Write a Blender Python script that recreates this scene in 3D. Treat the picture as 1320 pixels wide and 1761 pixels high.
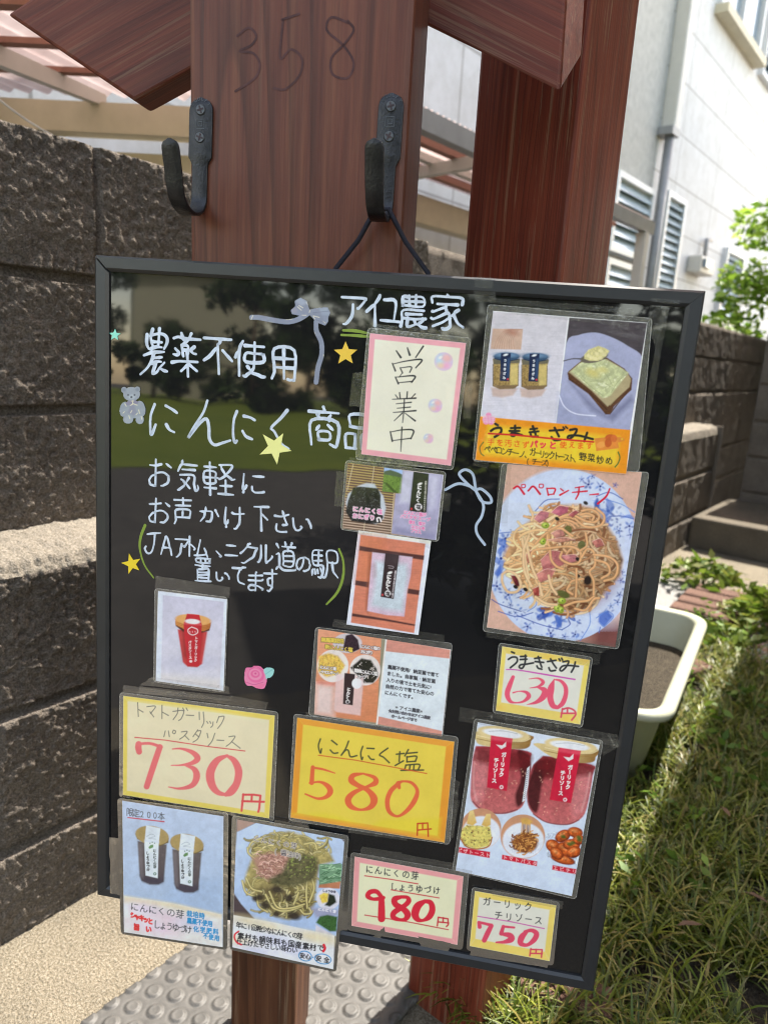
import bpy, math, random
import numpy as np
from mathutils import Vector, Matrix

for _o in list(bpy.data.objects): bpy.data.objects.remove(_o)
S = bpy.context.scene
COL = S.collection
rad = math.radians
rng = np.random.default_rng(7)
random.seed(7)

# ------------------------------------------------------------ camera, sky, sun, exposure
EYE = np.array([0.0, 0.0, 0.895])
FPX, CX, CY = 1215.0, 660.0, 880.5            # focal length and centre in photo pixels (1320 x 1761)
RM = np.array([[0.63118653, -0.14341888, 0.76225625],
               [-0.77360427, -0.1874047, 0.60532298],
               [0.05603566, -0.9717564, -0.22923678]])   # camera (right, down, forward) -> world
cam_d = bpy.data.cameras.new("camera")
cam = bpy.data.objects.new("camera", cam_d)
COL.objects.link(cam)
_r, _d, _f = RM[:, 0], RM[:, 1], RM[:, 2]
cam.matrix_world = Matrix(((_r[0], -_d[0], -_f[0], EYE[0]), (_r[1], -_d[1], -_f[1], EYE[1]),
                           (_r[2], -_d[2], -_f[2], EYE[2]), (0, 0, 0, 1)))
cam_d.sensor_fit = 'VERTICAL'
cam_d.sensor_height = 36.0
cam_d.lens = 36.0 * FPX / 1761.0
cam_d.clip_start = 0.02
cam_d.clip_end = 400.0
cam_d.dof.use_dof = True
cam_d.dof.focus_distance = 0.63
cam_d.dof.aperture_fstop = 7.5
S.camera = cam

SUN_AZ, SUN_EL = rad(-1.6), rad(56)
world = bpy.data.worlds.new("World")
S.world = world
world.use_nodes = True
wn = world.node_tree.nodes
sky = wn.new("ShaderNodeTexSky")
sky.sky_type = 'NISHITA'
sky.sun_disc = False
sky.sun_elevation = SUN_EL
sky.sun_rotation = rad(90) - SUN_AZ
sky.dust_density = 0.9
wn["Background"].inputs[1].default_value = 0.15
_haze = wn.new("ShaderNodeMix")                # a little summer haze: less blue than a clean sky
_haze.data_type = 'RGBA'; _haze.blend_type = 'MULTIPLY'; _haze.inputs[0].default_value = 1.0
_haze.inputs[7].default_value = (1.34, 1.02, .74, 1)
world.node_tree.links.new(sky.outputs[0], _haze.inputs[6])
world.node_tree.links.new(_haze.outputs[2], wn["Background"].inputs[0])
sun_d = bpy.data.lights.new("sun", 'SUN')
sun_d.energy = 2.4
sun_d.angle = rad(0.53)
sun_d.color = (1.0, 0.94, 0.84)
sun = bpy.data.objects.new("sun", sun_d)
COL.objects.link(sun)
_s = Vector((math.cos(SUN_EL) * math.cos(SUN_AZ), math.cos(SUN_EL) * math.sin(SUN_AZ), math.sin(SUN_EL)))
sun.rotation_euler = _s.to_track_quat('Z', 'Y').to_euler()
sun.location = _s * 20
S.view_settings.view_transform = 'Standard'
S.view_settings.look = 'None'
S.view_settings.exposure = 2.62
S.view_settings.gamma = 1.0
S.render.engine = 'CYCLES'
S.cycles.use_denoising = True
S.cycles.filter_width = 1.1
S.cycles.max_bounces = 8
S.cycles.transparent_max_bounces = 24

# ------------------------------------------------------------ pixel rays onto real planes
def rays(px, py):
    px = np.asarray(px, float); py = np.asarray(py, float)
    c = np.stack([px - CX, py - CY, np.full_like(px, FPX)], -1)
    return c @ RM.T
def on_z(px, py, z):
    d = rays(px, py); return EYE + d * ((z - EYE[2]) / d[..., 2])[..., None]
def on_y(px, py, y):
    d = rays(px, py); return EYE + d * ((y - EYE[1]) / d[..., 1])[..., None]
def on_x(px, py, x):
    d = rays(px, py); return EYE + d * ((x - EYE[0]) / d[..., 0])[..., None]
BTL = np.array([0.31974092, 0.56992599, 0.953512])
BU = np.array([0.49986511, -0.86596683, -0.01537301])
BV = np.array([-0.035396, -0.00864254, -0.99933599])
BV = BV - BU * (BU @ BV); BV /= np.linalg.norm(BV)
BN = np.cross(BU, BV)
if BN[0] < 0: BN = -BN                        # points away from the camera
def on_board(px, py, off=0.0):
    d = rays(px, py)
    k = ((BTL - EYE) @ BN + off) / (d @ BN)
    return EYE + d * k[..., None]
def board_st(px, py, off=0.0):
    p = on_board(px, py, off) - BTL
    return np.stack([p @ BU, p @ BV], -1)
def st_world(st, off=0.0):
    st = np.asarray(st, float)
    return BTL + st[..., :1] * BU + st[..., 1:2] * BV + BN * off
def project(p):
    c = (np.asarray(p) - EYE) @ RM
    return np.stack([c[..., 0] / c[..., 2] * FPX + CX, c[..., 1] / c[..., 2] * FPX + CY], -1)
HN = np.array([BN[0], BN[1], 0.0]); HN /= np.linalg.norm(HN)   # level direction square to the board
HU = np.array([HN[1], -HN[0], 0.0])
UP = np.array([0, 0, 1.0])
def on_d(px, py, dist):                       # upright plane parallel to the board, dist metres from the eye
    d = rays(px, py); return EYE + d * (dist / (d @ HN))[..., None]

# ------------------------------------------------------------ objects
def wmat(o):
    return wmat(o.parent) @ o.matrix_basis if o.parent else o.matrix_basis.copy()
def tag(o, label=None, cat=None, group=None, kind=None):
    if label: o["label"] = label
    if cat: o["category"] = cat
    if group: o["group"] = group
    if kind: o["kind"] = kind
    return o
def empty(name, loc, label, cat, group=None):
    o = bpy.data.objects.new(name, None)
    COL.objects.link(o)
    o.location = Vector([float(v) for v in loc])
    o.empty_display_size = 0.02
    return tag(o, label, cat, group)
def link(name, me, mat=None, parent=None, M=None):
    o = bpy.data.objects.new(name, me)
    COL.objects.link(o)
    if mat is not None and not me.materials: me.materials.append(mat)
    M = M or Matrix()
    if parent is not None:
        o.parent = parent
        o.matrix_basis = wmat(parent).inverted() @ M
    else:
        o.matrix_basis = M
    return o
def mesh(name, v, f, smooth=False):
    me = bpy.data.meshes.new(name)
    me.from_pydata([tuple(map(float, p)) for p in v], [], [tuple(map(int, q)) for q in f])
    me.update()
    if smooth: me.shade_smooth()
    return me
def quad_mesh(name, V, Q, smooth=False):
    """fast mesh from numpy verts (n,3) and quads (m,4)"""
    V = np.ascontiguousarray(V, np.float32); Q = np.ascontiguousarray(Q, np.int32)
    me = bpy.data.meshes.new(name)
    me.vertices.add(len(V)); me.vertices.foreach_set("co", V.ravel())
    me.loops.add(Q.size); me.loops.foreach_set("vertex_index", Q.ravel())
    me.polygons.add(len(Q))
    me.polygons.foreach_set("loop_start", np.arange(0, Q.size, Q.shape[1], dtype=np.int32))
    me.polygons.foreach_set("loop_total", np.full(len(Q), Q.shape[1], np.int32))
    me.update(calc_edges=True)
    if smooth: me.shade_smooth()
    return me
def grid_quads(n, m):
    i = np.arange(n * m).reshape(n, m)
    return np.stack([i[:-1, :-1], i[:-1, 1:], i[1:, 1:], i[1:, :-1]], -1).reshape(-1, 4)
def colattr(me, rgb, name="Col"):
    a = me.color_attributes.new(name, 'FLOAT_COLOR', 'POINT')
    c = np.ones((len(me.vertices), 4), np.float32); c[:, :3] = rgb
    a.data.foreach_set("color", c.ravel())
class MB:
    """collects shapes into one mesh"""
    def __init__(s): s.v = []; s.f = []
    def add(s, v, f):
        n = len(s.v); s.v += [tuple(map(float, p)) for p in v]; s.f += [tuple(int(i) + n for i in q) for q in f]
        return s
    def hexa(s, a, b):
        """two quads a (4 pts) and b (4 pts), same order, joined"""
        return s.add(list(a) + list(b), [(3, 2, 1, 0), (4, 5, 6, 7)] + [(i, (i + 1) % 4, 4 + (i + 1) % 4, 4 + i) for i in range(4)])
    def prism(s, a, b):
        n = len(a)
        return s.add(list(a) + list(b), [tuple(range(n))[::-1], tuple(range(n, 2 * n))] + [(i, (i + 1) % n, n + (i + 1) % n, n + i) for i in range(n)])
    def box(s, x0, x1, y0, y1, z0, z1):
        return s.hexa([(x0, y0, z0), (x1, y0, z0), (x1, y1, z0), (x0, y1, z0)], [(x0, y0, z1), (x1, y0, z1), (x1, y1, z1), (x0, y1, z1)])
    def tube(s, pts, r, n=8, cap=True):
        pts = [np.array(p, float) for p in pts]; rr = r if hasattr(r, '__len__') else [r] * len(pts)
        base = len(s.v); prev = None
        for i, p in enumerate(pts):
            t = pts[min(i + 1, len(pts) - 1)] - pts[max(i - 1, 0)]
            t = t / (np.linalg.norm(t) + 1e-12)
            if prev is None:
                a = np.cross(t, [0, 0, 1.0]);
                if np.linalg.norm(a) < .1: a = np.cross(t, [1.0, 0, 0])
            else:
                a = prev - t * (prev @ t)
            a /= np.linalg.norm(a); prev = a; b = np.cross(t, a)
            for k in range(n):
                w = 2 * math.pi * k / n
                s.v.append(tuple(p + rr[i] * (a * math.cos(w) + b * math.sin(w))))
        for i in range(len(pts) - 1):
            for k in range(n):
                k2 = (k + 1) % n
                s.f.append((base + i * n + k, base + i * n + k2, base + (i + 1) * n + k2, base + (i + 1) * n + k))
        if cap:
            s.f.append(tuple(base + k for k in range(n))[::-1]); s.f.append(tuple(base + (len(pts) - 1) * n + k for k in range(n)))
        return s
    def me(s, name, smooth=False): return mesh(name, s.v, s.f, smooth)
def bevel(o, w, seg=2):
    m = o.modifiers.new("bevel", 'BEVEL'); m.width = w; m.segments = seg; m.limit_method = 'ANGLE'; m.angle_limit = rad(40)
    return o
def catmull(p, n=5):
    p = np.asarray(p, float)
    if len(p) < 3: return p
    q = np.vstack([2 * p[0] - p[1], p, 2 * p[-1] - p[-2]]); out = []
    for i in range(1, len(q) - 2):
        a, b, c, d = q[i - 1], q[i], q[i + 1], q[i + 2]
        for t in np.arange(n) / n:
            out.append(.5 * (2 * b + (c - a) * t + (2 * a - 5 * b + 4 * c - d) * t * t + (3 * b - a - 3 * c + d) * t ** 3))
    out.append(p[-1]); return np.array(out)
def vnoise(x, y, seed=0):
    """smooth value noise, numpy"""
    x = np.asarray(x, float); y = np.asarray(y, float)
    xi = np.floor(x).astype(np.int64); yi = np.floor(y).astype(np.int64); fx = x - xi; fy = y - yi
    def h(a, b):
        n = (a * 374761393 + b * 668265263 + seed * 974634777) & 0x7fffffff
        n = ((n ^ (n >> 13)) * 1274126177) & 0x7fffffff
        return ((n ^ (n >> 16)) & 0xffff) / 65535.0
    u = fx * fx * (3 - 2 * fx); v = fy * fy * (3 - 2 * fy)
    return (h(xi, yi) * (1 - u) + h(xi + 1, yi) * u) * (1 - v) + (h(xi, yi + 1) * (1 - u) + h(xi + 1, yi + 1) * u) * v
def fbm(x, y, seed=0, oc=4):
    r = 0; a = .5; 
    for k in range(oc):
        r = r + a * vnoise(x * 2 ** k, y * 2 ** k, seed + k * 17); a *= .5
    return r / (1 - .5 ** oc)

# ------------------------------------------------------------ lettering: pen strokes of each character (x, y pairs on a 64 grid)
GL = {
 "!":[[12,23,12,44]],
 "(":[[19,0,16,3,12,13,11,19,11,27,14,39,17,44,20,47]],
 ")":[[7,0,11,5,13,11,15,16,15,25,13,37,10,43,6,47]],
 "/":[[7,13,16,45]],
 "0":[[26,27,26,22,22,14,18,13,15,13,12,16,10,20,9,25,9,33,10,39,14,44,19,44,23,42,26,35,26,27]],
 "1":[[18,13,18,44]],
 "2":[[8,12,13,13,26,13],[13,13,15,19,20,25,23,31,24,35,23,39,19,44,13,44,9,43,7,39]],
 "3":[[17,29,19,29],[19,29,24,24,24,19,22,16,19,13,16,13,10,14,9,16],[19,29,23,35,23,41,19,44,12,44]],
 "4":[[23,13,22,40],[10,25,26,25],[24,44,22,40],[10,25,11,29,17,37,22,40]],
 "5":[[23,44,12,44,12,31,18,31,23,28,25,24,25,19,23,17,21,14,17,13,11,13,8,15,8,16]],
 "6":[[11,28,21,29,23,28,26,24,26,19,25,16,21,13,15,13,11,17,9,22,9,25,11,28,12,34,19,42,20,44,21,43]],
 "7":[[13,14,24,39,25,44,10,44]],
 "8":[[13,29,9,24,9,20,10,17,13,14,17,13,22,14,26,19,25,25,22,29],[13,29,22,29],[13,29,13,31,10,34,10,38,12,42,15,44,22,44,25,40,25,35,22,29]],
 "9":[[22,28,22,27,21,28,22,28],[22,28,22,28],[24,28,24,25,21,20,15,14],[24,28,21,29,13,29,10,32,9,35,10,40,13,44,20,44,24,42,25,38,26,34,25,30,24,28]],
 "=":[[30,24,10,24],[10,35,30,35]],
 "A":[[22,41,20,40,19,38,14,29,14,24],[22,41,23,41,25,38,29,29,30,24],[14,24,12,23,8,13],[14,24,30,24],[30,24,32,23,36,13]],
 "C":[[38,39,37,42,30,44,23,44,19,43,15,41,12,37,10,31,10,26,13,19,18,15,21,13,32,13,37,15,39,19]],
 "J":[[4,2,8,3,11,6,11,44]],
 "L":[[27,13,11,13,11,44]],
 "P":[[11,13,11,44,23,44,26,41,28,37,26,32,23,29,11,29]],
 "S":[[7,19,9,15,14,13,19,13,23,16,24,19,24,23,21,26,13,31,10,34,9,36,9,40,12,44,15,44,19,44,24,43,25,40]],
 "T":[[32,44,8,44],[20,13,20,44]],
 "U":[[36,44,35,21,32,15,25,13,18,13,14,15,11,19,10,23,10,44]],
 "☆":[[41,16,38,17,33,21,30,21,23,16,20,15],[41,16,42,16],[41,16,42,17],[32,55,32,48],[17,10,20,15],[15,34,17,32,23,28,23,24,21,20,20,15],[15,34,8,36],[15,34,26,35,30,47,32,48],[32,48,33,46,37,35,48,34],[42,17,42,16],[42,17,42,19,40,25,40,27,47,32,48,34],[55,36,48,34],[42,16,46,9]],
 "、":[[19,12,19,13,11,20]],
 "。":[[10,12,11,10,13,9,19,10,21,15,20,19,17,22,11,21,8,18,8,13,10,12]],
 "い":[[40,44,43,43,46,38,49,29,50,22],[30,25,31,22,26,14,21,13,18,16,14,25,13,45]],
 "う":[[42,49,40,47,22,49],[16,35,28,38,37,38,41,36,44,32,44,27,43,23,42,20,38,16,33,13,28,12,22,12]],
 "え":[[50,12,39,11,38,12,36,14,33,22,32,24,28,25],[22,50,39,47,41,49],[28,25,25,23,14,12],[28,25,29,28,36,34,37,37],[16,36,37,37]],
 "お":[[23,27,20,27,16,25,13,21,12,19,13,15,15,13,19,12,22,12,23,13,24,50],[51,39,43,44],[34,43,23,41,13,41],[23,29,32,31,40,31,46,27,47,25,47,20,45,16,40,13,36,12,33,12],[23,41,23,41]],
 "か":[[25,12,31,12,33,13,35,15,37,23,38,33,37,37,34,39,24,39],[22,38,22,34,19,24,13,12],[22,38,11,38],[22,38,24,39],[45,43,52,28],[24,39,24,50]],
 "が":[[12,12,18,25,21,35,21,38],[47,47,44,51],[50,53,51,52,53,49],[23,13,23,12,25,12,31,12,34,14,36,21,37,36,32,39,23,39],[24,49,23,39],[11,38,21,38],[23,39,21,38],[51,28,44,42]],
 "き":[[38,34,38,31,41,26,42,23,33,24],[47,36,30,33,18,33,15,34],[45,48,44,46,34,44],[37,34,34,44],[40,11,26,11,19,13,16,18,17,24],[31,51,32,49,33,44],[33,44,34,44],[33,44,16,44]],
 "ぎ":[[46,46,44,51],[36,34,37,30,40,24,32,24],[45,36,31,33,12,34],[49,53,52,48],[34,34,32,44],[42,48,40,45,32,44,13,44],[18,25,15,23,14,17,16,14,18,12,25,10,34,10,39,11,40,13],[32,52,30,50,31,44]],
 "く":[[37,48,19,33,19,30,39,11]],
 "け":[[31,11,33,11,35,12,39,17,41,21,42,31,41,50],[27,39,30,38,38,38,50,39],[42,38,42,39],[15,13,15,19],[15,19,13,19,13,24,13,32,15,49],[15,19,17,20,19,26]],
 "げ":[[48,46,47,50],[14,48,12,33,13,19,13,18,14,18],[53,48,52,52],[14,13,14,18],[50,38,27,38],[41,38,41,38],[40,49,41,38,40,19,38,16,33,11,32,10,28,10],[14,18,17,19,18,25]],
 "さ":[[14,42,30,41,47,44],[35,42,34,49,32,51],[42,12,28,11,19,13,16,19,18,26],[34,26,43,26,42,29,37,38,37,42]],
 "ざ":[[17,26,16,21,16,18,17,15,20,13,25,11,41,11],[54,49,52,50,50,54],[14,41,34,41,47,43,47,47,44,52],[33,26,42,26,42,29,37,38,36,41],[31,51,33,50,35,41]],
 "し":[[48,19,41,13,34,11,26,11,23,12,20,14,19,18,19,50,22,51]],
 "す":[[11,43,50,44],[33,20,32,20,32,22,28,21,25,22,23,24,22,29,23,32,26,35,35,35],[33,20,34,20],[33,20,32,21],[35,50,35,34,36,29,36,25,34,21,34,19,33,16,28,13,24,11,21,12]],
 "ず":[[50,49,50,51,47,53],[32,20,32,19,31,21,24,21,21,25,21,29,21,31,25,34,33,34],[32,20,33,20],[32,20,31,20],[33,50,33,33,35,28,35,24,33,21,33,18,28,13,23,10,19,11],[10,42,49,43],[43,50,44,48,44,43]],
 "せ":[[20,36,20,36],[40,38,32,38,20,36,9,35],[20,47,20,20,22,14,28,12,44,13],[33,25,39,25,40,25,40,38],[40,38,41,38],[41,49,41,38],[50,38,41,38]],
 "た":[[50,13,38,12,35,13,33,14,31,17,31,22],[35,34,49,34],[24,50,25,43],[15,10,14,13,20,27,23,41],[25,44,25,43],[25,44,26,44,25,44,25,44],[23,41,12,41],[23,41,25,43],[25,43,25,43],[25,43,26,42,34,43]],
 "づ":[[8,37,12,36,24,40,32,42,39,42,44,39,47,37,49,32,49,29,46,22,41,18,36,15,29,13,25,13],[49,52,52,47],[43,50,44,49,46,45]],
 "て":[[48,47,38,46,34,44],[34,44,33,44,33,44],[34,44,34,42,32,41,28,35,26,30,26,24,28,19,32,15,38,13,43,12],[34,44,34,44],[34,44,33,44],[11,44,27,45,33,45,33,44]],
 "で":[[45,13,43,12,40,12,32,15,29,18,26,24,26,29,28,35,32,41,34,42,35,45],[11,44,13,43,30,45,36,45,48,46],[45,32,42,36],[47,38,51,33]],
 "と":[[45,43,44,43,30,35,26,34],[19,49,26,34],[26,34,25,32,19,27,17,22,17,19,19,15,23,13,29,12,46,13]],
 "な":[[38,34,38,13,33,10,27,11,24,13,23,16,24,19,26,21,32,22,38,21],[12,42,22,42],[50,38,41,43],[38,20,43,19,49,15],[32,44,24,43],[22,42,22,39,20,33,13,21],[22,42,24,43],[24,43,25,50]],
 "に":[[19,25,17,19,14,18],[48,44,30,44],[49,14,45,13,35,13,32,14,29,16,28,18,28,23],[14,12,14,18],[14,18,13,19,13,32,15,48]],
 "の":[[32,13,35,12,41,14,45,17,48,21,50,29,49,33,48,37,45,42,42,44,36,46,26,46,23,44,18,41,14,38,11,29,11,25,14,18,19,16,21,17,25,22,27,26,30,34,32,46]],
 "は":[[27,40,41,39,50,40],[42,23,34,23,28,22,26,19,26,17,26,14,28,13,34,11,38,12,41,15,41,49],[42,21,46,20,51,16],[41,39,41,40],[14,18,14,12],[14,18,13,19,13,32,15,49],[14,18,17,19,18,25]],
 "ま":[[47,14,47,15,38,20,32,21],[46,45,33,44,16,44],[32,22,25,23,20,22,16,19,16,14,20,11,28,11,30,11,32,13,32,50,34,52],[16,33,38,33,46,34,48,36]],
 "み":[[46,36,46,28,45,28,44,23,42,19,36,12,33,11],[45,28,31,32,22,32,18,31,14,28,11,24,11,18,14,15,18,16,20,18,25,29,25,32],[28,32,28,36,32,43,33,47,19,47,17,49],[52,21,50,24,45,25]],
 "め":[[17,45,19,38,19,38],[19,38,19,36],[19,38,29,42,34,42],[34,42,34,38,32,33,29,25,27,24],[34,42,36,42],[32,12,37,12,44,15,48,19,49,23,49,32,46,37,42,40,36,42],[29,19,27,21],[27,24,27,21],[27,24,24,26,19,36],[19,36,17,35,12,29,11,25,12,18,14,15,18,15,21,16,25,20,27,21],[37,49,36,42]],
 "も":[[11,30,21,28,34,28],[24,41,24,41],[25,50,23,28,22,26,22,19,23,15,25,13,31,11,36,11,44,13,47,17,47,25,44,31,42,32],[37,43,35,41,25,41,14,42,12,44],[22,28,23,28]],
 "や":[[20,37,20,36],[20,37,21,37],[15,46,17,44,20,37,22,35,27,23,30,11,31,11],[21,36,20,36],[21,36,21,37],[34,46,28,51],[8,33,12,32,20,36,22,38,24,38,35,42,43,43,47,41,50,38,50,32,49,30,46,28,43,26,33,27]],
 "ゆ":[[32,51,34,50,34,45,35,43,35,26,33,19],[14,28,17,31,20,36,27,41,33,43,42,43,47,39,50,33,49,25,45,21,41,19,34,18,28,20,24,25],[34,43,35,43],[14,19,14,28],[14,28,13,29,13,32,14,46,17,48],[24,10,27,10,30,13,32,16,32,19]],
 "ょ":[[31,20,26,20,20,19,17,17,17,12,21,10,27,10,31,13,30,42,32,43],[30,33,43,34],[31,19,37,18,44,13]],
 "り":[[18,25,18,38,19,50],[18,36,21,38,24,42,27,45,32,47,36,47,38,46,41,44,43,39,44,31,41,21,35,14,29,12,24,11]],
 "わ":[[20,11,20,27,19,27],[18,28,18,27,19,27],[18,28,19,28],[18,28,16,28,10,19],[19,27,19,28],[22,35,19,28],[22,35,21,36,22,50],[22,35,22,35],[36,13,44,17,49,22,50,27,50,34,46,38,43,40,35,40,24,35,23,35],[11,41,21,41],[22,35,23,35],[22,35,22,36,23,35]],
 "を":[[45,11,29,11,25,12,22,14,22,20,24,23,30,27,33,28],[26,50,25,44],[22,34,28,35,31,34,33,30],[22,34,21,34],[22,34,21,35],[33,20,33,30],[23,44,23,41,20,37,21,35],[13,44,34,44,41,45,43,47],[21,35,21,34],[33,30,38,31,48,35],[21,34,18,32,13,26]],
 "ん":[[21,31,21,30],[21,31,21,33,23,37,29,48,32,50],[21,31,22,31],[22,30,21,30],[22,30,23,30],[22,30,22,30],[23,30,23,30],[23,30,22,30],[23,30,22,31,22,31],[13,10,12,13,14,19,19,27,21,30],[22,30,22,31],[23,30,27,31,30,31,32,30,33,26,33,16,35,13,37,12,42,12,46,14,51,21,50,24]],
 "ア":[[38,33,39,33,47,41,48,43,48,46,13,46],[30,37,29,27,26,19,19,13,15,12]],
 "イ":[[13,28,29,36,33,36],[45,48,42,44,34,38,33,36],[33,12,33,36]],
 "エ":[[30,43,30,15],[14,44,47,44],[12,15,50,15]],
 "ガ":[[27,49,27,40,25,27,19,17,13,12,12,12],[51,48,49,52],[12,40,45,39,45,26,43,14,40,12,33,12],[27,40,27,40],[43,50,45,46]],
 "キ":[[27,50,28,42,29,40,31,28,32,26,32,21,34,12,36,11],[32,26,31,26],[49,29,32,27,31,26,14,23,13,24],[13,38,43,43,44,43,46,45],[28,40,29,40],[28,40,28,41],[29,41,29,40],[29,41,28,41]],
 "ク":[[32,51,29,50],[29,50,27,44],[13,31,18,35,25,43,27,44],[27,44,46,43,46,41,44,35,39,25,31,18,20,12,15,12]],
 "コ":[[46,13,46,44,16,44],[15,16,46,16]],
 "ザ":[[20,48,20,25],[52,46,50,50],[39,48,39,30,37,20,34,15,31,13,27,11,25,11],[47,44,45,49],[9,38,50,38]],
 "シ":[[17,13,27,16,36,21,47,31,50,35,50,37],[13,37,21,32],[21,48,29,43]],
 "ジ":[[51,45,48,50,47,50],[44,44,41,48],[20,32,13,36],[49,37,49,34,45,29,33,19,17,12,13,13],[20,48,28,43]],
 "ス":[[16,45,41,45,41,40,35,30,34,27],[34,27,48,13],[34,27,32,26,28,23,19,16,14,13,12,13]],
 "ズ":[[46,13,33,26],[33,26,31,26,25,19,16,13,13,12,9,13],[33,26,34,30,40,40,41,44],[15,44,41,44],[41,44,45,45,46,47,43,52],[49,53,52,49]],
 "ソ":[[20,35,14,46,13,46],[20,13,23,13,28,15,37,24,43,34,45,46,48,48]],
 "タ":[[27,44,24,43,17,34,13,31,11,31],[27,44,46,44,44,35,38,25],[27,44,29,50,28,52],[42,22,38,25],[37,25,33,20,26,15,19,12,14,12],[37,25,38,25],[37,25,26,32]],
 "チ":[[44,48,27,45,16,45,14,46],[18,12,20,12,23,13,29,21,32,32,32,46],[11,33,50,32]],
 "ッ":[[16,36,18,34,19,28],[45,38,45,35,44,29,39,21,33,15,26,11,22,11],[28,39,29,38,31,31]],
 "ト":[[24,49,24,12],[24,35,29,34,43,29,46,27,46,25]],
 "ニ":[[12,17,48,17],[16,43,44,43]],
 "ネ":[[10,22,13,21,27,27,31,28],[50,21,41,26],[31,43,31,50],[14,43,42,43,41,38,32,31,31,28],[31,28,31,11]],
 "ノ":[[43,47,39,36,32,25,27,20,19,14,16,13,13,14]],
 "パ":[[49,14,44,29,38,44],[12,13,19,27,22,38,22,44],[52,44,53,48,51,51,46,51,44,50,44,46,46,43,50,43,52,44]],
 "ビ":[[44,46,43,49,41,50],[43,39,41,39,23,33,17,32],[47,15,45,13,37,12,23,12,18,14,17,16,17,48],[51,47,50,48,48,52]],
 "ピ":[[42,39,26,34,17,32],[42,39,44,44],[47,15,45,13,37,12,23,12,18,14,17,16,17,48],[44,44,46,43,50,43,52,46,51,50,48,52,44,51,43,50,43,45,44,44]],
 "フ":[[18,14,21,13,23,13,32,18,38,24,44,33,46,44,44,45,14,45]],
 "プ":[[20,13,21,12,30,16,39,25,44,35,45,44,45,50,47,52,51,53,52,52,54,50,54,46,52,44,13,44],[45,44,45,44]],
 "ペ":[[50,16,35,33,29,39,26,40,24,40,22,38,11,25],[44,38,40,40,40,44,42,46,46,47,49,45,50,42,49,38,47,38,44,38]],
 "ホ":[[32,49,32,14,30,12,24,12,22,13],[49,41,13,41],[19,30,16,24,12,19],[44,30,50,20]],
 "マ":[[37,13,32,19,31,22],[12,44,48,44,47,40,45,37,40,31,31,22],[18,30,20,30,27,23,31,22]],
 "ム":[[46,18,24,15,11,15],[46,18,48,17,50,13],[46,18,45,22,41,30],[19,15,19,19,28,48]],
 "ャ":[[21,41,23,40,25,31],[25,31,26,31],[25,31,15,29],[26,31,32,9],[26,31,27,32,45,35,45,32,39,24]],
 "ユ":[[50,16,10,16],[17,44,42,43,39,16]],
 "ラ":[[21,13,25,12,37,18,40,20,44,27,47,35,46,36,14,36],[18,48,44,47]],
 "リ":[[42,48,42,29,40,22,38,18,34,14,28,12,26,12],[19,48,19,27]],
 "ル":[[34,48,34,14,39,15,44,19,51,25,51,27],[20,48,20,33,19,24,15,16,12,13,10,13]],
 "ロ":[[47,16,14,16],[47,16,46,44,14,44,14,13]],
 "ン":[[50,41,50,37,49,35,44,28,36,21,20,13,16,13,13,14],[17,46,24,41]],
 "・":[[31,31,31,31]],
 "ー":[[49,31,12,31]],
 "上":[[29,12,29,51],[29,36,48,36],[52,11,9,11]],
 "下":[[51,49,10,49],[30,9,30,49],[47,28,34,36,30,36]],
 "不":[[10,49,50,49],[33,49,33,45,31,43,30,40,31,9],[10,24,18,29,27,38,30,38],[37,36,51,25]],
 "中":[[12,23,12,44,49,44,50,23],[12,26,50,26],[31,9,31,52]],
 "仕":[[25,11,52,11],[38,11,38,52],[8,33,13,38,16,38],[53,36,23,36],[16,9,16,40,17,44,21,52]],
 "使":[[8,32,11,37,15,39],[33,16,37,23,38,52],[38,38,25,38,25,27,51,28,51,38,50,38,38,38],[15,9,15,41,20,53],[33,16,34,14,43,11,49,9,53,9,54,10],[33,16,32,16],[27,21,32,16],[32,16,32,14,27,11,24,9,21,9],[23,47,52,47],[37,27,38,28]],
 "元":[[9,10,11,10,13,11,17,14,20,19,22,26,23,34],[14,49,47,49],[10,34,51,34],[52,18,52,13,50,10,39,10,38,11,37,13,37,34]],
 "入":[[25,48,30,44,31,39],[52,11,45,16,40,24,33,38,31,39],[10,10,14,13,22,20,27,30,29,38,31,39]],
 "全":[[17,22,44,22],[31,33,31,10],[14,37,16,34,30,33,45,34,47,37],[51,10,10,10],[9,35,16,38,23,44,29,50,31,51],[52,35,44,39,31,51]],
 "円":[[12,30,50,30],[11,9,11,49,50,49,50,11,49,9,47,9,42,9],[30,30,30,49]],
 "力":[[11,41,50,41,48,22,46,12,45,10,43,9,36,9,34,11],[11,10,14,12,20,18,24,24,27,32,28,52]],
 "化":[[33,51,33,26,33,13,34,11,37,10,50,10,52,14,52,19,51,22],[18,9,18,38,17,39],[33,30,39,32,50,44],[33,26,30,25,25,23,23,23],[22,52,18,45,17,39],[17,39,14,38,9,32]],
 "単":[[31,44,46,44,47,43,47,27,14,26,14,44,30,44],[47,35,14,35],[52,18,9,18],[31,9,31,48,28,53],[42,44,43,47,46,52],[31,44,30,44],[18,44,18,48,15,52]],
 "合":[[18,38,15,38,11,36],[18,38,19,36,42,36,45,39],[18,38,19,40,25,44,29,49,32,50],[53,37,50,36,45,39,40,42,32,50],[45,12,17,12],[45,12,44,26,17,26,17,12]],
 "味":[[52,32,40,32,38,30],[50,44,28,44],[38,52,38,9],[38,30,38,31],[38,28,35,26,29,18,24,13],[38,28,43,25,48,16],[10,17,10,48,20,48,20,21,10,21],[38,31,37,32,26,32]],
 "品":[[35,12,50,12],[35,12,35,28,50,27,50,12],[25,12,11,12],[25,12,25,27,25,28,11,27,11,12],[18,38,19,37,43,37,43,50,18,50,18,38]],
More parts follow.
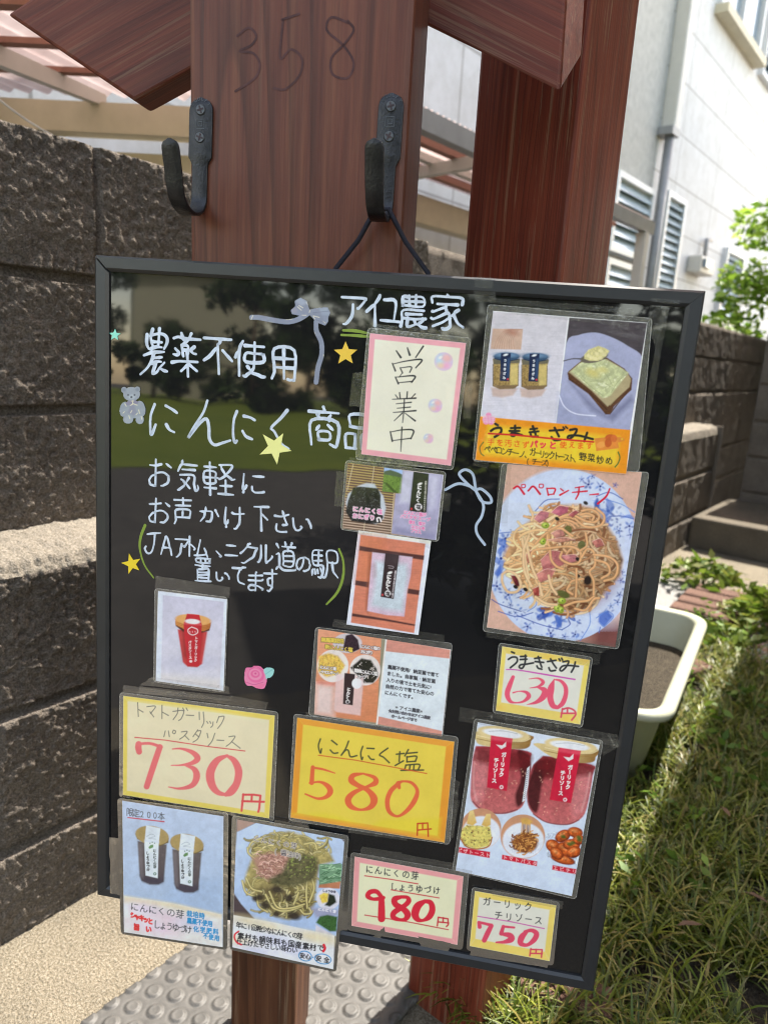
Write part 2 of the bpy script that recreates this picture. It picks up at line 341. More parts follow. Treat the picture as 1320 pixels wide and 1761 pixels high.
 "商":[[9,47,51,47],[24,31,19,26],[23,15,38,15,38,24,23,24,23,15],[39,10,41,9,48,9,49,36,13,37,13,9],[21,44,23,41,25,40],[21,44,22,44,22,47],[36,32,43,27],[38,37,38,40,40,44],[30,53,32,47]],
 "問":[[42,9,49,9,50,13,50,50,49,51,34,50,35,36,50,36],[50,44,34,44],[11,9,11,50,26,50,26,36,11,36],[22,16,38,16,38,27,23,28,22,16],[26,44,11,44]],
 "営":[[15,52,18,48,18,44],[50,38,50,44,43,45,11,44,11,38],[49,53,45,51,43,48,43,45],[15,11,47,11],[15,11,16,21,46,21,47,20,47,11],[31,44,31,49,29,52,28,53],[42,28,19,28,19,29,19,37,42,38,42,28]],
 "回":[[50,12,11,12],[50,12,50,50,11,50,11,12],[22,33,22,23,38,23,38,38,22,38,22,33]],
 "国":[[19,43,42,43],[40,32,21,32],[18,19,43,19],[30,42,30,19],[41,24,37,28],[50,11,11,11],[50,11,50,50,11,50,11,11]],
 "土":[[31,52,31,12],[48,36,13,36],[52,11,9,11]],
 "培":[[20,40,9,40],[48,11,28,11],[48,11,48,24,28,24,28,11],[32,38,30,43],[9,17,13,18,15,19],[15,52,15,19],[26,47,50,47],[38,47,38,51,37,54],[52,32,24,32],[44,32,46,43],[15,19,21,21]],
 "塩":[[34,24,34,10],[26,10,26,24,49,24,50,10],[15,22,20,23],[15,22,14,20,9,18],[15,22,15,52],[52,10,20,10],[9,40,24,40,25,42,26,42],[26,42,29,40],[26,42,28,46,30,47],[29,40,29,31,47,31,47,40,29,40],[42,24,42,10],[31,53,30,47],[30,47,52,47]],
 "声":[[47,21,14,21],[47,21,47,33,15,33,14,21],[10,49,51,49],[14,21,13,15,10,10],[31,52,31,40],[49,40,13,40],[30,21,30,32]],
 "学":[[11,38,11,44,42,44,50,44,50,38],[22,9,30,9,31,13,31,27,32,29,38,32,39,35],[10,23,51,23],[32,44,32,49,29,53],[19,35,42,35],[19,44,19,48,16,52],[43,44,44,48,46,52,48,53]],
 "安":[[50,40,49,47,31,47,11,47,11,40],[10,32,51,32],[31,18,34,18],[31,18,29,19,20,22,19,24],[31,18,29,15,22,12,15,10,10,10],[31,47,29,52],[25,33,28,41],[50,11,48,10,46,12,35,17,34,18],[22,32,19,24],[34,18,35,21,36,22,40,29,41,32],[19,24,16,23]],
 "定":[[11,10,17,20],[28,53,29,53,31,51,31,47],[46,25,31,25],[54,12,51,10,32,10,31,12,25,13,19,20,17,20],[18,28,17,20],[31,12,31,37],[50,40,50,47,32,47,11,47,11,40],[44,37,18,37]],
 "家":[[33,22,31,22,24,17,11,12],[33,25,34,14,32,11,29,9,24,9,24,10,23,10],[45,33,40,30,39,27],[50,41,50,48,31,49,11,48,11,41],[44,40,17,40],[30,29,32,28,33,25],[30,29,28,35],[30,29,13,21,9,22],[39,27,40,25,44,17,50,13,51,12],[39,27,33,25],[31,49,30,52],[11,30,13,30,25,35,28,35],[29,39,28,35]],
 "少":[[30,25,30,53],[51,31,45,43,43,44],[7,11,11,9,28,13,38,19,43,23,44,25],[17,44,12,32,10,31,8,30]],
 "希":[[18,12,18,25],[10,21,13,24,18,25],[45,53,37,49,36,47],[14,51,17,52,25,50,28,49,29,47],[32,9,32,30],[10,43,12,42,16,42,26,44],[19,26,47,26,47,13,41,12,39,13],[19,26,18,26,18,25],[19,26,19,30,22,32,23,36],[47,42,46,41,38,44,36,47],[36,47,29,47],[29,47,26,44],[51,36,10,36],[26,36,27,42],[26,44,27,42]],
 "年":[[9,20,52,20],[19,47,17,46,12,38],[19,47,20,53],[19,47,50,46],[33,9,33,46],[49,35,18,35,18,21]],
 "心":[[22,38,22,13,24,10,38,10,41,11,43,15,43,19,42,21],[13,34,10,17],[47,35,52,20],[33,44,25,50]],
 "手":[[13,38,49,38],[9,26,51,26],[31,50,30,10,29,9,25,9,21,9,18,10],[13,49,31,50,44,52,48,51]],
 "料":[[25,22,20,29,17,30],[8,14,8,17,14,29,17,31],[46,24,53,24],[46,24,46,23],[46,24,46,53],[46,9,46,23],[39,44,34,48],[17,9,17,52],[10,49,11,41],[30,20,46,23],[9,35,25,35],[17,31,17,30],[25,50,23,41],[31,36,37,32,38,31],[17,35,17,35]],
 "新":[[50,51,49,51,35,48,35,22,31,10],[29,27,9,27],[46,35,46,9],[35,35,52,35],[25,21,28,16],[19,36,19,12,19,10,16,10],[9,36,30,36],[13,21,10,15],[29,48,9,48],[23,36,25,44,27,45],[18,53,19,50,19,48],[13,36,14,40,13,44]],
 "旨":[[46,11,15,11],[46,11,46,29,15,29,15,11],[45,50,42,50,22,47,13,47],[13,52,14,40,17,38,46,38,48,39,49,41,48,44],[15,20,46,20]],
 "時":[[34,16,31,21],[10,15,10,49,21,49,21,19,10,19],[21,34,10,34],[38,10,38,9,44,9,46,10,46,37],[26,27,52,27],[50,47,28,47],[39,53,39,37],[52,37,26,37]],
 "本":[[31,52,31,9],[19,19,42,19],[10,42,50,42],[36,42,36,37,41,28,50,19,51,19],[25,42,25,37,21,31,14,22,10,18]],
 "材":[[46,37,47,37,47,11,45,9,43,9,39,9,37,10],[46,37,46,41],[46,37,43,35,36,25],[8,19,15,33,18,34],[18,9,18,53],[18,36,22,35,26,28],[47,42,52,42],[47,42,47,52],[47,42,46,41],[46,41,32,42],[25,42,10,42]],
 "栽":[[43,51,45,51,50,45],[52,18,53,16,52,12,52,11,49,9,46,10,40,18],[20,22,20,9],[20,22,24,22,30,18],[20,22,20,23],[52,38,9,38],[40,18,40,22,39,23,38,33,37,53],[40,21,44,24,48,31],[20,23,17,22,14,18,10,14,9,14],[20,23,20,33],[40,18,30,10],[29,48,11,48],[20,38,20,53],[30,28,10,28],[38,38,37,38],[20,28,20,28]],
 "業":[[12,35,49,35],[10,21,25,21,26,20,51,21],[31,34,31,9],[14,52,15,52,18,48,18,44],[49,53,46,51,44,47,44,44],[51,44,10,44],[47,28,14,28],[35,44,35,53],[38,35,40,44],[7,11,11,10,15,12,25,17,26,20],[52,11,50,10,40,14,37,17,35,20],[21,44,23,38,23,35],[25,44,25,53]],
 "気":[[50,47,19,48],[33,28,26,19],[14,32,43,32,44,19,46,11,48,9,51,9,53,13,52,17],[26,19,35,12],[26,19,25,19],[19,48,17,47,10,37],[19,48,19,53,21,54],[9,9,12,9,14,10,22,16,25,19],[46,40,19,40],[16,25,21,23,25,19]],
 "汚":[[32,38,31,30,31,26,49,26,48,15,46,10,43,9,37,9,35,10],[32,38,24,38],[32,38,33,38],[34,50,33,38],[25,50,50,50],[11,11,18,24,18,25],[16,35,9,38],[52,38,33,38],[12,52,18,49]],
 "油":[[38,12,38,52],[25,27,50,27],[50,12,26,12],[50,12,50,41,25,42,25,9],[17,22,12,11],[9,37,10,38,15,35],[19,48,13,51]],
 "液":[[15,24,11,12],[30,10,32,9,34,11,42,17],[17,46,12,51],[30,27,32,30,34,30],[42,17,47,12,51,10],[42,17,42,19],[38,42,37,37],[42,19,39,20,35,29,34,30],[42,19,44,20,48,28,50,36,37,37],[25,32,22,31,20,28],[25,9,25,33,28,43,30,44],[34,53,37,52,38,47],[14,33,10,37,8,37],[22,47,52,47],[42,30,43,28],[34,30,34,33,36,36,37,37]],
 "炒":[[16,52,16,23,14,17,10,10],[24,43,21,36],[10,43,9,32],[16,23,19,23,23,17],[39,25,39,53],[45,45,47,45,48,43,52,34],[25,10,30,10,40,15,45,20,49,27],[29,30,32,44]],
 "無":[[16,22,16,45],[11,35,50,35],[10,22,51,22],[25,10,25,15],[16,45,13,44],[16,45,17,47],[36,16,38,9],[14,16,13,12,10,9],[51,10,48,15,45,17],[44,47,44,22],[50,47,17,47],[25,47,25,22],[35,22,35,47],[17,47,19,52]],
 "然":[[9,37,14,43,17,48,19,49],[27,22,29,22,33,25,37,29,39,35,41,36],[19,49,29,48,28,43,26,39,25,39],[19,49,19,53],[19,42,25,39],[25,10,25,14],[50,47,48,50,46,52],[51,23,48,25,44,30,43,35,41,36],[36,16,38,9],[51,42,33,42],[14,16,10,9],[41,36,41,52],[9,23,12,23,16,25,19,28,20,32],[25,39,25,36,22,32,20,32],[14,35,20,32],[47,17,51,9]],
 "産":[[18,10,51,10],[34,10,34,32],[46,19,22,19],[49,48,13,48],[44,44,40,43,39,37],[50,37,13,37,13,21,9,10,9,9],[30,53,32,48],[18,24,20,27,22,28],[24,37,24,41,22,44,22,48],[22,28,48,28],[23,32,22,28]],
 "用":[[38,10,41,9,44,9,47,9,49,11,49,49,14,49,14,25,13,18,9,10],[49,25,14,25],[31,49,31,10],[14,37,49,37]],
 "簡":[[12,9,12,39,13,40,26,40,26,29,12,29],[19,49,20,44],[14,49,28,49,31,47],[23,13,23,24,38,24,38,13,23,13],[23,19,38,19],[12,35,26,35],[43,44,41,49],[28,44,30,44,33,49,35,49],[42,10,43,9,49,9,50,10,50,40,35,40,34,39,34,30,35,29,50,29],[14,49,13,49,10,45],[14,49,15,53],[35,49,52,49],[35,49,36,52],[50,35,34,35]],
 "納":[[44,9,49,9,50,11,50,41,29,41,29,9],[11,39,11,39],[11,39,11,39],[11,39,12,40,12,39],[40,52,39,32],[16,38,16,35,12,30,11,26],[16,38,12,38,12,39],[16,38,18,38,21,44],[11,39,11,39],[11,39,10,40,16,52],[46,21,42,30,39,32],[10,20,8,12,9,9],[24,14,22,21],[16,20,17,12],[40,41,39,41],[23,28,22,32,20,34],[23,28,11,26],[12,39,11,39],[29,20,34,20,38,31,39,32],[11,39,11,39]],
 "素":[[27,36,26,33,23,32,21,29],[9,37,52,37],[9,10,11,10,20,16,22,16],[23,24,23,21],[20,21,21,24,28,26,29,28],[40,32,32,28,22,28,21,29,16,28],[53,10,50,10,42,15,39,16],[31,21,31,9,25,9,22,10],[44,23,44,22,32,21,21,20,20,21],[12,20,20,21],[31,52,31,37],[40,25,44,25,44,23],[12,49,50,49],[50,19,48,22,44,23],[46,43,14,43]],
 "置":[[44,10,44,32,29,32,17,32,16,31,16,10],[44,21,16,21],[44,26,16,26],[24,51,24,44],[24,44,13,44,13,44,13,51,49,51,49,50,49,44,48,44,37,44,30,43,24,44],[37,51,37,44],[52,10,9,10],[30,38,29,38],[30,38,50,38],[30,38,30,43],[29,32,29,38],[29,38,10,38],[44,16,16,16]],
 "肥":[[30,32,50,32],[40,32,40,50],[15,11,20,9,22,10,23,11,23,51,12,51,12,23,9,10],[23,39,12,39],[23,26,12,26],[50,32,50,50,30,50,31,13,31,11,33,10,49,10,51,12,52,18]],
 "育":[[51,48,9,48],[39,44,42,42,43,40],[39,44,39,48],[35,9,42,8,44,10,44,32,17,32,17,9],[44,17,17,17],[44,24,17,24],[13,39,15,38,24,38,42,39,43,40],[18,38,19,41,23,45,24,47],[30,52,32,48],[43,40,47,38]],
 "自":[[30,53,28,46],[47,12,47,45,28,46,15,45,15,9],[47,23,15,23],[15,34,47,34],[15,12,47,12]],
 "芽":[[9,49,51,49],[28,10,31,9,36,9,38,9,39,11,39,38],[51,26,16,26,15,28,16,33],[49,38,13,38],[39,44,39,53],[9,12,10,11,13,12,24,17,32,22,34,25],[21,44,21,53]],
 "菌":[[21,45,21,53],[30,16,30,25,29,25],[39,45,39,52],[51,50,9,50],[18,17,21,18,29,25],[19,34,21,33,27,34,30,33],[29,25,29,26],[33,26,34,24,42,17],[30,26,33,26,34,27,42,27],[30,33,30,26],[30,33,37,35,40,35],[30,26,29,26],[19,27,28,27,29,26],[13,11,49,11],[13,11,13,40,48,40,49,39,49,11]],
 "菜":[[51,49,10,49],[51,23,10,23],[31,9,31,26,29,28,30,31,29,35],[17,30,14,35],[49,42,45,43,30,40,12,39],[22,52,22,45],[26,22,25,19,18,14,11,11,8,11],[39,46,39,53],[53,12,50,11,42,14,36,19,34,22],[47,36,44,29]],
 "薬":[[10,21,51,21],[51,43,43,37],[39,46,39,52],[51,50,9,50],[30,41,38,41,38,27,24,27,23,28,23,40,30,41],[38,34,23,34],[18,31,11,27,9,27],[43,32,44,32,51,27],[16,38,13,40],[30,44,30,41],[30,27,30,9],[21,46,21,53],[30,20,30,21],[35,21,36,18,39,15,50,10,53,11],[9,10,11,10,21,15,25,18,26,20]],
 "製":[[9,25,32,25],[31,28,32,25],[31,28,29,29,28,31],[31,28,31,30],[30,50,13,50],[31,12,24,10,19,10,19,18],[21,53,21,30],[31,30,31,31],[31,30,32,31,31,31],[49,52,49,32,47,30,43,30],[40,15,38,16,35,19,33,24],[40,15,41,13,47,11,50,10,54,11],[40,15,42,17,48,20],[39,50,39,37],[12,32,12,38,30,38,30,32],[31,31,30,32],[27,24,26,21,20,19,19,18],[28,31,25,32],[28,31,30,32],[11,44,32,44],[11,44,11,48,12,50,13,50],[51,25,33,24],[32,25,33,24],[8,16,11,15,19,18]],
 "調":[[40,46,40,33],[46,9,50,9,51,12,51,50,29,50,29,26,26,14,24,11,21,12,10,12],[21,38,10,38],[35,41,45,41],[8,44,22,44],[34,33,46,33],[34,17,44,17,45,25,34,26,34,17],[21,12,21,24,10,24,10,12],[15,52,17,49,16,48],[21,31,10,31]],
 "豆":[[9,11,51,11],[50,50,11,50],[36,11,37,14,41,22],[20,23,23,16],[25,27,15,28,15,41,45,40,44,27,25,27]],
 "軽":[[30,10,53,10],[9,47,27,47],[41,37,42,37],[41,37,36,44,35,47],[41,37,39,35,32,31,31,31,30,32,26,32],[26,32,26,40,10,40,10,25,26,25,26,32],[10,32,26,32],[50,22,33,22],[35,47,35,50],[27,18,9,18],[18,8,18,53],[41,10,41,29],[32,50,50,50,48,44,42,37],[26,32,26,32],[42,37,49,32,51,31,55,32]],
 "農":[[25,50,14,49,14,38,15,38,48,38,48,50,25,50],[14,44,48,44],[36,53,36,38],[54,10,52,9,46,10,41,12,40,13],[48,21,48,18],[52,21,32,20,13,21],[10,10,13,18,14,32,50,32],[19,27,46,27],[40,13,36,14,33,18,32,20],[40,13,41,15,48,18],[22,21,21,10,32,12,33,13],[25,38,25,52]],
 "道":[[52,46,22,46],[43,46,43,50,45,52,44,53],[26,24,26,17,47,17,47,38,26,38,26,24],[47,32,26,32],[11,50,16,44],[47,24,26,24],[29,53,31,50,31,46],[16,15,27,10,51,10,54,12],[16,15,16,34,9,34],[16,15,13,14,9,10],[36,46,35,39]],
 "醤":[[52,40,24,40],[38,33,39,32,45,33,45,45,47,49],[29,44,27,47],[11,50,13,46],[25,23,13,23,13,22,13,10,49,10,48,23,25,23],[13,14,49,14],[33,35,29,38,29,40],[16,18,19,17,22,18,25,21,25,23],[19,33,19,52],[51,28,10,28],[49,18,36,18,34,20,34,28],[7,37,10,36,15,39,19,39],[50,52,44,53,25,51],[25,23,25,28],[37,45,36,48,34,49]],
 "野":[[19,50,19,13],[10,42,29,42],[29,42,29,50,10,50,10,33,29,33,29,42],[50,24,52,33,34,33],[19,13,8,11],[19,13,31,14],[10,24,29,24],[34,10,36,9,42,10,42,33],[36,43,38,43,41,41,44,40],[35,50,50,50,49,47,44,40],[44,40,46,37,47,34]],
 "限":[[30,11,29,50,48,50,48,31,29,31],[29,41,48,41],[51,10,49,12,44,16,43,20],[51,25,43,20],[18,21,21,21,23,25,22,30,19,38,22,50,11,50,11,9],[30,11,38,12],[38,31,38,27,40,24,41,21,43,20]],
 "駅":[[25,10,23,8,19,9],[25,10,30,9,33,19,34,30,34,50,50,50,50,33,34,33],[25,10,27,27,11,28,11,50,26,51],[10,21,10,18,8,11],[19,27,19,51],[26,18,24,18,22,23],[25,43,11,43],[43,33,43,29,45,19,49,13,52,10],[14,14,13,21],[19,15,18,21],[25,35,11,35]],
}
def glyph(ch):
    """strokes of a character in em units, y upward, baseline 0"""
    return [(np.array(l, float).reshape(-1, 2) * 136 / 63 - [10, 24]) / 112 for l in GL.get(ch, [])]

# ------------------------------------------------------------ materials
def srgb(c):
    c = np.asarray(c, float) / 255.0
    return np.where(c <= .04045, c / 12.92, ((c + .055) / 1.055) ** 2.4)
def new_mat(name):
    m = bpy.data.materials.new(name); m.use_nodes = True
    nt = m.node_tree; b = nt.nodes["Principled BSDF"]
    return m, nt, b
def N(nt, t, **kw):
    n = nt.nodes.new(t)
    for k, v in kw.items():
        if k.startswith('i_'): n.inputs[int(k[2:])].default_value = v
        else: setattr(n, k, v)
    return n
def ramp(nt, src, stops):
    r = nt.nodes.new("ShaderNodeValToRGB"); e = r.color_ramp.elements
    while len(e) < len(stops): e.new(.5)
    for k, (p, c) in enumerate(stops):
        e[k].position = p; e[k].color = tuple(c) + (1,) if len(c) == 3 else c
    nt.links.new(src, r.inputs[0]); return r.outputs[0]
def noise_tex(nt, vec, scale, detail=5, rough=.6, dist=0.0):
    n = nt.nodes.new("ShaderNodeTexNoise"); n.inputs["Scale"].default_value = scale
    n.inputs["Detail"].default_value = detail; n.inputs["Roughness"].default_value = rough; n.inputs["Distortion"].default_value = dist
    if vec is not None: nt.links.new(vec, n.inputs["Vector"])
    return n.outputs["Fac"]
def coords(nt, scale=(1, 1, 1), kind="Object"):
    t = nt.nodes.new("ShaderNodeTexCoord"); m = nt.nodes.new("ShaderNodeMapping")
    m.inputs["Scale"].default_value = scale; nt.links.new(t.outputs[kind], m.inputs[0]); return m.outputs[0]
def bump(nt, b, h, strength=.5, dist=.01):
    n = nt.nodes.new("ShaderNodeBump"); n.inputs["Strength"].default_value = strength; n.inputs["Distance"].default_value = dist
    nt.links.new(h, n.inputs["Height"]); nt.links.new(n.outputs[0], b.inputs["Normal"]); return n
def mixc(nt, fac, a, b_, mode='MIX'):
    m = nt.nodes.new("ShaderNodeMix"); m.data_type = 'RGBA'; m.blend_type = mode
    for s, v in ((m.inputs[0], fac), (m.inputs[6], a), (m.inputs[7], b_)):
        if hasattr(v, 'is_linked') or hasattr(v, 'links'): nt.links.new(v, s)
        elif isinstance(v, (int, float)): s.default_value = v
        else: s.default_value = tuple(v) + (1,)
    return m.outputs[2]
def plain(name, col, rough=.5, metal=0.0, spec=.5, var=.12, vscale=40, bmp=0.0, bscale=200):
    m, nt, b = new_mat(name)
    v = coords(nt)
    n = noise_tex(nt, v, vscale)
    c = ramp(nt, n, [(.25, np.array(col) * (1 - var)), (.75, np.minimum(np.array(col) * (1 + var), 1))])
    nt.links.new(c, b.inputs["Base Color"])
    b.inputs["Roughness"].default_value = rough; b.inputs["Metallic"].default_value = metal; b.inputs["Specular IOR Level"].default_value = spec
    if bmp: bump(nt, b, noise_tex(nt, v, bscale, 4), bmp, .002)
    return m
def wood(name, dark, mid, light, wear=.5, fine=1.0, rough=.5, seed=0.0, ringdark=.55):
    m, nt, b = new_mat(name)
    t = nt.nodes.new("ShaderNodeTexCoord"); mp = nt.nodes.new("ShaderNodeMapping")
    mp.inputs["Location"].default_value = (seed, seed * .7, seed * 1.3); nt.links.new(t.outputs["Object"], mp.inputs[0])
    def sc(x, y, z):
        q = nt.nodes.new("ShaderNodeMapping"); q.inputs["Scale"].default_value = (x, y, z); nt.links.new(mp.outputs[0], q.inputs[0]); return q.outputs[0]
    warp = noise_tex(nt, sc(9, 9, 2.2), 1.0, 3)
    # growth rings: contour lines of a noise stretched along the trunk
    wn_ = noise_tex(nt, sc(7 * fine, 7 * fine, .55), 1.0, 1.5, .4, .3)
    m1 = nt.nodes.new("ShaderNodeMath"); m1.operation = 'MULTIPLY'; nt.links.new(wn_, m1.inputs[0]); m1.inputs[1].default_value = 26
    m2_ = nt.nodes.new("ShaderNodeMath"); m2_.operation = 'FRACT'; nt.links.new(m1.outputs[0], m2_.inputs[0]); ringf = m2_.outputs[0]
    fib = noise_tex(nt, sc(420, 420, 9), 1.0, 4, .65)
    fib2 = noise_tex(nt, sc(70, 70, 2.5), 1.0, 4, .6)
    base = ramp(nt, fib2, [(.3, dark), (.52, mid), (.75, light)])
    rings = ramp(nt, ringf, [(0.0, (1.06, 1.05, 1.04)), (.62, (.95, .95, .95)), (.93, (ringdark,) * 3), (1, (1.0, 1.0, 1.0))])
    c = mixc(nt, .8, base, rings, 'MULTIPLY')
    f = ramp(nt, fib, [(.35, (.72, .7, .7)), (.6, (1.08, 1.06, 1.05))])
    c = mixc(nt, .7, c, f, 'MULTIPLY')
    if wear:
        wm = ramp(nt, noise_tex(nt, sc(160, 160, 3.2), 1.0, 5, .7), [(.55, (0, 0, 0)), (.63, (1, 1, 1))])
        wa = ramp(nt, noise_tex(nt, sc(12, 12, 1.6), 1.0, 3), [(.42, (0, 0, 0)), (.58, (1, 1, 1))])
        mm = nt.nodes.new("ShaderNodeMath"); mm.operation = 'MULTIPLY'; nt.links.new(wm, mm.inputs[0]); nt.links.new(wa, mm.inputs[1])
        m2 = nt.nodes.new("ShaderNodeMath"); m2.operation = 'MULTIPLY'; nt.links.new(mm.outputs[0], m2.inputs[0]); m2.inputs[1].default_value = wear
        c = mixc(nt, m2.outputs[0], c, (.34, .24, .15))
    stain = ramp(nt, noise_tex(nt, sc(14, 14, 5), 1.0, 3), [(.3, (.8, .78, .8)), (.7, (1.1, 1.1, 1.1))])
    c = mixc(nt, .8, c, stain, 'MULTIPLY')
    nt.links.new(c, b.inputs["Base Color"])
    b.inputs["Roughness"].default_value = rough
    b.inputs["Specular IOR Level"].default_value = .3
    h = mixc(nt, .6, ringf, fib)
    bump(nt, b, h, .35, .0012)
    return m
def attr_mat(name, rough=.4, coat=0.0, spec=.4, trans=0.0, bmp=0.0):
    m, nt, b = new_mat(name)
    a = nt.nodes.new("ShaderNodeAttribute"); a.attribute_name = "Col"
    nt.links.new(a.outputs["Color"], b.inputs["Base Color"])
    b.inputs["Roughness"].default_value = rough; b.inputs["Coat Weight"].default_value = coat; b.inputs["Coat Roughness"].default_value = .06
    b.inputs["Specular IOR Level"].default_value = spec
    if bmp:
        v = coords(nt); n = noise_tex(nt, v, 28, 3); bm = bump(nt, b, n, bmp, .004)
        nt.links.new(bm.outputs[0], b.inputs["Coat Normal"])
    if trans:
        t = nt.nodes.new("ShaderNodeBsdfTranslucent"); nt.links.new(a.outputs["Color"], t.inputs[0])
        mx = nt.nodes.new("ShaderNodeMixShader"); mx.inputs[0].default_value = trans
        nt.links.new(b.outputs[0], mx.inputs[1]); nt.links.new(t.outputs[0], mx.inputs[2])
        nt.links.new(mx.outputs[0], nt.nodes["Material Output"].inputs[0])
    return m
def film(name, haze, tint=(.8, .8, .78), gl=.1, rough=.12, glint=0.0):
    m, nt, b = new_mat(name)
    tr = nt.nodes.new("ShaderNodeBsdfTransparent"); df = nt.nodes.new("ShaderNodeBsdfDiffuse"); df.inputs[0].default_value = tuple(tint) + (1,)
    gs = nt.nodes.new("ShaderNodeBsdfGlossy"); gs.inputs["Roughness"].default_value = rough
    v = coords(nt, (1, 1, 1))
    n = noise_tex(nt, v, 90, 4, .7)
    bm = nt.nodes.new("ShaderNodeBump"); bm.inputs["Strength"].default_value = .5; bm.inputs["Distance"].default_value = .0015
    nt.links.new(n, bm.inputs["Height"]); nt.links.new(bm.outputs[0], gs.inputs["Normal"])
    m1 = nt.nodes.new("ShaderNodeMixShader"); nt.links.new(tr.outputs[0], m1.inputs[1]); nt.links.new(df.outputs[0], m1.inputs[2])
    hz = ramp(nt, noise_tex(nt, v, 160, 5, .75), [(.3, (haze * .6,) * 3), (.58, (haze,) * 3), (.72, (min(1, haze + glint),) * 3)])  # bright crinkle glints are put in as paler patches of haze
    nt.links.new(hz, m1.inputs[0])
    fr = nt.nodes.new("ShaderNodeFresnel"); fr.inputs[0].default_value = 1.5
    mul = nt.nodes.new("ShaderNodeMath"); mul.operation = 'ADD'; nt.links.new(fr.outputs[0], mul.inputs[0]); mul.inputs[1].default_value = gl
    m2 = nt.nodes.new("ShaderNodeMixShader"); nt.links.new(mul.outputs[0], m2.inputs[0]); nt.links.new(m1.outputs[0], m2.inputs[1]); nt.links.new(gs.outputs[0], m2.inputs[2])
    nt.links.new(m2.outputs[0], nt.nodes["Material Output"].inputs[0])
    return m
def concrete(name, a, b_, c, grain=500, bstr=.8, bdist=.004, rough=.9, blot=6):
    m, nt, b = new_mat(name)
    v = coords(nt)
    g = noise_tex(nt, v, grain, 3, .7)
    k = noise_tex(nt, v, blot, 5, .65)
    c1 = ramp(nt, g, [(.32, a), (.5, b_), (.68, c)])
    c2 = ramp(nt, k, [(.3, (.7, .7, .7)), (.7, (1.15, 1.14, 1.12))])
    nt.links.new(mixc(nt, .85, c1, c2, 'MULTIPLY'), b.inputs["Base Color"])
    b.inputs["Roughness"].default_value = rough; b.inputs["Specular IOR Level"].default_value = .25
    bump(nt, b, g, bstr, bdist)
    return m

M_GLOSS = None
def M_():
    pass
MAT = {}
MAT['frame'] = plain("black_anodised_metal", (.019, .020, .023), .42, .0, .6, .15, 60)
def _panel():
    m, nt, b = new_mat("black_gloss_panel")
    v = coords(nt)
    n = noise_tex(nt, v, 30, 3)
    nt.links.new(ramp(nt, n, [(.3, (.010, .010, .011)), (.8, (.015, .014, .014))]), b.inputs["Base Color"])
    sm = noise_tex(nt, v, 9, 4)
    nt.links.new(ramp(nt, sm, [(.4, (.02,) * 3), (.8, (.06,) * 3)]), b.inputs["Roughness"])
    b.inputs["IOR"].default_value = 1.62
    bump(nt, b, noise_tex(nt, coords(nt, (1, 1, 1)), 7, 2), .12, .0035)
    return m
MAT['panel'] = _panel()
MAT['print'] = attr_mat("printed_paper_under_film", .45, .7, .25, 0, .35)
MAT['sticker'] = attr_mat("printed_sticker", .35, .3, .4)
MAT['ink'] = plain("white_paint_marker", (.64, .70, .80), .5, 0, .3, .22, 160)
MAT['ink_green'] = plain("green_paint_marker", (.24, .33, .05), .5, 0, .3, .1, 300)
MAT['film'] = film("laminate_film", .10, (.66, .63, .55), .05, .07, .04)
MAT['edge'] = film("painted_edge_glint", .42, (.75, .73, .68), .1, .15, .2)
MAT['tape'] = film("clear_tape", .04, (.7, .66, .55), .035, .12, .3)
MAT['plank'] = wood("stained_plank_wood", (.085, .022, .014), (.13, .040, .023), (.19, .072, .038), .12, 1.0, .42, 1.0, .55)
MAT['post'] = wood("red_stained_post_wood", (.12, .023, .012), (.18, .038, .019), (.235, .062, .031), .6, 2.3, .42, 4.0, .55)
MAT['oldpost'] = wood("brown_post_wood", (.05, .018, .008), (.095, .036, .015), (.145, .062, .028), .3, 1.8, .6, 2.0, .55)
MAT['arm'] = wood("stained_arm_wood", (.09, .017, .009), (.135, .028, .015), (.175, .048, .024), .2, 1.2, .5, 8.0, .7)
MAT['hook'] = plain("dark_bronze_iron", (.034, .034, .038), .36, .75, .5, .35, 120, .25, 500)
MAT['screw'] = plain("dull_zinc_screw", (.09, .095, .105), .45, .7, .5, .2, 400)
MAT['cord'] = plain("navy_black_cord", (.012, .012, .022), .7, 0, .3, .3, 900, .6, 1500)
MAT['number'] = plain("rubbed_out_marker", (.072, .030, .030), .6, 0, .25, .5, 90)
MAT['slot_dark'] = plain("dark_screw_slot", (.045, .028, .034), .6, 0, .3, .4, 200)

# ================================================================= SETTING: ground
def sheet(name, pts, z, mat, kind="structure"):
    me = mesh(name, [(x, y, z) for x, y in pts], [tuple(range(len(pts)))])
    return tag(link(name, me, mat), kind=kind)
MAT['pave'] = concrete("worn_light_concrete", (.11, .092, .065), (.205, .177, .13), (.31, .276, .218), 260, 1.0, .006)
MAT['road'] = concrete("pale_asphalt", (.06, .055, .05), (.10, .092, .085), (.14, .13, .12), 300, .5, .003)
MAT['soil'] = concrete("dark_soil", (.02, .016, .011), (.045, .036, .024), (.08, .065, .045), 160, 1.0, .01)
MAT['greycon'] = concrete("grey_concrete", (.15, .15, .15), (.23, .23, .225), (.31, .3, .29), 240, .5, .003)
def _lawn():
    m, nt, b = new_mat("mown_lawn")
    v = coords(nt)
    n = noise_tex(nt, v, 60, 4, .7); k = noise_tex(nt, v, .7, 4)
    c = ramp(nt, n, [(.3, (.10, .15, .014)), (.7, (.22, .27, .035))])
    nt.links.new(mixc(nt, .8, c, ramp(nt, k, [(.3, (.75, .8, .7)), (.7, (1.2, 1.1, .9))]), 'MULTIPLY'), b.inputs["Base Color"])
    b.inputs["Roughness"].default_value = .8; b.inputs["Specular IOR Level"].default_value = .2
    return m
MAT['lawn'] = _lawn()
sheet("ground", [(-120, -150), (160, -150), (160, 150), (-120, 150)], -.010, MAT['road'])
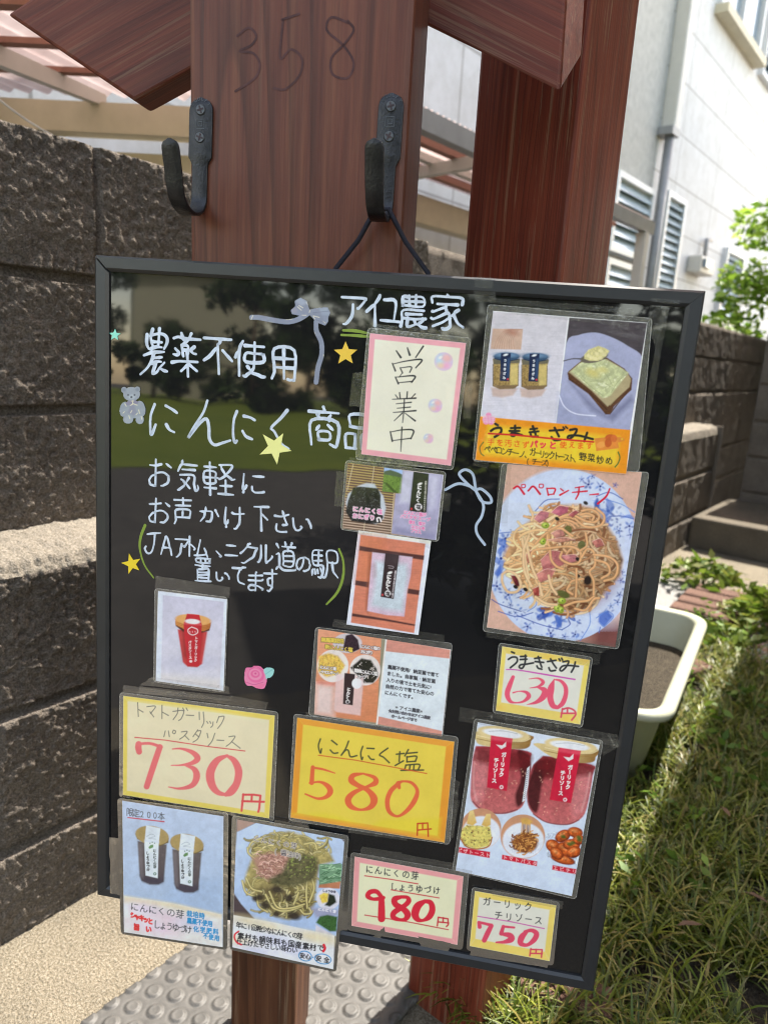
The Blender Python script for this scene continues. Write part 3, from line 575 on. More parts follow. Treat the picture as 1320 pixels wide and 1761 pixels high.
sheet("road", [(-6.4, -9), (-.9, -9), (-.9, 1.02), (-6.4, 1.02)], -.0045, MAT['road'])
sheet("pavement", [(-.9, -9), (3.65, -9), (3.65, 1.02), (-.9, 1.02)], -.004, MAT['pave'])
sheet("lawn", [(-60, -70), (-6.4, -70), (-6.4, 40), (-60, 40)], .002, MAT['lawn'])
sheet("garden_soil", [(.69, -3), (2.75, -3), (2.75, .56), (1.6, .47), (.69, .415)], .003, MAT['soil'])
sheet("path", [(2.05, .47), (3.0, .36), (3.0, 1.0), (2.05, 1.0)], .006, MAT['greycon'])
def gravel_bed():
    V = []; Q = []
    n = 1500
    for i in range(n):
        x = rng.uniform(2.3, 2.88); y = rng.uniform(-.25, .46); r = rng.uniform(.008, .018)
        o = len(V)
        a = rng.uniform(0, 6.28)
        ring = [(math.cos(a + k * 1.5708) * r * rng.uniform(.7, 1.2), math.sin(a + k * 1.5708) * r * rng.uniform(.7, 1.2)) for k in range(4)]
        for s, z in ((.75, 0), (1.0, r * .5), (.55, r * 1.0)):
            for (u, w) in ring: V.append((x + u * s, y + w * s, .004 + z))
        for l in (0, 4):
            for k in range(4): Q.append((o + l + k, o + l + (k + 1) % 4, o + l + 4 + (k + 1) % 4, o + l + 4 + k))
        Q.append((o + 8, o + 9, o + 10, o + 11))
    me = quad_mesh("gravel", np.array(V), np.array(Q), True)
    c = np.repeat(np.stack([rng.uniform(.22, .5, n), rng.uniform(.17, .36, n), rng.uniform(.16, .33, n)], -1), 12, 0)
    colattr(me, c)
    tag(link("gravel", me, attr_mat("pinkish_gravel", .85)), "pinkish grey gravel at the far end of the garden strip", "gravel", kind="stuff")
gravel_bed()

# ================================================================= SETTING: block wall
MAT['block'] = concrete("split_face_block", (.092, .077, .064), (.168, .144, .12), (.275, .24, .205), 330, 1.0, .005, .95, 9)
MAT['blocktop'] = concrete("mortar_ledge", (.10, .087, .068), (.18, .16, .13), (.28, .25, .21), 280, .9, .003)
def slope(x): return -.018 * (x - .5)
def wall_face(xs, zs, y0, joints_z, bl, x_off, amp, seed, hgt=.2):
    X, Z = np.meshgrid(xs, zs, indexing='ij')
    n1 = fbm(X * 190, Z * 190, seed, 3); n2 = fbm(X * 14, Z * 18, seed + 5, 2)
    rid = np.abs(fbm(X * 90, Z * 90, seed + 9, 2) - .5) * 2
    y = y0 - amp * (n2 - .5) * .7 - amp * (n1 - .5) * 1.5 + amp * .5 * rid
    row = np.zeros_like(Z, int)
    g = np.zeros_like(Z)
    for k, jz in enumerate(joints_z):
        d = np.abs(Z - jz); g = np.maximum(g, np.clip((.0085 - d) / .0012, 0, 1)); row += (Z < jz)
    xo = (X - np.array(x_off)[row]) % bl
    d = np.minimum(xo, bl - xo); g = np.maximum(g, np.clip((.006 - d) / .004, 0, 1))
    y = y * (1 - g) + (y0 + .010) * g
    return X, y, Z
def densify(a, b, joints, step):
    z = list(np.arange(a, b + step * .5, step))
    for j in joints: z += [j - .0086, j - .0073, j + .0073, j + .0086]
    return np.array(sorted(set(round(q, 5) for q in z if a <= q <= b)))
block_wall = empty("block_wall", (2.0, 1.15, 0), "long rough brown concrete block wall running behind the menu board", "wall")
def upper_wall():
    jz = [.970, .768]
    for a, b, st in ((-1.2, .24, .03), (.24, 1.5, .0034), (1.5, 7.0, .02)):
        xs = np.arange(a, b + 1e-6, st); zs = densify(.56, 1.172, jz, max(st, .0036))
        X, Y, Z = wall_face(xs, zs, 1.10, jz, .40, (.627, .41, .335), .0055 if st < .01 else .004, 3)
        Z = Z + slope(X) * np.clip((Z - .56) / .6, 0, 1)
        V = np.stack([X, Y, Z], -1)
        # close over the top and back so the wall has its thickness
        top = V[:, -1].copy(); top[:, 1] = 1.22; bot = top.copy(); bot[:, 2] = .5
        V = np.concatenate([V, top[:, None], bot[:, None]], 1)
        me = quad_mesh("upper_courses", V.reshape(-1, 3), grid_quads(V.shape[0], V.shape[1])[:, ::-1])
        link("upper_courses", me, MAT['block'], block_wall)
def lower_wall():
    jz = [.354, .142]
    for a, b, st in ((-1.2, .24, .03), (.24, 1.1, .0034), (1.1, 4.0, .02)):
        xs = np.arange(a, b + 1e-6, st); zs = densify(-.02, .556, jz, max(st, .0036))
        X, Y, Z = wall_face(xs, zs, .965, jz, .40, (.77, .36, .70), .0062 if st < .01 else .004, 31)
        # each course steps a little further out than the one above
        Y = Y - .006 * (Z < .350) - .005 * (Z < .138)
        V = np.stack([X, Y, Z], -1)
        t0 = V[:, -1].copy(); t0[:, 2] = .574; t0[:, 1] += .012
        t1 = V[:, -1].copy(); t1[:, 2] = .585 + (fbm(t1[:, 0] * 30, t1[:, 0] * 0, 4) - .5) * .008; t1[:, 1] += .045
        t2 = t1.copy(); t2[:, 1] = 1.108
        V2 = V
        me = quad_mesh("retaining_courses", V2.reshape(-1, 3), grid_quads(V2.shape[0], V2.shape[1])[:, ::-1])
        link("retaining_courses", me, MAT['block'], block_wall)
        W = np.stack([V[:, -1] + (t0 - V[:, -1]) * k for k in np.linspace(0, 1, 6)] + [t0 + (t1 - t0) * k for k in np.linspace(.2, 1, 5)] + [t1 + (t2 - t1) * k for k in np.linspace(.1, 1, 12)], 1)
        W[:, 1:-1] += ((fbm(W[:, 1:-1, 0] * 150, W[:, 1:-1, 1] * 150 + W[:, 1:-1, 2] * 150, 8, 3) - .5) * .007)[..., None] * np.array([0, -.5, 1.0])
        me = quad_mesh("ledge_top", W.reshape(-1, 3), grid_quads(W.shape[0], W.shape[1])[:, ::-1])
        link("ledge_top", me, MAT['blocktop'], block_wall)
    xs = np.arange(3.95, 7.0, .03); zs = densify(-.02, .56, [.2, .4], .02); X, Y, Z = wall_face(xs, zs, 1.10, [.2, .4], .40, (.6, .4, .6), .004, 12)
    link("lower_courses", quad_mesh("lower_courses", np.stack([X, Y, Z], -1).reshape(-1, 3), grid_quads(*X.shape)[:, ::-1]), MAT['block'], block_wall)
    m = MB().hexa([(4.0, .95, -.02), (4.0, 1.1, -.02), (4.0, 1.1, .58), (4.0, .95, .58)], [(4.02, .95, -.02), (4.02, 1.1, -.02), (4.02, 1.1, .58), (4.02, .95, .58)])
    link("retaining_end", m.me("retaining_end"), MAT['block'], block_wall)
upper_wall(); lower_wall()
# far cross wall with steps in front of it
cross = empty("cross_wall", (4.42, .2, 0), "dark brown block wall standing across the far end of the garden", "wall")
def cross_wall():
    ys = np.arange(-1.2, .885, .02); jz = [.2, .4, .6, .8, 1.0]
    zs = densify(-.02, 1.075, jz, .02)
    Y, X, Z = wall_face(ys, zs, 4.36, jz, .4, (.1, .3, .1, .3, .1, .3), .004, 77)
    V = np.stack([X, Y, Z], -1)
    t = V[:, -1].copy(); t[:, 0] = 4.48; b = t.copy(); b[:, 2] = 0
    V = np.concatenate([V, t[:, None], b[:, None]], 1)
    link("courses", quad_mesh("courses", V.reshape(-1, 3), grid_quads(V.shape[0], V.shape[1])), MAT['block'], cross)
    m = MB().hexa([(4.37, .88, -.02), (4.48, .88, -.02), (4.48, .89, -.02), (4.37, .89, -.02)], [(4.37, .88, 1.07), (4.48, .88, 1.07), (4.48, .89, 1.07), (4.37, .89, 1.07)])
    link("end_face", m.me("end_face"), MAT['block'], cross)
cross_wall()
MAT['step'] = concrete("step_concrete", (.07, .058, .042), (.115, .097, .073), (.17, .145, .115), 200, .7, .004)
st_ = empty("concrete_step", (3.8, .4, 0), "low concrete step in front of the dark end wall", "step")
o = link("tread", MB().box(3.65, 4.36, -1.2, .945, -.01, .152).me("tread"), MAT['step'], st_); bevel(o, .012)

# ================================================================= SETTING: house behind the wall
HY = 2.78
MAT['siding'] = None
def _siding():
    m, nt, b = new_mat("white_panel_siding")
    v = coords(nt)
    br = nt.nodes.new("ShaderNodeTexBrick"); br.offset = 0.0; br.squash = 1
    mp = nt.nodes.new("ShaderNodeMapping"); mp.inputs["Rotation"].default_value = (rad(90), 0, 0); nt.links.new(v, mp.inputs[0])
    t = nt.nodes.new("ShaderNodeTexCoord")
    sx = nt.nodes.new("ShaderNodeSeparateXYZ"); nt.links.new(t.outputs["Object"], sx.inputs[0])
    cb = nt.nodes.new("ShaderNodeCombineXYZ"); nt.links.new(sx.outputs[0], cb.inputs[0]); nt.links.new(sx.outputs[2], cb.inputs[1])
    nt.links.new(cb.outputs[0], br.inputs["Vector"])
    br.inputs["Scale"].default_value = 1.0; br.inputs["Brick Width"].default_value = 1.35; br.inputs["Row Height"].default_value = .455
    br.inputs["Mortar Size"].default_value = .009; br.inputs["Mortar Smooth"].default_value = .3
    br.inputs["Color1"].default_value = (.62, .635, .64, 1); br.inputs["Color2"].default_value = (.59, .605, .61, 1); br.inputs["Mortar"].default_value = (.34, .34, .33, 1)
    sp = ramp(nt, noise_tex(nt, v, 7, 8, .75), [(.35, (.8, .79, .76)), (.6, (1.02, 1.02, 1.02))])
    nt.links.new(mixc(nt, .75, br.outputs[0], sp, 'MULTIPLY'), b.inputs["Base Color"])
    b.inputs["Roughness"].default_value = .75
    bump(nt, b, br.outputs["Fac"], -.6, .006)
    return m
MAT['siding'] = _siding()
MAT['oldsiding'] = plain("mottled_old_stucco", (.46, .455, .42), .85, 0, .3, .16, 14, .5, 60)
MAT['whitepaint'] = plain("white_window_frame", (.58, .59, .6), .4, 0, .5, .05, 20)
MAT['glass'] = plain("blue_grey_window_glass", (.16, .22, .27), .08, 0, .8, .15, 3)
MAT['louvre'] = plain("frosted_glass_slat", (.44, .53, .58), .12, 0, .8, .1, 5)
MAT['cream'] = plain("cream_painted_beam", (.52, .47, .34), .6, 0, .4, .1, 12)
MAT['greymetal'] = plain("grey_painted_metal", (.25, .25, .25), .5, .2, .5, .15, 10)
MAT['brownmetal'] = plain("brown_purlin", (.28, .13, .09), .6, 0, .4, .15, 10)
MAT['offwhite'] = plain("off_white_metal", (.52, .50, .45), .5, 0, .5, .06, 10)
house = empty("house", (8, HY, 0), "white panelled two storey house beyond the block wall", "house")
def hp(px, py, y=HY): return on_y(px, py, y)
w = MB().box(-3, 7.45, HY + .02, HY + 6, -.01, 7.0)
link("old_wall", w.me("old_wall"), MAT['siding'], house)
w = MB().box(7.45, 24, HY, HY + 6, -.01, 7.0)
me = w.me("wall")
link("wall", me, MAT['siding'], house)
stp = MB().box(6.55, 7.44, HY + .004, HY + .03, 2.3, 6.9)
link("stucco_strip", stp.me("stucco_strip"), MAT['oldsiding'], house)
roof = MB().hexa([(-3.5, HY - .5, 7.0), (24.5, HY - .5, 7.0), (24.5, HY + 6.5, 7.0), (-3.5, HY + 6.5, 7.0)], [(-1, HY + 2.5, 8.6), (22, HY + 2.5, 8.6), (22, HY + 3.5, 8.6), (-1, HY + 3.5, 8.6)])
link("roof", roof.me("roof"), plain("grey_roof_tile", (.08, .085, .09), .6), house)
def pipe():
    a = hp(1163, 0); b = hp(1137, 232); c = hp(1114, 490)
    y = HY - .09
    p = link("downpipe", MB().box(b[0] - .07, b[0] + .07, y - .05, y + .09, b[2], 6.9).me("downpipe"), MAT['offwhite'], house); bevel(p, .015)
    x = b[0] - .03
    link("downpipe", MB().tube([(x, y, b[2] + .05), (x, y, .2)], .045, 12).me("lower_pipe", True), MAT['greymetal'], house)
    link("bracket", MB().box(x - .10, x + .10, y - .06, y + .09, b[2] - .03, b[2] + .04).me("bracket"), MAT['greymetal'], house)
pipe()
def louvre_window(x0, x1, z0, z1, n, slat_tilt=.6):
    fr = MB(); t = .05; y0, y1 = HY - .07, HY + .03
    fr.box(x0 - t, x0, y0, y1, z0 - t, z1 + t); fr.box(x1, x1 + t, y0, y1, z0 - t, z1 + t)
    fr.box(x0, x1, y0, y1, z1, z1 + t); fr.box(x0, x1, y0, y1, z0 - t, z0)
    win = link("window", fr.me("window"), MAT['whitepaint'], house)
    sl = MB(); h = (z1 - z0) / n
    for k in range(n):
        za = z0 + h * k; 
        sl.hexa([(x0, HY - .062, za), (x1, HY - .062, za), (x1, HY - .056, za), (x0, HY - .056, za)],
                [(x0, HY - .012, za + h * 1.08), (x1, HY - .012, za + h * 1.08), (x1, HY - .006, za + h * 1.08), (x0, HY - .006, za + h * 1.08)])
    link("louvre_slats", sl.me("louvre_slats"), MAT['louvre'], win)
    link("pane", MB().box(x0, x1, HY - .004, HY + .001, z0, z1).me("pane"), MAT['glass'], win)
    return win
a = hp(1140, 330); b = hp(1168, 352)
louvre_window(a[0] + .03, b[0] - .02, .895 + .16 * HY, a[2] - .04, 15)
a = hp(1245, 425); b = hp(1270, 445)
louvre_window(a[0], b[0], .895 + .21 * HY, a[2] - .06, 12)
a = hp(1052, 292); b = hp(1116, 338)
louvre_window(a[0] + .05, b[0] - .08, a[2] - .62, a[2] - .05, 6)
louvre_window(a[0] + .05, b[0] - .08, a[2] - 1.6, a[2] - .78, 9)
def slide_window():
    a = hp(1232, 6); x0 = a[0] + .05; x1 = x0 + 1.55; z0 = a[2] + .04; z1 = z0 + 1.2; t = .06
    fr = MB()
    for (p, q) in ((x0 - t, x0), (x1, x1 + t), ((x0 + x1) / 2 - .03, (x0 + x1) / 2 + .03)): fr.box(p, q, HY - .06, HY + .03, z0 - t, z1 + t)
    fr.box(x0, x1, HY - .06, HY + .03, z0 - t, z0); fr.box(x0, x1, HY - .06, HY + .03, z1, z1 + t)
    win = link("window", fr.me("window"), MAT['whitepaint'], house)
    link("pane", MB().box(x0, x1, HY - .01, HY - .002, z0, z1).me("pane"), MAT['glass'], win)
    link("sill", MB().box(x0 - .10, x1 + .1, HY - .14, HY, z0 - .15, z0 - .065).me("sill"), MAT['cream'], win)
    louvre_window(x1 + .35, x1 + .95, z0 - .1, z1, 12)
slide_window()
def meter():
    a = hp(1183, 432); b = hp(1226, 486)
    m = link("meter_box", MB().box(a[0], a[0] + .55, HY - .16, HY - .001, b[2], a[2] - .04).me("meter_box"), MAT['offwhite'], house); bevel(m, .02)
    link("meter_face", MB().box(a[0] + .06, a[0] + .30, HY - .2, HY - .161, b[2] + .06, a[2] - .08).me("meter_face"), MAT['glass'], m)
    link("conduit", MB().tube([(a[0] + .42, HY - .06, a[2] - .05), (a[0] + .42, HY - .06, a[2] + .18), (a[0] + .6, HY - .06, a[2] + .2)], .025).me("conduit", True), MAT['greymetal'], m)
meter()

# carport roof of corrugated sheet between the wall and the house
car = empty("carport", (1.8, 2.2, 0), "carport roof of pale corrugated sheets behind the block wall", "carport")
YA, YB = 1.78, 2.66
ZA, ZB = .895 + .465 * YA + .03, .895 + .315 * YB + .12
def carport():
    xs = np.arange(1.95, 4.72, .006); ys = np.linspace(YA - .05, YB, 5)
    X, Y = np.meshgrid(xs, ys, indexing='ij')
    Z = ZA + (ZB - ZA) * (Y - YA) / (YB - YA) + .009 * np.sin(X * 2 * math.pi / .038)
    me = quad_mesh("corrugated_sheet", np.stack([X, Y, Z], -1).reshape(-1, 3), grid_quads(*X.shape), True)
    m, nt, b = new_mat("corrugated_polycarbonate")
    n = noise_tex(nt, coords(nt, (1.2, 6, 1)), 1.5, 4)
    c = ramp(nt, n, [(.3, (.36, .27, .26)), (.7, (.50, .42, .41))])
    t = nt.nodes.new("ShaderNodeBsdfTranslucent"); nt.links.new(c, t.inputs[0]); nt.links.new(c, b.inputs["Base Color"]); b.inputs["Roughness"].default_value = .3
    mx = nt.nodes.new("ShaderNodeMixShader"); mx.inputs[0].default_value = .5
    nt.links.new(b.outputs[0], mx.inputs[1]); nt.links.new(t.outputs[0], mx.inputs[2]); nt.links.new(mx.outputs[0], nt.nodes["Material Output"].inputs[0])
    link("corrugated_sheet", me, m, car)
    zy = lambda y: ZA + (ZB - ZA) * (y - YA) / (YB - YA) - .012
    link("front_rail", MB().box(1.95, 4.72, YA - .07, YA - .02, ZA - .085, ZA - .012).me("front_rail"), MAT['greymetal'], car)
    for y in (1.98, 2.2, 2.42):
        link("purlin", MB().box(1.95, 4.7, y - .022, y + .022, zy(y) - .035, zy(y) - .002).me("purlin"), MAT['brownmetal'] if y != 2.2 else MAT['offwhite'], car)
    for x in (2.2, 2.75, 3.6):
        link("rafter", MB().hexa([(x - .02, YA - .02, zy(YA) - .09), (x + .02, YA - .02, zy(YA) - .09), (x + .02, YA - .02, zy(YA) - .04), (x - .02, YA - .02, zy(YA) - .04)],
                                 [(x + .42, YB - .1, zy(YB) - .09), (x + .46, YB - .1, zy(YB) - .09), (x + .46, YB - .1, zy(YB) - .04), (x + .42, YB - .1, zy(YB) - .04)]).me("rafter"), MAT['offwhite'], car)
    o = link("house_beam", MB().box(1.95, 4.72, YB - .08, YB + .02, .895 + .258 * YB, .895 + .315 * YB).me("house_beam"), MAT['cream'], car); bevel(o, .006)
    for x in (4.6, 2.9):
        link("carport_post", MB().box(x - .03, x + .03, YA - .075, YA - .015, 0, ZA - .09).me("carport_post"), MAT['greymetal'] if x < 3 else MAT['offwhite'], car)
carport()
def lean_to():
    t = empty("porch_roof", (1.0, 2.3, 0), "pinkish corrugated porch roof on a cream beam behind the left end of the wall", "porch roof")
    A = on_y(np.array(0.), np.array(167.), 2.45); Bq = on_z(np.array(332.), np.array(183.), A[2])
    e1 = (Bq - A) / np.linalg.norm(Bq - A); e2 = np.array([-e1[1], e1[0], 0.0]); e2 = e2 if e2 @ np.array([.7, .7, 0]) > 0 else -e2
    a0, a1 = -1.6, np.linalg.norm(Bq - A) + .25
    def P(u, v, z=0.0): return A + e1 * u + e2 * v + UP * z
    link("cream_beam", MB().hexa([P(a0, 0, -.085), P(a1, 0, -.085), P(a1, 0, 0), P(a0, 0, 0)], [P(a0, .07, -.085), P(a1, .07, -.085), P(a1, .07, 0), P(a0, .07, 0)]).me("cream_beam"), MAT['cream'], t)
    link("cream_beam", MB().hexa([P(a1 - .75, .10, -.2), P(a1, .10, -.2), P(a1, .10, -.115), P(a1 - .75, .10, -.115)], [P(a1 - .75, .15, -.2), P(a1, .15, -.2), P(a1, .15, -.115), P(a1 - .75, .15, -.115)]).me("short_beam"), MAT['cream'], t)
    # roof plane: rises from the beam towards the viewer
    far = on_z(np.array(170.), np.array(163.), A[2]); best = None
    for L in np.linspace(.3, 1.2, 19):
        for dz in np.linspace(-.1, .8, 37):
            q = project(far - e2 * L + UP * dz); e = abs(q[1] - 70) + abs(q[0] + 20) * .6
            if best is None or e < best[0]: best = (e, L, dz)
    k = best[2] / best[1]; print("porch roof slope", best)
    L = 1.0
    us = np.arange(a0, a1, .008); vs = np.linspace(-L, .2, 4); U, Vv = np.meshgrid(us, vs, indexing='ij')
    W = A + U[..., None] * e1 + Vv[..., None] * e2 + UP * (.055 - Vv * k + .010 * np.sin(U * 2 * math.pi / .065))[..., None]
    link("corrugated_sheet", quad_mesh("corrugated_sheet", W.reshape(-1, 3), grid_quads(*U.shape), True), bpy.data.materials["corrugated_polycarbonate"], t)
    for u in (-.55, .28, .75):
        link("rafter", MB().hexa([P(u, -L, L * k - .02), P(u + .03, -L, L * k - .02), P(u + .03, -L, L * k + .03), P(u, -L, L * k + .03)], [P(u, .05, .002), P(u + .03, .05, .002), P(u + .03, .05, .035), P(u, .05, .035)]).me("rafter"), MAT['offwhite'], t)
    for v in (-.25, -.55, -.85):
        link("purlin", MB().hexa([P(a0, v, -v * k + .032), P(a1, v, -v * k + .032), P(a1, v + .03, -v * k + .032), P(a0, v + .03, -v * k + .032)], [P(a0, v, -v * k + .045), P(a1, v, -v * k + .045), P(a1, v + .03, -v * k + .045), P(a0, v + .03, -v * k + .045)]).me("purlin"), MAT['brownmetal'], t)
    link("porch_post", MB().hexa([P(a1 - .1, .02, -A[2]), P(a1 - .04, .02, -A[2]), P(a1 - .04, .08, -A[2]), P(a1 - .1, .08, -A[2])], [P(a1 - .1, .02, -.12), P(a1 - .04, .02, -.12), P(a1 - .04, .08, -.12), P(a1 - .1, .08, -.12)]).me("porch_post"), MAT['cream'], t)
lean_to()
# slack white string in front of the carport
a = on_y(np.array(-40.), np.array(138.), 1.5); b = on_y(np.array(170.), np.array(262.), 1.5)
pts = [a + (b - a) * t + np.array([0, 0, -.02 * 4 * t * (1 - t)]) for t in np.linspace(0, 1, 9)]
tag(link("white_string", MB().tube(pts, .0022, 5).me("white_string", True), MAT['offwhite']), "thin white string stretched down to the top of the block wall", "string")

# house added out of view on the right so its eave shades the grass
def add_shade_house():
    n = empty("added_shade_house", (5, -1.2, 0), "plain plastered house added outside the right edge, its eave shading the grass", "house")
    ang = rad(4.2); c, s = math.cos(ang), math.sin(ang)
    def R(x, y): return (x * c - y * s + .2, x * s + y * c + .03)
    def bx(x0, x1, y0, y1, z0, z1):
        m = MB(); q = [R(x0, y0), R(x1, y0), R(x1, y1), R(x0, y1)]
        return m.hexa([(*p, z0) for p in q], [(*p, z1) for p in q])
    link("wall", bx(.6, 9.2, -7, -1.3, 0, 3.3).me("wall"), plain("beige_render", (.5, .46, .38), .85, 0, .3, .1, 3), n)
    q = [R(.1, -7.4), R(9.6, -7.4), R(9.6, -.025), R(.1, -.025)]; k = [R(2.5, -4.5), R(7.5, -4.5), R(7.5, -3.2), R(2.5, -3.2)]
    m = MB().hexa([(*p, 3.2) for p in q], [(*p, 3.34) for p in q]); m.hexa([(*p, 3.341) for p in q], [(*p, 4.9) for p in k])
    link("roof", m.me("roof"), plain("dark_roof", (.06, .06, .065), .6), n)
add_shade_house()

# ================================================================= SETTING: vegetation
MAT['leaf'] = attr_mat("foliage_leaf", .5, 0, .35, .4)
MAT['blade'] = attr_mat("grass_blade", .42, 0, .4, .25)
MAT['bark'] = plain("tree_bark", (.10, .075, .05), .9, 0, .2, .3, 30, .8, 60)
def leaf_cloud(centres, radii, n, size, cols, seed, flat=.5):
    r = np.random.default_rng(seed)
    ci = r.integers(0, len(centres), n)
    d = r.normal(size=(n, 3)); d /= np.linalg.norm(d, axis=1)[:, None]
    rad_ = r.random(n) ** .45
    P = np.array(centres)[ci] + d * rad_[:, None] * np.array(radii)[ci]
    s = size * r.uniform(.6, 1.25, n)
    a = r.normal(size=(n, 3)); a[:, 2] *= flat; a /= np.linalg.norm(a, axis=1)[:, None]
    t = r.normal(size=(n, 3)); b = np.cross(a, t); b /= np.linalg.norm(b, axis=1)[:, None]
    nn = np.cross(a, b)
    V = np.stack([P - a * s[:, None], P + b * (s * .42)[:, None] + nn * (s * .12)[:, None], P + a * s[:, None], P - b * (s * .42)[:, None] + nn * (s * .12)[:, None]], 1).reshape(-1, 3)
    Q = np.arange(4 * n).reshape(n, 4)
    me = quad_mesh("crown", V, Q)
    cols = np.array(cols); cc = cols[r.integers(0, len(cols), n)] * r.uniform(.75, 1.25, (n, 1))
    colattr(me, np.repeat(cc, 4, 0)); return me
def tree(name, label, x, y, h, spread, n, size, cols, seed, group=None, low=.25, cat="tree", clumps=22):
    r = np.random.default_rng(seed)
    t = empty(name, (x, y, 0), label, cat, group)
    m = MB(); top = (x + r.uniform(-.1, .1) * h * .3, y, h * .8)
    m.tube([(x, y, -.05), (x + .02 * h, y, h * .3), top], [h * .028, h * .02, h * .006], 8)
    cen = []; rr = []
    for k in range(clumps):
        a = r.uniform(0, 6.283); q = r.random() ** .6 * spread; z = h * (low + (1 - low) * r.random())
        q *= math.sqrt(max(.12, 1 - ((z / h - low) / (1 - low) - .35) ** 2 * 1.5))
        c = (x + q * math.cos(a), y + q * math.sin(a), z * .93); cen.append(c); e = spread * r.uniform(.22, .42); rr.append((e, e, e * .75))
        if k % 2 == 0: m.tube([(x + .01 * h, y, min(z * .75, h * .7)), ((x + c[0]) / 2, (y + c[1]) / 2, z * .86), c], [h * .009, h * .006, h * .003], 5)
    link("trunk", m.me("trunk", True), MAT['bark'], t)
    link("crown", leaf_cloud(cen, rr, n, size, cols, seed), MAT['leaf'], t)
    return t
tree("garden_tree", "bright green sunlit leafy tree at the right edge beyond the end wall", 6.35, .80, 2.75, .80, 14000, .045,
     [(.18, .30, .03), (.27, .42, .05), (.36, .50, .09), (.10, .19, .02)], 5, low=.3, clumps=40)
# trees, an added shrub and house: seen only as reflections in the board's gloss
back = [(-34, -6, 5.5, 3.2), (-36, -14, 4.6, 3.6), (-33, -20, 7.0, 3.0), (-30, -27, 5.2, 3.4), (-22, -26, 6.2, 3.2), (-19, -14.5, 4.5, 2.2), (-15, -15, 6.6, 2.6), (-12, -17, 7.2, 2.8), (-38, 2, 6.5, 3.4), (-9, -16, 7.0, 2.8), (-36, -1.5, 3.6, 2.4), (-24, -8.6, 6.2, 2.8), (-22, -10.2, 7.0, 2.6), (-21, -12.8, 6.4, 2.8), (-25, -6.4, 4.6, 2.4), (-27, -12, 8.0, 3.4), (-26, -16, 8.4, 3.4)]
for k, (x, y, h, s) in enumerate(back):
    tree("broadleaf_tree", "dark green broadleaf tree across the lawn", x, y, h * 1.12, s, 2300, .28, [(.02, .045, .01), (.035, .07, .014), (.05, .09, .02)], 100 + k, "trees across the lawn", low=.05, clumps=14)
tree("added_dark_shrub", "dense dark evergreen shrub across the paving from the board", -1.45, -1.2, 2.3, .75, 9000, .05, [(.010, .02, .008), (.016, .03, .01)], 77, low=.02, cat="shrub", clumps=30)  # added: dark foliage stands in for the viewer mirrored in the board
fh = empty("added_far_house", (-49, -5, 0), "pale cream house added beyond the trees to put a light patch in the reflection", "house")  # added to give the board's reflection a pale patch
link("wall", MB().box(-52, -46, -9, -1, 0, 7.4).me("wall"), plain("cream_render", (.34, .33, .24), .8), fh)
link("roof", MB().hexa([(-52.6, -9.6, 7.4), (-45.4, -9.6, 7.4), (-45.4, -.4, 7.4), (-52.6, -.4, 7.4)], [(-49.2, -7, 9), (-48.8, -7, 9), (-48.8, -3, 9), (-49.2, -3, 9)]).me("roof"), plain("slate_roof", (.1, .11, .13), .6), fh)

def blades(name, P, length, width, lean, cols, seed, segs=5, droop=1.0):
    r = np.random.default_rng(seed); n = len(P)
    L = length * r.uniform(.55, 1.2, n); W = width * r.uniform(.7, 1.2, n); az = r.uniform(0, 6.283, n)
    el0 = r.uniform(rad(50), rad(88), n) * lean; bend = r.uniform(.5, 1.7, n) * droop
    side = np.stack([-np.sin(az), np.cos(az), 0 * az], -1)
    pos = P.copy(); V = np.zeros((n, segs + 1, 2, 3)); el = el0.copy()
    for k in range(segs + 1):
        f = k / segs; w = W * (1 - f ** 2.2) * .5 + .0002
        V[:, k, 0] = pos - side * w[:, None]; V[:, k, 1] = pos + side * w[:, None]
        st = L / segs
        pos = pos + np.stack([np.cos(el) * np.cos(az) * st, np.cos(el) * np.sin(az) * st, np.sin(el) * st], -1)
        pos[:, 2] = np.maximum(pos[:, 2], .012)
        el = el - bend / segs * (1 + f)
    Q = []
    base = np.arange(n)[:, None] * (2 * (segs + 1))
    for k in range(segs): Q.append(np.concatenate([base + 2 * k, base + 2 * k + 1, base + 2 * k + 3, base + 2 * k + 2], 1))
    Q = np.stack(Q, 1).reshape(-1, 4)
    me = quad_mesh(name, V.reshape(-1, 3), Q)
    cols = np.array(cols); c = cols[r.integers(0, len(cols), n)] * r.uniform(.7, 1.3, (n, 1))
    colattr(me, np.repeat(c, 2 * (segs + 1), 0)); return me
def grass():
    n = 46000
    x = .70 + 2.0 * rng.random(n) ** 1.25; y = rng.uniform(-.55, .56, n)
    lim = .425 + (x - .69) * .055
    keep = (y < lim + .02 * np.sin(x * 23)) & ~((x > 2.3) & (y > .1) & (y < .45) & (rng.random(n) < .8))
    cl = fbm(x * 9, y * 9, 3, 2)
    P = np.stack([x, y, np.full(n, .004)], -1)[keep & (cl > .28 + .12 * rng.random(n))]
    # tufts: pull blades to clump centres
    tf = np.round(P[:, :2] / .045) * .045 + (vnoise(P[:, 0] * 22, P[:, 1] * 22, 9)[:, None] - .5) * .03
    P[:, :2] = P[:, :2] * .55 + tf * .45
    me = blades("grass", P, .088, .0037, 1.0, [(.07, .108, .013), (.115, .15, .016), (.16, .19, .022), (.21, .225, .033), (.068, .086, .015), (.24, .20, .055)], 11)
    tag(link("grass", me, MAT['blade']), "dark strappy mondo grass covering the garden strip right of the board", "grass", kind="stuff")
grass()
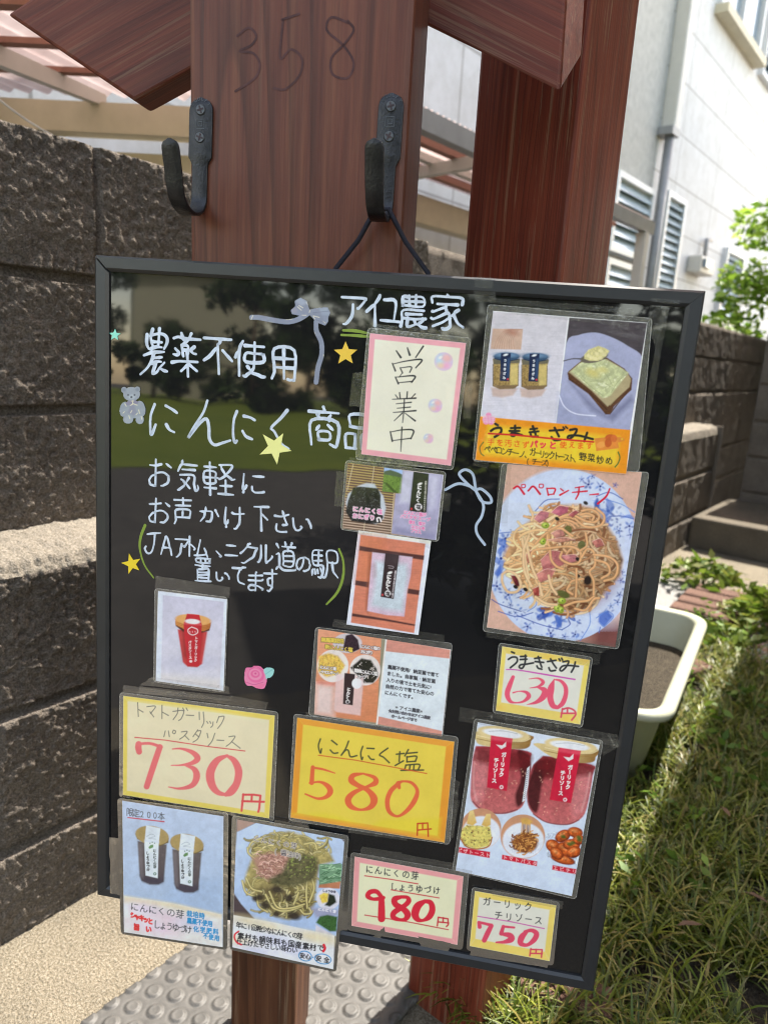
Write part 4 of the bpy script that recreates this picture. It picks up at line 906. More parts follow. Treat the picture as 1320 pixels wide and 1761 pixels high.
def weeds():
    cen = []; rr = []
    for k in range(60):
        x = rng.uniform(1.0, 2.6); y = .40 + .055 * (x - .7) + rng.uniform(-.02, .09)
        cen.append((x, y, .05)); rr.append((.06, .05, .045))
    for k in range(24):
        x = rng.uniform(1.0, 2.2); y = rng.uniform(-.05, .4)
        cen.append((x, y, .055)); rr.append((.05, .05, .03))
    me = leaf_cloud(cen, rr, 1500, .015, [(.09, .17, .02), (.14, .24, .03), (.2, .3, .05), (.07, .13, .02)], 21, .35)
    tag(link("ground_cover", me, MAT['leaf']), "small round green weeds growing through the grass edge", "ground cover", kind="stuff")
weeds()
def ivy(name, label, x, y, h, r_, n, seed, size=.028):
    t = empty(name, (x, y, 0), label, "plant", "leafy plants by the bricks")
    cen = [(x + r_ * math.cos(a) * q, y + r_ * math.sin(a) * q, h * z) for a, q, z in zip(np.linspace(0, 6, 9), np.tile([.3, .8, 1.0], 3), np.tile([.9, .6, .4], 3))]
    m = MB()
    for c in cen: m.tube([(x, y, 0), ((x + c[0]) / 2, (y + c[1]) / 2, c[2] * .8), c], [.004, .003, .002], 5)
    link("stem", m.me("stem", True), MAT['leaf'], t)
    me = t.children[0].data; colattr(me, (.08, .13, .03))
    link("foliage", leaf_cloud(cen, [(r_ * .5, r_ * .5, h * .4)] * len(cen), n, size, [(.11, .18, .02), (.17, .24, .03), (.08, .12, .02), (.2, .22, .04)], seed, .4), MAT['leaf'], t)
ivy("leafy_plant", "green leafy plant behind the row of red bricks", 2.93, .68, .12, .13, 260, 41)
ivy("leafy_plant", "green leafy plant trailing past the right ends of the red bricks", 2.60, .43, .10, .10, 200, 42)
ivy("leafy_plant", "low green plant growing against the front of the brick row", 2.36, .46, .07, .09, 160, 43)
ivy("leafy_plant", "green leafy plant to the right of the bricks near the step", 2.83, .44, .09, .09, 160, 44)
MAT['brick'] = concrete("old_red_brick", (.075, .042, .032), (.125, .07, .053), (.18, .105, .08), 180, .7, .003)
BG = "loose red bricks in the garden"
def brick(label, x, y, z, rot, sc=1.0):
    m = MB().box(-.041, .041, -.105, .105, 0, .06)
    o = link("brick", m.me("brick"), MAT['brick'], None, Matrix.Translation((x, y, z)) @ Matrix.Rotation(rot, 4, 'Z') @ Matrix.Scale(sc, 4))
    bevel(o, .011, 3); return tag(o, label, "brick", BG)
b0 = brick("red brick lying nearest in the row of four", 2.52, .565, .004, rad(6))
for lab, x in (("second red brick of the row of four, counted from the grass", 2.615), ("third red brick of the row of four, counted from the grass", 2.71), ("red brick farthest back in the row of four, by the step", 2.805)):
    c = b0.copy(); COL.objects.link(c); c.location = (x, .565 + rng.uniform(-.01, .01), .004); c.rotation_euler = (0, 0, rad(6) + rng.uniform(-.06, .06)); c["label"] = lab
brick("red brick half hidden in weeds beside the planter", 2.03, .475, .0, rad(70), .8)
brick("pale reddish brick lying in the grass at the foot of the gate post", .81, .285, .0, rad(20), .7)
def dry_leaf(label, px, py, rot, first=[]):
    p = on_z(np.array(px), np.array(py), .07)
    V = [(-.03, 0, 0), (-.012, .011, .006), (.012, .010, .008), (.032, 0, .003), (.012, -.010, .009), (-.012, -.011, .005)]
    if not first:
        o = link("dry_leaf", mesh("dry_leaf", V, [(0, 1, 2, 3), (0, 3, 4, 5)]), plain("brown_dead_leaf", (.12, .065, .035), .7)); first.append(o)
    else:
        o = first[0].copy(); COL.objects.link(o)
    o.location = Vector([float(t) for t in p]); o.rotation_euler = (.3, .2, rot); o.scale = (.62, .62, .62); tag(o, label, "leaf", "dead leaves on the grass")
dry_leaf("reddish dead leaf lying on the grass near the lower right corner of the board", 1186, 1592, 2.2)
dry_leaf("small dead leaf on the grass below the weeds, midway up the right side", 1245, 1396, .7)
dry_leaf("brown dead leaf at the right edge of the grass", 1300, 1545, 1.4)

# planter tub
def tub():
    t = empty("planter_tub", (1.66, .575, 0), "cream plastic planter tub half hidden by the right edge of the board", "planter")
    def ring(L, W, r, z, n=8):
        out = []
        for (sx, sy, a0) in ((1, 1, 0), (-1, 1, 90), (-1, -1, 180), (1, -1, 270)):
            for k in range(n + 1):
                a = rad(a0 + 90 * k / n); out.append((sx * (L / 2 - r) + r * math.cos(a), sy * (W / 2 - r) + r * math.sin(a), z))
        return out
    prof = [(.58, .28, .05, .0), (.66, .35, .06, .185), (.665, .355, .06, .186), (.70, .39, .075, .187), (.705, .395, .077, .195), (.70, .39, .075, .205), (.66, .35, .06, .206), (.645, .335, .055, .2), (.60, .30, .05, .06)]
    rings = [ring(*p) for p in prof]; n = len(rings[0]); V = sum(rings, []); F = []
    for i in range(len(rings) - 1):
        for k in range(n): F.append((i * n + k, i * n + (k + 1) % n, (i + 1) * n + (k + 1) % n, (i + 1) * n + k))
    F.append(tuple(range(n))[::-1])
    M = Matrix.Translation((1.66, .575, .004)) @ Matrix.Rotation(rad(9), 4, 'Z')
    link("tub", mesh("tub", V, F, True), plain("cream_plastic", (.36, .37, .28), .45, 0, .4, .07, 20), t, M)
    link("soil", mesh("soil", ring(.615, .31, .05, .11), [tuple(range(n))]), MAT['soil'], t, M)
tub()

# studded rubber mat
def mat_():
    m, nt, b = new_mat("grey_stud_rubber")
    v = coords(nt)
    nt.links.new(ramp(nt, noise_tex(nt, v, 30, 5, .7), [(.3, (.045, .043, .040)), (.7, (.09, .086, .08))]), b.inputs["Base Color"])
    b.inputs["Roughness"].default_value = .6
    x0, x1, y0, y1 = .12, .96, .435, .741; step = .0022
    xs = np.arange(x0, x1, step); ys = np.arange(y0, y1, step)
    X, Y = np.meshgrid(xs, ys, indexing='ij')
    p = .032; R = .0104
    row = np.round((Y - y0) / (p * .866)); cx = np.round((X - (row % 2) * p / 2) / p) * p + (row % 2) * p / 2; cy = y0 + row * p * .866
    d = np.hypot(X - cx, Y - cy)
    Z = .011 + .0022 * np.clip((R - d) / .0015, 0, 1) - .0008 * np.exp(-((d - R - .0012) / .0012) ** 2) + .0009 * np.exp(-((d - R + .0024) / .0012) ** 2) + .004 * (fbm(X * 5, Y * 5, 2, 2) - .5)
    V = np.stack([X, Y, Z], -1)
    e = V.copy()
    me = quad_mesh("stud_mat", V.reshape(-1, 3), grid_quads(*X.shape)[:, ::-1], True)
    o = link("stud_mat", me, m)
    so = o.modifiers.new("thick", 'SOLIDIFY'); so.thickness = .009; so.offset = -1
    tag(o, "grey rubber mat with round studs lying under the wooden posts", "mat")
mat_()

# ================================================================= POSTS
def frame_box(name, p0, ax, ay, az, mat, parent, bev=.004):
    """box whose grain runs along its own local z: p0 is one corner, ax ay az edge vectors"""
    ax, ay, az = [np.array(a, float) for a in (ax, ay, az)]
    L = [np.linalg.norm(a) for a in (ax, ay, az)]
    R = Matrix(np.array([ax / L[0], ay / L[1], az / L[2]]).T.tolist()).to_4x4()
    M = Matrix.Translation(Vector([float(t) for t in p0])) @ R
    o = link(name, MB().box(0, L[0], 0, L[1], 0, L[2]).me(name), mat, parent, M)
    if bev: bevel(o, bev)
    return o
DP = .587                                        # distance to the front of the hook plank
pl = on_d(np.array(325.), np.array(300.), DP); pr = on_d(np.array(697.), np.array(300.), DP)
sign = empty("wooden_signpost", tuple((pl + pr) / 2 * np.array([1, 1, 0]) + HN * .1), "stained wooden signpost with a wide hook plank and two slanting arms", "signpost")
p0 = pl.copy(); p0[2] = .62
wpl = float((pr - pl) @ HU)
plank = frame_box("front_plank", p0, HU * wpl, HN * .085, UP * .95, MAT['plank'], sign, .005)
q0 = on_d(np.array(396.), np.array(1735.), DP + .095); q1 = on_d(np.array(507.), np.array(1735.), DP + .095)
p0 = q0.copy(); p0[2] = -.02
wq = float((q1 - q0) @ HU)
frame_box("post", p0, HU * wq, HN * .075, UP * 1.62, MAT['oldpost'], sign, .004)
def arm(front, back, along):
    """slanting board given by its outline; along: grain direction"""
    F = np.array(front); B = np.array(back)
    z = np.array(along) / np.linalg.norm(along); y = HN - z * (HN @ z); y /= np.linalg.norm(y); x = np.cross(y, z)
    R = np.array([x, y, z]); o = F[0]
    m = MB().prism((F - o) @ R.T, (B - o) @ R.T)
    M = Matrix.Translation(Vector([float(t) for t in o])) @ Matrix(R.T.tolist()).to_4x4()
    ob = link("cross_arm", m.me("cross_arm"), MAT['arm'], sign, M); bevel(ob, .003); return ob
DA = DP + .097
fl = [on_d(np.array(float(a)), np.array(float(b)), DA) for a, b in ((12, 24), (231, 173), (470, 40), (330, -190))]
arm(fl, [p + HN * .035 for p in fl], fl[2] - fl[1])
DR = DP + .087
fr_ = [on_d(np.array(float(a)), np.array(float(b)), DR) for a, b in ((600, -22), (962, 159), (975, -40), (985, -130), (620, -260))]
bk = [on_d(np.array(float(a)), np.array(float(b)), DR + .045) for a, b in ((600, -22), (1000, 96), (1008, -40), (1015, -130), (620, -260))]
arm(fr_, bk, fr_[1] - fr_[0])
# second post, square to the block wall
DG = .765
c0 = on_d(np.array(965.), np.array(470.), DG)                 # nearest corner
lx = on_d(np.array(795.), np.array(470.), DG)
gate = empty("gate_post", (c0[0] + .05, c0[1] + .05, 0), "square dark red wooden post standing behind the right half of the board", "post")
def solve_w(px, py, d):                                      # length along d from c0 that lands on the pixel column
    lo, hi = 0, .4
    for _ in range(40):
        m = (lo + hi) / 2; q = project(c0 + np.array(d) * m)
        if abs(q[0] - 965) < abs(px - 965): lo = m
        else: hi = m
    return lo
wl = solve_w(795, 470, (0, 1, 0)); wr = solve_w(1041, 485, (1, 0, 0))
p0 = np.array([c0[0], c0[1] + wl, -.02])
frame_box("post_shaft", p0, (0, -wl, 0), (wr, 0, 0), UP * 1.75, MAT['post'], gate, .004)
print("gate post", wl, wr, "plank", wpl, "post", wq)
# writing on the plank: 358
def ribbon(pts, half, nrm, lift=.0, closed=False):
    """flat stroke with round ends; pts in 3-D, half widths, nrm points to the viewer"""
    P = np.array(pts, float); h = np.asarray(half if hasattr(half, '__len__') else [half] * len(P), float)
    T = np.gradient(P, axis=0); T /= (np.linalg.norm(T, axis=1)[:, None] + 1e-12)
    Sd = np.cross(nrm, T)
    V = []; F = []
    def fan(c, t, s, r):
        i = len(V); V.append(c)
        for k in range(7):
            w = math.pi * (k / 6 - .5); V.append(c + r * (math.cos(w) * t + math.sin(w) * s))
        for k in range(6): F.append((i, i + 1 + k, i + 2 + k))
    A = P + Sd * h[:, None]; B = P - Sd * h[:, None]
    for k in range(len(P)): V.append(A[k]); V.append(B[k])
    for k in range(len(P) - 1): F.append((2 * k, 2 * k + 1, 2 * k + 3, 2 * k + 2))
    fan(P[0], -T[0], -Sd[0], h[0]); fan(P[-1], T[-1], Sd[-1], h[-1])
    return [v + nrm * lift for v in V], F
def px_strokes(name, strokes, half, to3d, nrm, mat, parent, lift=.0002, smooth=True):
    m = MB()
    for s in strokes:
        q = np.array(s, float)
        if q.shape[1] > 2: h = catmull(q, 5)[:, 2] if smooth else q[:, 2]; q = q[:, :2]
        else: h = None
        q = catmull(q, 5) if smooth and len(q) > 2 else q
        if len(q) == 2: q = np.array([q[0], (q[0] + q[1]) / 2, q[1]])
        p = to3d(q[:, 0], q[:, 1])
        if h is not None and len(h) != len(p): h = np.linspace(h[0], h[-1], len(p))
        hh = half if h is None else h * half
        v, f = ribbon(p, hh if hasattr(hh, '__len__') else [hh] * len(p), nrm, lift)
        m.add(v, f)
    return link(name, m.me(name), mat, parent)
num = [[(408, 62), (428, 48), (441, 62), (432, 78), (412, 88), (436, 92), (447, 112), (438, 135), (405, 157)],
       [(487, 35), (482, 100), (500, 85), (519, 100), (516, 128), (492, 153), (471, 152)], [(485, 34), (515, 24)],
       [(600, 40), (570, 30), (562, 52), (590, 78), (608, 108), (598, 134), (572, 128), (570, 100), (592, 76), (608, 52), (598, 36)]]
o = px_strokes("marker_number", num, .0009, lambda x, y: on_d(x, y, DP), -HN, MAT['number'], plank, .0003)

# ------------------------------------------------------------ hooks
def hook(px_top, px_bot, tip, tw, k):
    """iron strap: plate on the plank, bend at the foot, arm coming forward and up to the tip"""
    pt = on_d(np.array(px_top[0]), np.array(px_top[1]), DP - .0015); pb = on_d(np.array(px_bot[0]), np.array(px_bot[1]), DP - .0015)
    s = float((pb - pt) @ HU); L = pt[2] - pb[2]
    # forward distance of the arm tip, from where its pixel column crosses the strap's own vertical plane
    lo, hi = 0.0, .09
    for _ in range(40):
        mid = (lo + hi) / 2; q = project(pb - HN * mid + UP * L * .62)
        if q[0] > tip[0]: lo = mid
        else: hi = mid
    fw = lo
    d = rays(np.array(tip[0]), np.array(tip[1])); q = EYE + d * ((DP - fw) / (d @ HN)); zt = q[2]
    c = pb - pt; lean = np.array([0, 0, 0.0])
    wu = .0098; wl_ = .0066; th = .0026
    cen = []; wid = []
    def along(t): return pt + (pb - pt) * t
    for t in np.linspace(0, 1, 26):
        p = along(t); z = t * L
        if z < wu: w_ = math.sqrt(max(wu ** 2 - (wu - z) ** 2, .0000004))
        elif t < .61: w_ = wu
        elif t < .66: w_ = wu + (wl_ - wu) * (t - .61) / .05
        else: w_ = wl_
        cen.append(p); wid.append(w_)
    r = fw * .42
    base = pb
    for a in np.linspace(12, 180 - 8, 12):
        a = rad(a); cen.append(base - HN * (r * (1 - math.cos(a))) * 1.0 - UP * r * math.sin(a) * .75); wid.append(wl_)
    end = cen[-1]; tipp = np.array([base[0], base[1], 0]) - HN * fw + UP * zt
    tipp = base - HN * fw + UP * (zt - base[2])
    for t in np.linspace(.08, 1, 14):
        p = end + (tipp - end) * t; cen.append(p)
        rem = (1 - t) * np.linalg.norm(tipp - end)
        wid.append(math.sqrt(max(wl_ ** 2 - max(0, wl_ - rem) ** 2, .0000004)) * 1.04)
    cen = np.array(cen); T = np.gradient(cen, axis=0); T /= np.linalg.norm(T, axis=1)[:, None]
    nrm = np.cross(T, HU); nrm /= np.linalg.norm(nrm, axis=1)[:, None]
    V = []; F = []
    for i in range(len(cen)):
        for (a, b) in ((-1, .5), (1, .5), (1, -.5), (-1, -.5)): V.append(cen[i] + HU * wid[i] * a + nrm[i] * th * b)
    for i in range(len(cen) - 1):
        for j in range(4): F.append((4 * i + j, 4 * i + (j + 1) % 4, 4 * i + 4 + (j + 1) % 4, 4 * i + 4 + j))
    F.append((3, 2, 1, 0)); n = len(V); F.append((n - 4, n - 3, n - 2, n - 1))
    o = link("hook", mesh("hook", V, F, True), MAT['hook'], sign); bevel(o, .0007, 2)
    fz = -HN
    for t in (.125, .40):
        sp = along(t) + fz * .0014
        m = MB(); n = 18
        ring0 = [sp + .0042 * (HU * math.cos(2 * math.pi * i / n) + UP * math.sin(2 * math.pi * i / n)) for i in range(n)]
        m.prism(ring0, [p + (sp - p) * .18 + fz * .0011 for p in ring0])
        k0 = len(m.f); a = rng.uniform(.2, 1.3)
        for w_, e in ((a, .0012), (a + math.pi / 2, .00125)):
            u = HU * math.cos(w_) + UP * math.sin(w_); v = -HU * math.sin(w_) + UP * math.cos(w_); b = sp + fz * e
            q = [b - u * .0028 - v * .0006, b + u * .0028 - v * .0006, b + u * .0028 + v * .0006, b - u * .0028 + v * .0006]
            m.hexa(q, [p + fz * .0002 for p in q])
        me = m.me("screw"); me.materials.append(MAT['screw']); me.materials.append(MAT['slot_dark'])  # second material draws the cross slot as dark bars on the head
        for i in range(k0, len(me.polygons)): me.polygons[i].material_index = 1
        link("screw", me, None, o)
    # pressed-in double square and lettering
    st = []
    c2 = along(.265) + fz * .0017
    for h in (.0034, .0016): st.append([c2 + HU * (a * h) + UP * (b * h) for a, b in ((-1, -1), (1, -1), (1, 1), (-1, 1), (-1, -1))])
    for i, ch in enumerate("SCULPT"):
        an = rad(-60 + 24 * i); ctr = along(.125) + fz * .0017
        up = HU * math.sin(an) + UP * math.cos(an); ri = HU * math.cos(an) - UP * math.sin(an)
        for l in glyph(ch):
            st.append([ctr + up * (.0066 + .0038 * (y)) + ri * .0036 * (x - .28) for x, y in l])
    m = MB()
    for s in st:
        s = np.array(s)
        if len(s) == 2: s = np.array([s[0], (s[0] + s[1]) / 2, s[1]])
        for a, b in zip(s[:-1], s[1:]):
            v, f = ribbon([a, (a + b) / 2, b], [.00019] * 3, fz, 0); m.add(v, f)
    link("stamp", m.me("stamp"), MAT['screw'], o)
    return pb, fw, o
hook((347., 168.), (343., 338.), (291., 238.), 0, 0)
PB, FW, HK = hook((674., 160.), (662., 345.), (646., 238.), 0, 1)
tag(HK)

# ================================================================= MENU BOARD
board = empty("menu_board", BTL + BU * .2375 + BV * .6 + BN * .01, "black framed menu board hanging from the right hook, lettered in white paint marker", "menu board")
BW, BH = .475, .600
FN = -BN                                       # towards the viewer
FWD = .0118                                    # frame width
def B(s, t, off): return BTL + BU * s + BV * t + BN * off
def rail(a, b, c, d):
    """frame side: outer a->b, inner d<-c in (s,t); bevelled inner lip"""
    m = MB()
    prof0 = [B(*a, .016), B(*a, .0016), B(*[a[i] + (d[i] - a[i]) * .14 for i in (0, 1)], 0), B(*[a[i] + (d[i] - a[i]) * .8 for i in (0, 1)], 0.0002), B(*d, .0022), B(*d, .0155)]
    prof1 = [B(*b, .016), B(*b, .0016), B(*[b[i] + (c[i] - b[i]) * .14 for i in (0, 1)], 0), B(*[b[i] + (c[i] - b[i]) * .8 for i in (0, 1)], 0.0002), B(*c, .0022), B(*c, .0155)]
    m.prism(prof0, prof1)
    return link("frame_rail", m.me("frame_rail"), MAT['frame'], board)
g_ = .00025
w = FWD
rail((0.0008, 0), (BW, 0), (BW - w, w), (w + .0004, w))
rail((BW, g_), (BW, BH - g_), (BW - w, BH - w), (BW - w, w + g_))
rail((BW, BH), (0, BH), (w, BH - w), (BW - w, BH - w))
rail((0, BH - g_), (0, .001), (w, w + .0014), (w, BH - w - g_))
PO = .0040                                      # panel depth behind the frame front
m = MB().hexa([B(w * .6, w * .6, PO), B(BW - w * .6, w * .6, PO), B(BW - w * .6, BH - w * .6, PO), B(w * .6, BH - w * .6, PO)],
              [B(w * .6, w * .6, .0135), B(BW - w * .6, w * .6, .0135), B(BW - w * .6, BH - w * .6, .0135), B(w * .6, BH - w * .6, .0135)])
link("panel", m.me("panel"), MAT['panel'], board)
# cord from the hook foot to two points behind the top rail
hk = PB - HN * (FW * .20) - UP * .0085
cl = on_board(np.array(577.), np.array(462.), .015); cr_ = on_board(np.array(736.), np.array(470.), .015)
pts = [cl + BV * .02, cl, (cl * .5 + hk * .5) + UP * -.0004, hk - HU * .005 + UP * .0005, hk + UP * -.0003, hk + HU * .005 + UP * .0005, (cr_ * .5 + hk * .5), cr_, cr_ + BV * .02]
link("cord", MB().tube(pts, .0019, 8).me("cord", True), MAT['cord'], board)

# white paint-marker lettering
def gbox(ch, x0, y0, x1, y1, sh=.06):
    """strokes of ch stretched into a pixel box, following the slope of the writing"""
    st = glyph(ch); a = np.vstack(st); lo, hi = a.min(0), a.max(0); out = []
    sx = (x1 - x0) / max(hi[0] - lo[0], 1e-6); sy = (y1 - y0) / max(hi[1] - lo[1], 1e-6)
    if hi[0] - lo[0] < .05: sx = sy
    for l in st:
        x = x0 + (l[:, 0] - lo[0]) * sx; y = y1 - (l[:, 1] - lo[1]) * sy
        out.append(np.stack([x, y + sh * (x - (x0 + x1) / 2)], -1))
    return out
def lettering(items, half=.00125, mat='ink', name="lettering", extra=()):
    st = []
    for it in items:
        for l in gbox(*it): st.append(l + rng.normal(0, .35, l.shape))
    st += [np.array(e, float) for e in extra]
    m = MB()
    for q in st:
        if len(q) == 2 and np.abs(q[0] - q[1]).max() < .01: q = q + [[0, 0], [1, 1]]
        q = catmull(q, 4) if len(q) > 2 else np.linspace(q[0], q[-1], 4)
        p = on_board(q[:, 0], q[:, 1], PO)
        u = np.linspace(0, 1, len(p)); hh = half * (1 + .2 * np.sin(u * 5 + rng.uniform(0, 6))) * (1 - .3 * u ** 3)
        v, f = ribbon(p, hh, FN, .00015 + rng.uniform(0, .00008)); m.add(v, f)
    return link(name, m.me(name), MAT[mat], board)
def C1(*p): return [(160 + x * .34848, 420 + y * .34848) for x, y in p]
def C3(*p): return [(160 + x * .34848, 860 + y * .34848) for x, y in p]
lettering([], .00135, extra=[
    # nou
    *[[(200 + x * .1249, 520 + y * .1249) for x, y in s] for s in (
        [(428, 445), (422, 560), (450, 635), (492, 655)], [(470, 462), (560, 435), (650, 440), (700, 490), (700, 560), (660, 640)],
        [(505, 372), (480, 460), (488, 560), (525, 622)], [(598, 362), (590, 480), (578, 610)], [(505, 540), (628, 550)], [(480, 635), (560, 612), (630, 620)],
        [(385, 728), (500, 690), (660, 682)], [(520, 700), (490, 800), (430, 900), (335, 990)], [(530, 765), (628, 755)], [(500, 840), (570, 815), (620, 818)],
        [(545, 840), (520, 920), (505, 980), (560, 960), (600, 900), (665, 830)], [(605, 905), (650, 935), (700, 950)])],
    # yaku
    *[[(200 + x * .1249, 520 + y * .1249) for x, y in s] for s in (
        [(795, 492), (860, 475), (960, 500), (1160, 515)], [(900, 425), (925, 500), (955, 545)], [(1035, 430), (990, 520), (905, 590)],
        [(905, 590), (915, 680), (925, 740)], [(930, 585), (985, 600), (995, 660), (985, 720)], [(930, 655), (985, 660)], [(975, 660), (985, 830), (990, 1020)],
        [(815, 635), (865, 695), (835, 722), (790, 712)], [(1075, 615), (1030, 660), (1060, 700), (1100, 712)], [(770, 825), (880, 810), (1120, 822)],
        [(975, 870), (895, 945)], [(1010, 860), (1110, 945)])],
])
lettering([], .00135, extra=[
    C1((305, 790), (285, 850), (285, 930), (293, 935), (310, 890)), C1((360, 797), (392, 815), (415, 832)), C1((363, 890), (378, 915), (402, 928)),
    C1((565, 772), (545, 830), (500, 900), (470, 955), (490, 930), (530, 880), (560, 862), (572, 900), (575, 960), (600, 990), (640, 980), (678, 968)),
    C1((710, 825), (695, 870), (692, 940), (700, 978), (710, 970)), C1((745, 848), (775, 855), (798, 868)), C1((738, 922), (755, 948), (785, 962)),
    C1((958, 820), (925, 860), (880, 905), (895, 925), (930, 985), (965, 1010)),
])
lettering([("不", 352, 583, 399, 643), ("使", 404, 587, 456, 647), ("用", 467, 601, 506, 653)], .00135)
lettering([("商", 531, 700, 582, 765), ("品", 594, 715, 640, 771)], .00135)
lettering([("お", 257, 790, 294, 835), ("気", 306, 792, 341, 843), ("軽", 351, 796, 404, 852), ("に", 418, 816, 454, 847)], .00106)
lettering([("お", 257, 858, 292, 898), ("声", 300, 857, 329, 901), ("か", 344, 872, 376, 897), ("け", 387, 872, 420, 909), ("下", 437, 872, 462, 912), ("さ", 473, 879, 496, 915), ("い", 504, 892, 535, 913)], .00102)
lettering([("A", 277, 923, 296, 954), ("ア", 302, 928, 323, 958), ("ト", 326, 923, 335, 957), ("ム", 335, 928, 357, 957), ("、", 372, 948, 379, 957), ("ニ", 388, 938, 408, 955),
           ("ク", 414, 935, 441, 968), ("ル", 443, 938, 468, 967), ("道", 475, 933, 509, 980), ("の", 510, 959, 533, 982), ("駅", 536, 947, 581, 994)], .00098, extra=[C3((270, 168), (300, 164), (335, 162)), C3((306, 166), (302, 215), (290, 255), (270, 262), (257, 240), (262, 228))])
lettering([("置", 336, 961, 363, 999), ("い", 372, 985, 394, 999), ("て", 400, 975, 423, 1004), ("ま", 428, 984, 452, 1015), ("す", 454, 980, 477, 1017)], .00098)
lettering([("ア", 588, 512, 627, 558), ("イ", 630, 507, 653, 560), ("ユ", 655, 516, 686, 552), ("農", 689, 507, 733, 563), ("家", 741, 506, 796, 566)], .0012)
for ln in ([C3((258, 124), (237, 180), (232, 240), (255, 320), (300, 383))], [C3((1214, 242), (1234, 300), (1233, 380), (1205, 455), (1152, 514))],
           [[(590, 568), (612, 569), (640, 575)], [(587, 576), (612, 577), (634, 579)]]):
    lettering([], .0011, 'ink_green', "green_marker_line", ln)

# ------------------------------------------------------------ printed cards: colours laid on a fine grid
ILL = np.array([.83, .88, .93])          # tint and level of the shade light, taken out of the colours read off the prints
def pc(c):
    k = srgb(c) / ILL; m = k.max()
    return np.clip(k * (.9 / m if m > .9 else 1.0), .004, .9)
class Canvas:
    """a print on the board; painted in photo-pixel coordinates"""
    def __init__(s, corners, off, step=.85, base=(225, 228, 232)):
        s.c = np.array(corners, float); s.off = off
        q = board_st(s.c[:, 0], s.c[:, 1], off)
        nu = int(max(np.linalg.norm(s.c[1] - s.c[0]), np.linalg.norm(s.c[2] - s.c[3])) / step) + 2
        nv = int(max(np.linalg.norm(s.c[3] - s.c[0]), np.linalg.norm(s.c[2] - s.c[1])) / step) + 2
        a = np.linspace(0, 1, nu); b = np.linspace(0, 1, nv); A, Bb = np.meshgrid(a, b, indexing='ij')
        s.shape = A.shape; s.A, s.B = A.ravel(), Bb.ravel()
        st = (q[0] * ((1 - A) * (1 - Bb))[..., None] + q[1] * (A * (1 - Bb))[..., None] + q[2] * (A * Bb)[..., None] + q[3] * ((1 - A) * Bb)[..., None]).reshape(-1, 2)
        s.st = st; s.W = st_world(st, off)
        p = project(s.W); s.X, s.Y = p[:, 0], p[:, 1]
        s.C = np.ones((len(p), 3)) * pc(base)
    def _box(s, x0, y0, x1, y1): return np.nonzero((s.X > x0) & (s.X < x1) & (s.Y > y0) & (s.Y < y1))[0]
    def blend(s, idx, cov, col, raw=False):
        c = col if raw else pc(col)
        s.C[idx] += (c - s.C[idx]) * cov[:, None]; return s
    def cov(s, poly, soft=.7):
        p = np.array(poly, float); i = s._box(p[:, 0].min() - 3, p[:, 1].min() - 3, p[:, 0].max() + 3, p[:, 1].max() + 3)
        x, y = s.X[i], s.Y[i]; ins = np.zeros(len(i), bool); d = np.full(len(i), 1e9)
        for (ax, ay), (bx, by) in zip(p, np.roll(p, -1, 0)):
            c = ((ay > y) != (by > y)); t = np.where(abs(by - ay) < 1e-9, 0, (y - ay) / (by - ay + 1e-12))
            ins ^= c & (x < ax + t * (bx - ax))
            L = (bx - ax) ** 2 + (by - ay) ** 2 + 1e-9; u = np.clip(((x - ax) * (bx - ax) + (y - ay) * (by - ay)) / L, 0, 1)
            d = np.minimum(d, np.hypot(x - ax - u * (bx - ax), y - ay - u * (by - ay)))
        return i, np.clip(.5 + np.where(ins, d, -d) / (2 * soft), 0, 1)
    def fill(s, poly, col, soft=.7, a=1.0, c2=None, axis=None):
        i, cv = s.cov(poly, soft)
        if c2 is not None:
            (x0, y0), (x1, y1) = axis; t = np.clip(((s.X[i] - x0) * (x1 - x0) + (s.Y[i] - y0) * (y1 - y0)) / ((x1 - x0) ** 2 + (y1 - y0) ** 2), 0, 1)
            cc = pc(col) * (1 - t[:, None]) + pc(c2) * t[:, None]
            return s.blend(i, cv * a, cc, True)
        return s.blend(i, cv * a, col)
    def ell(s, cx, cy, rx, ry, col, rot=0, soft=.8, a=1.0):
        m = max(rx, ry) + soft * 3 + 2; i = s._box(cx - m, cy - m, cx + m, cy + m); c, w = math.cos(rad(rot)), math.sin(rad(rot))
        u = ((s.X[i] - cx) * c + (s.Y[i] - cy) * w) / rx; v = (-(s.X[i] - cx) * w + (s.Y[i] - cy) * c) / ry
        return s.blend(i, np.clip(.5 + (1 - np.hypot(u, v)) * min(rx, ry) / (2 * soft), 0, 1) * a, col)
    def stroke(s, pts, r, col, smooth=True, soft=.6, a=1.0, n=5):
        q = np.array(pts, float)
        if q.shape[1] > 2: rr = q[:, 2]; q = q[:, :2]
        else: rr = np.full(len(q), float(r)) if not hasattr(r, '__len__') else np.array(r, float)
        if smooth and len(q) > 2: k = catmull(np.column_stack([q, rr]), n); q, rr = k[:, :2], np.maximum(k[:, 2], .2)
        m = rr.max() + 3; i = s._box(q[:, 0].min() - m, q[:, 1].min() - m, q[:, 0].max() + m, q[:, 1].max() + m)
        x, y = s.X[i], s.Y[i]; d = np.full(len(i), -1e9)
        for k in range(len(q) - 1):
            (ax, ay), (bx, by) = q[k], q[k + 1]; L = (bx - ax) ** 2 + (by - ay) ** 2 + 1e-9
            u = np.clip(((x - ax) * (bx - ax) + (y - ay) * (by - ay)) / L, 0, 1)
            d = np.maximum(d, rr[k] + (rr[k + 1] - rr[k]) * u - np.hypot(x - ax - u * (bx - ax), y - ay - u * (by - ay)))
        return s.blend(i, np.clip(.5 + d / (2 * soft), 0, 1) * a, col)
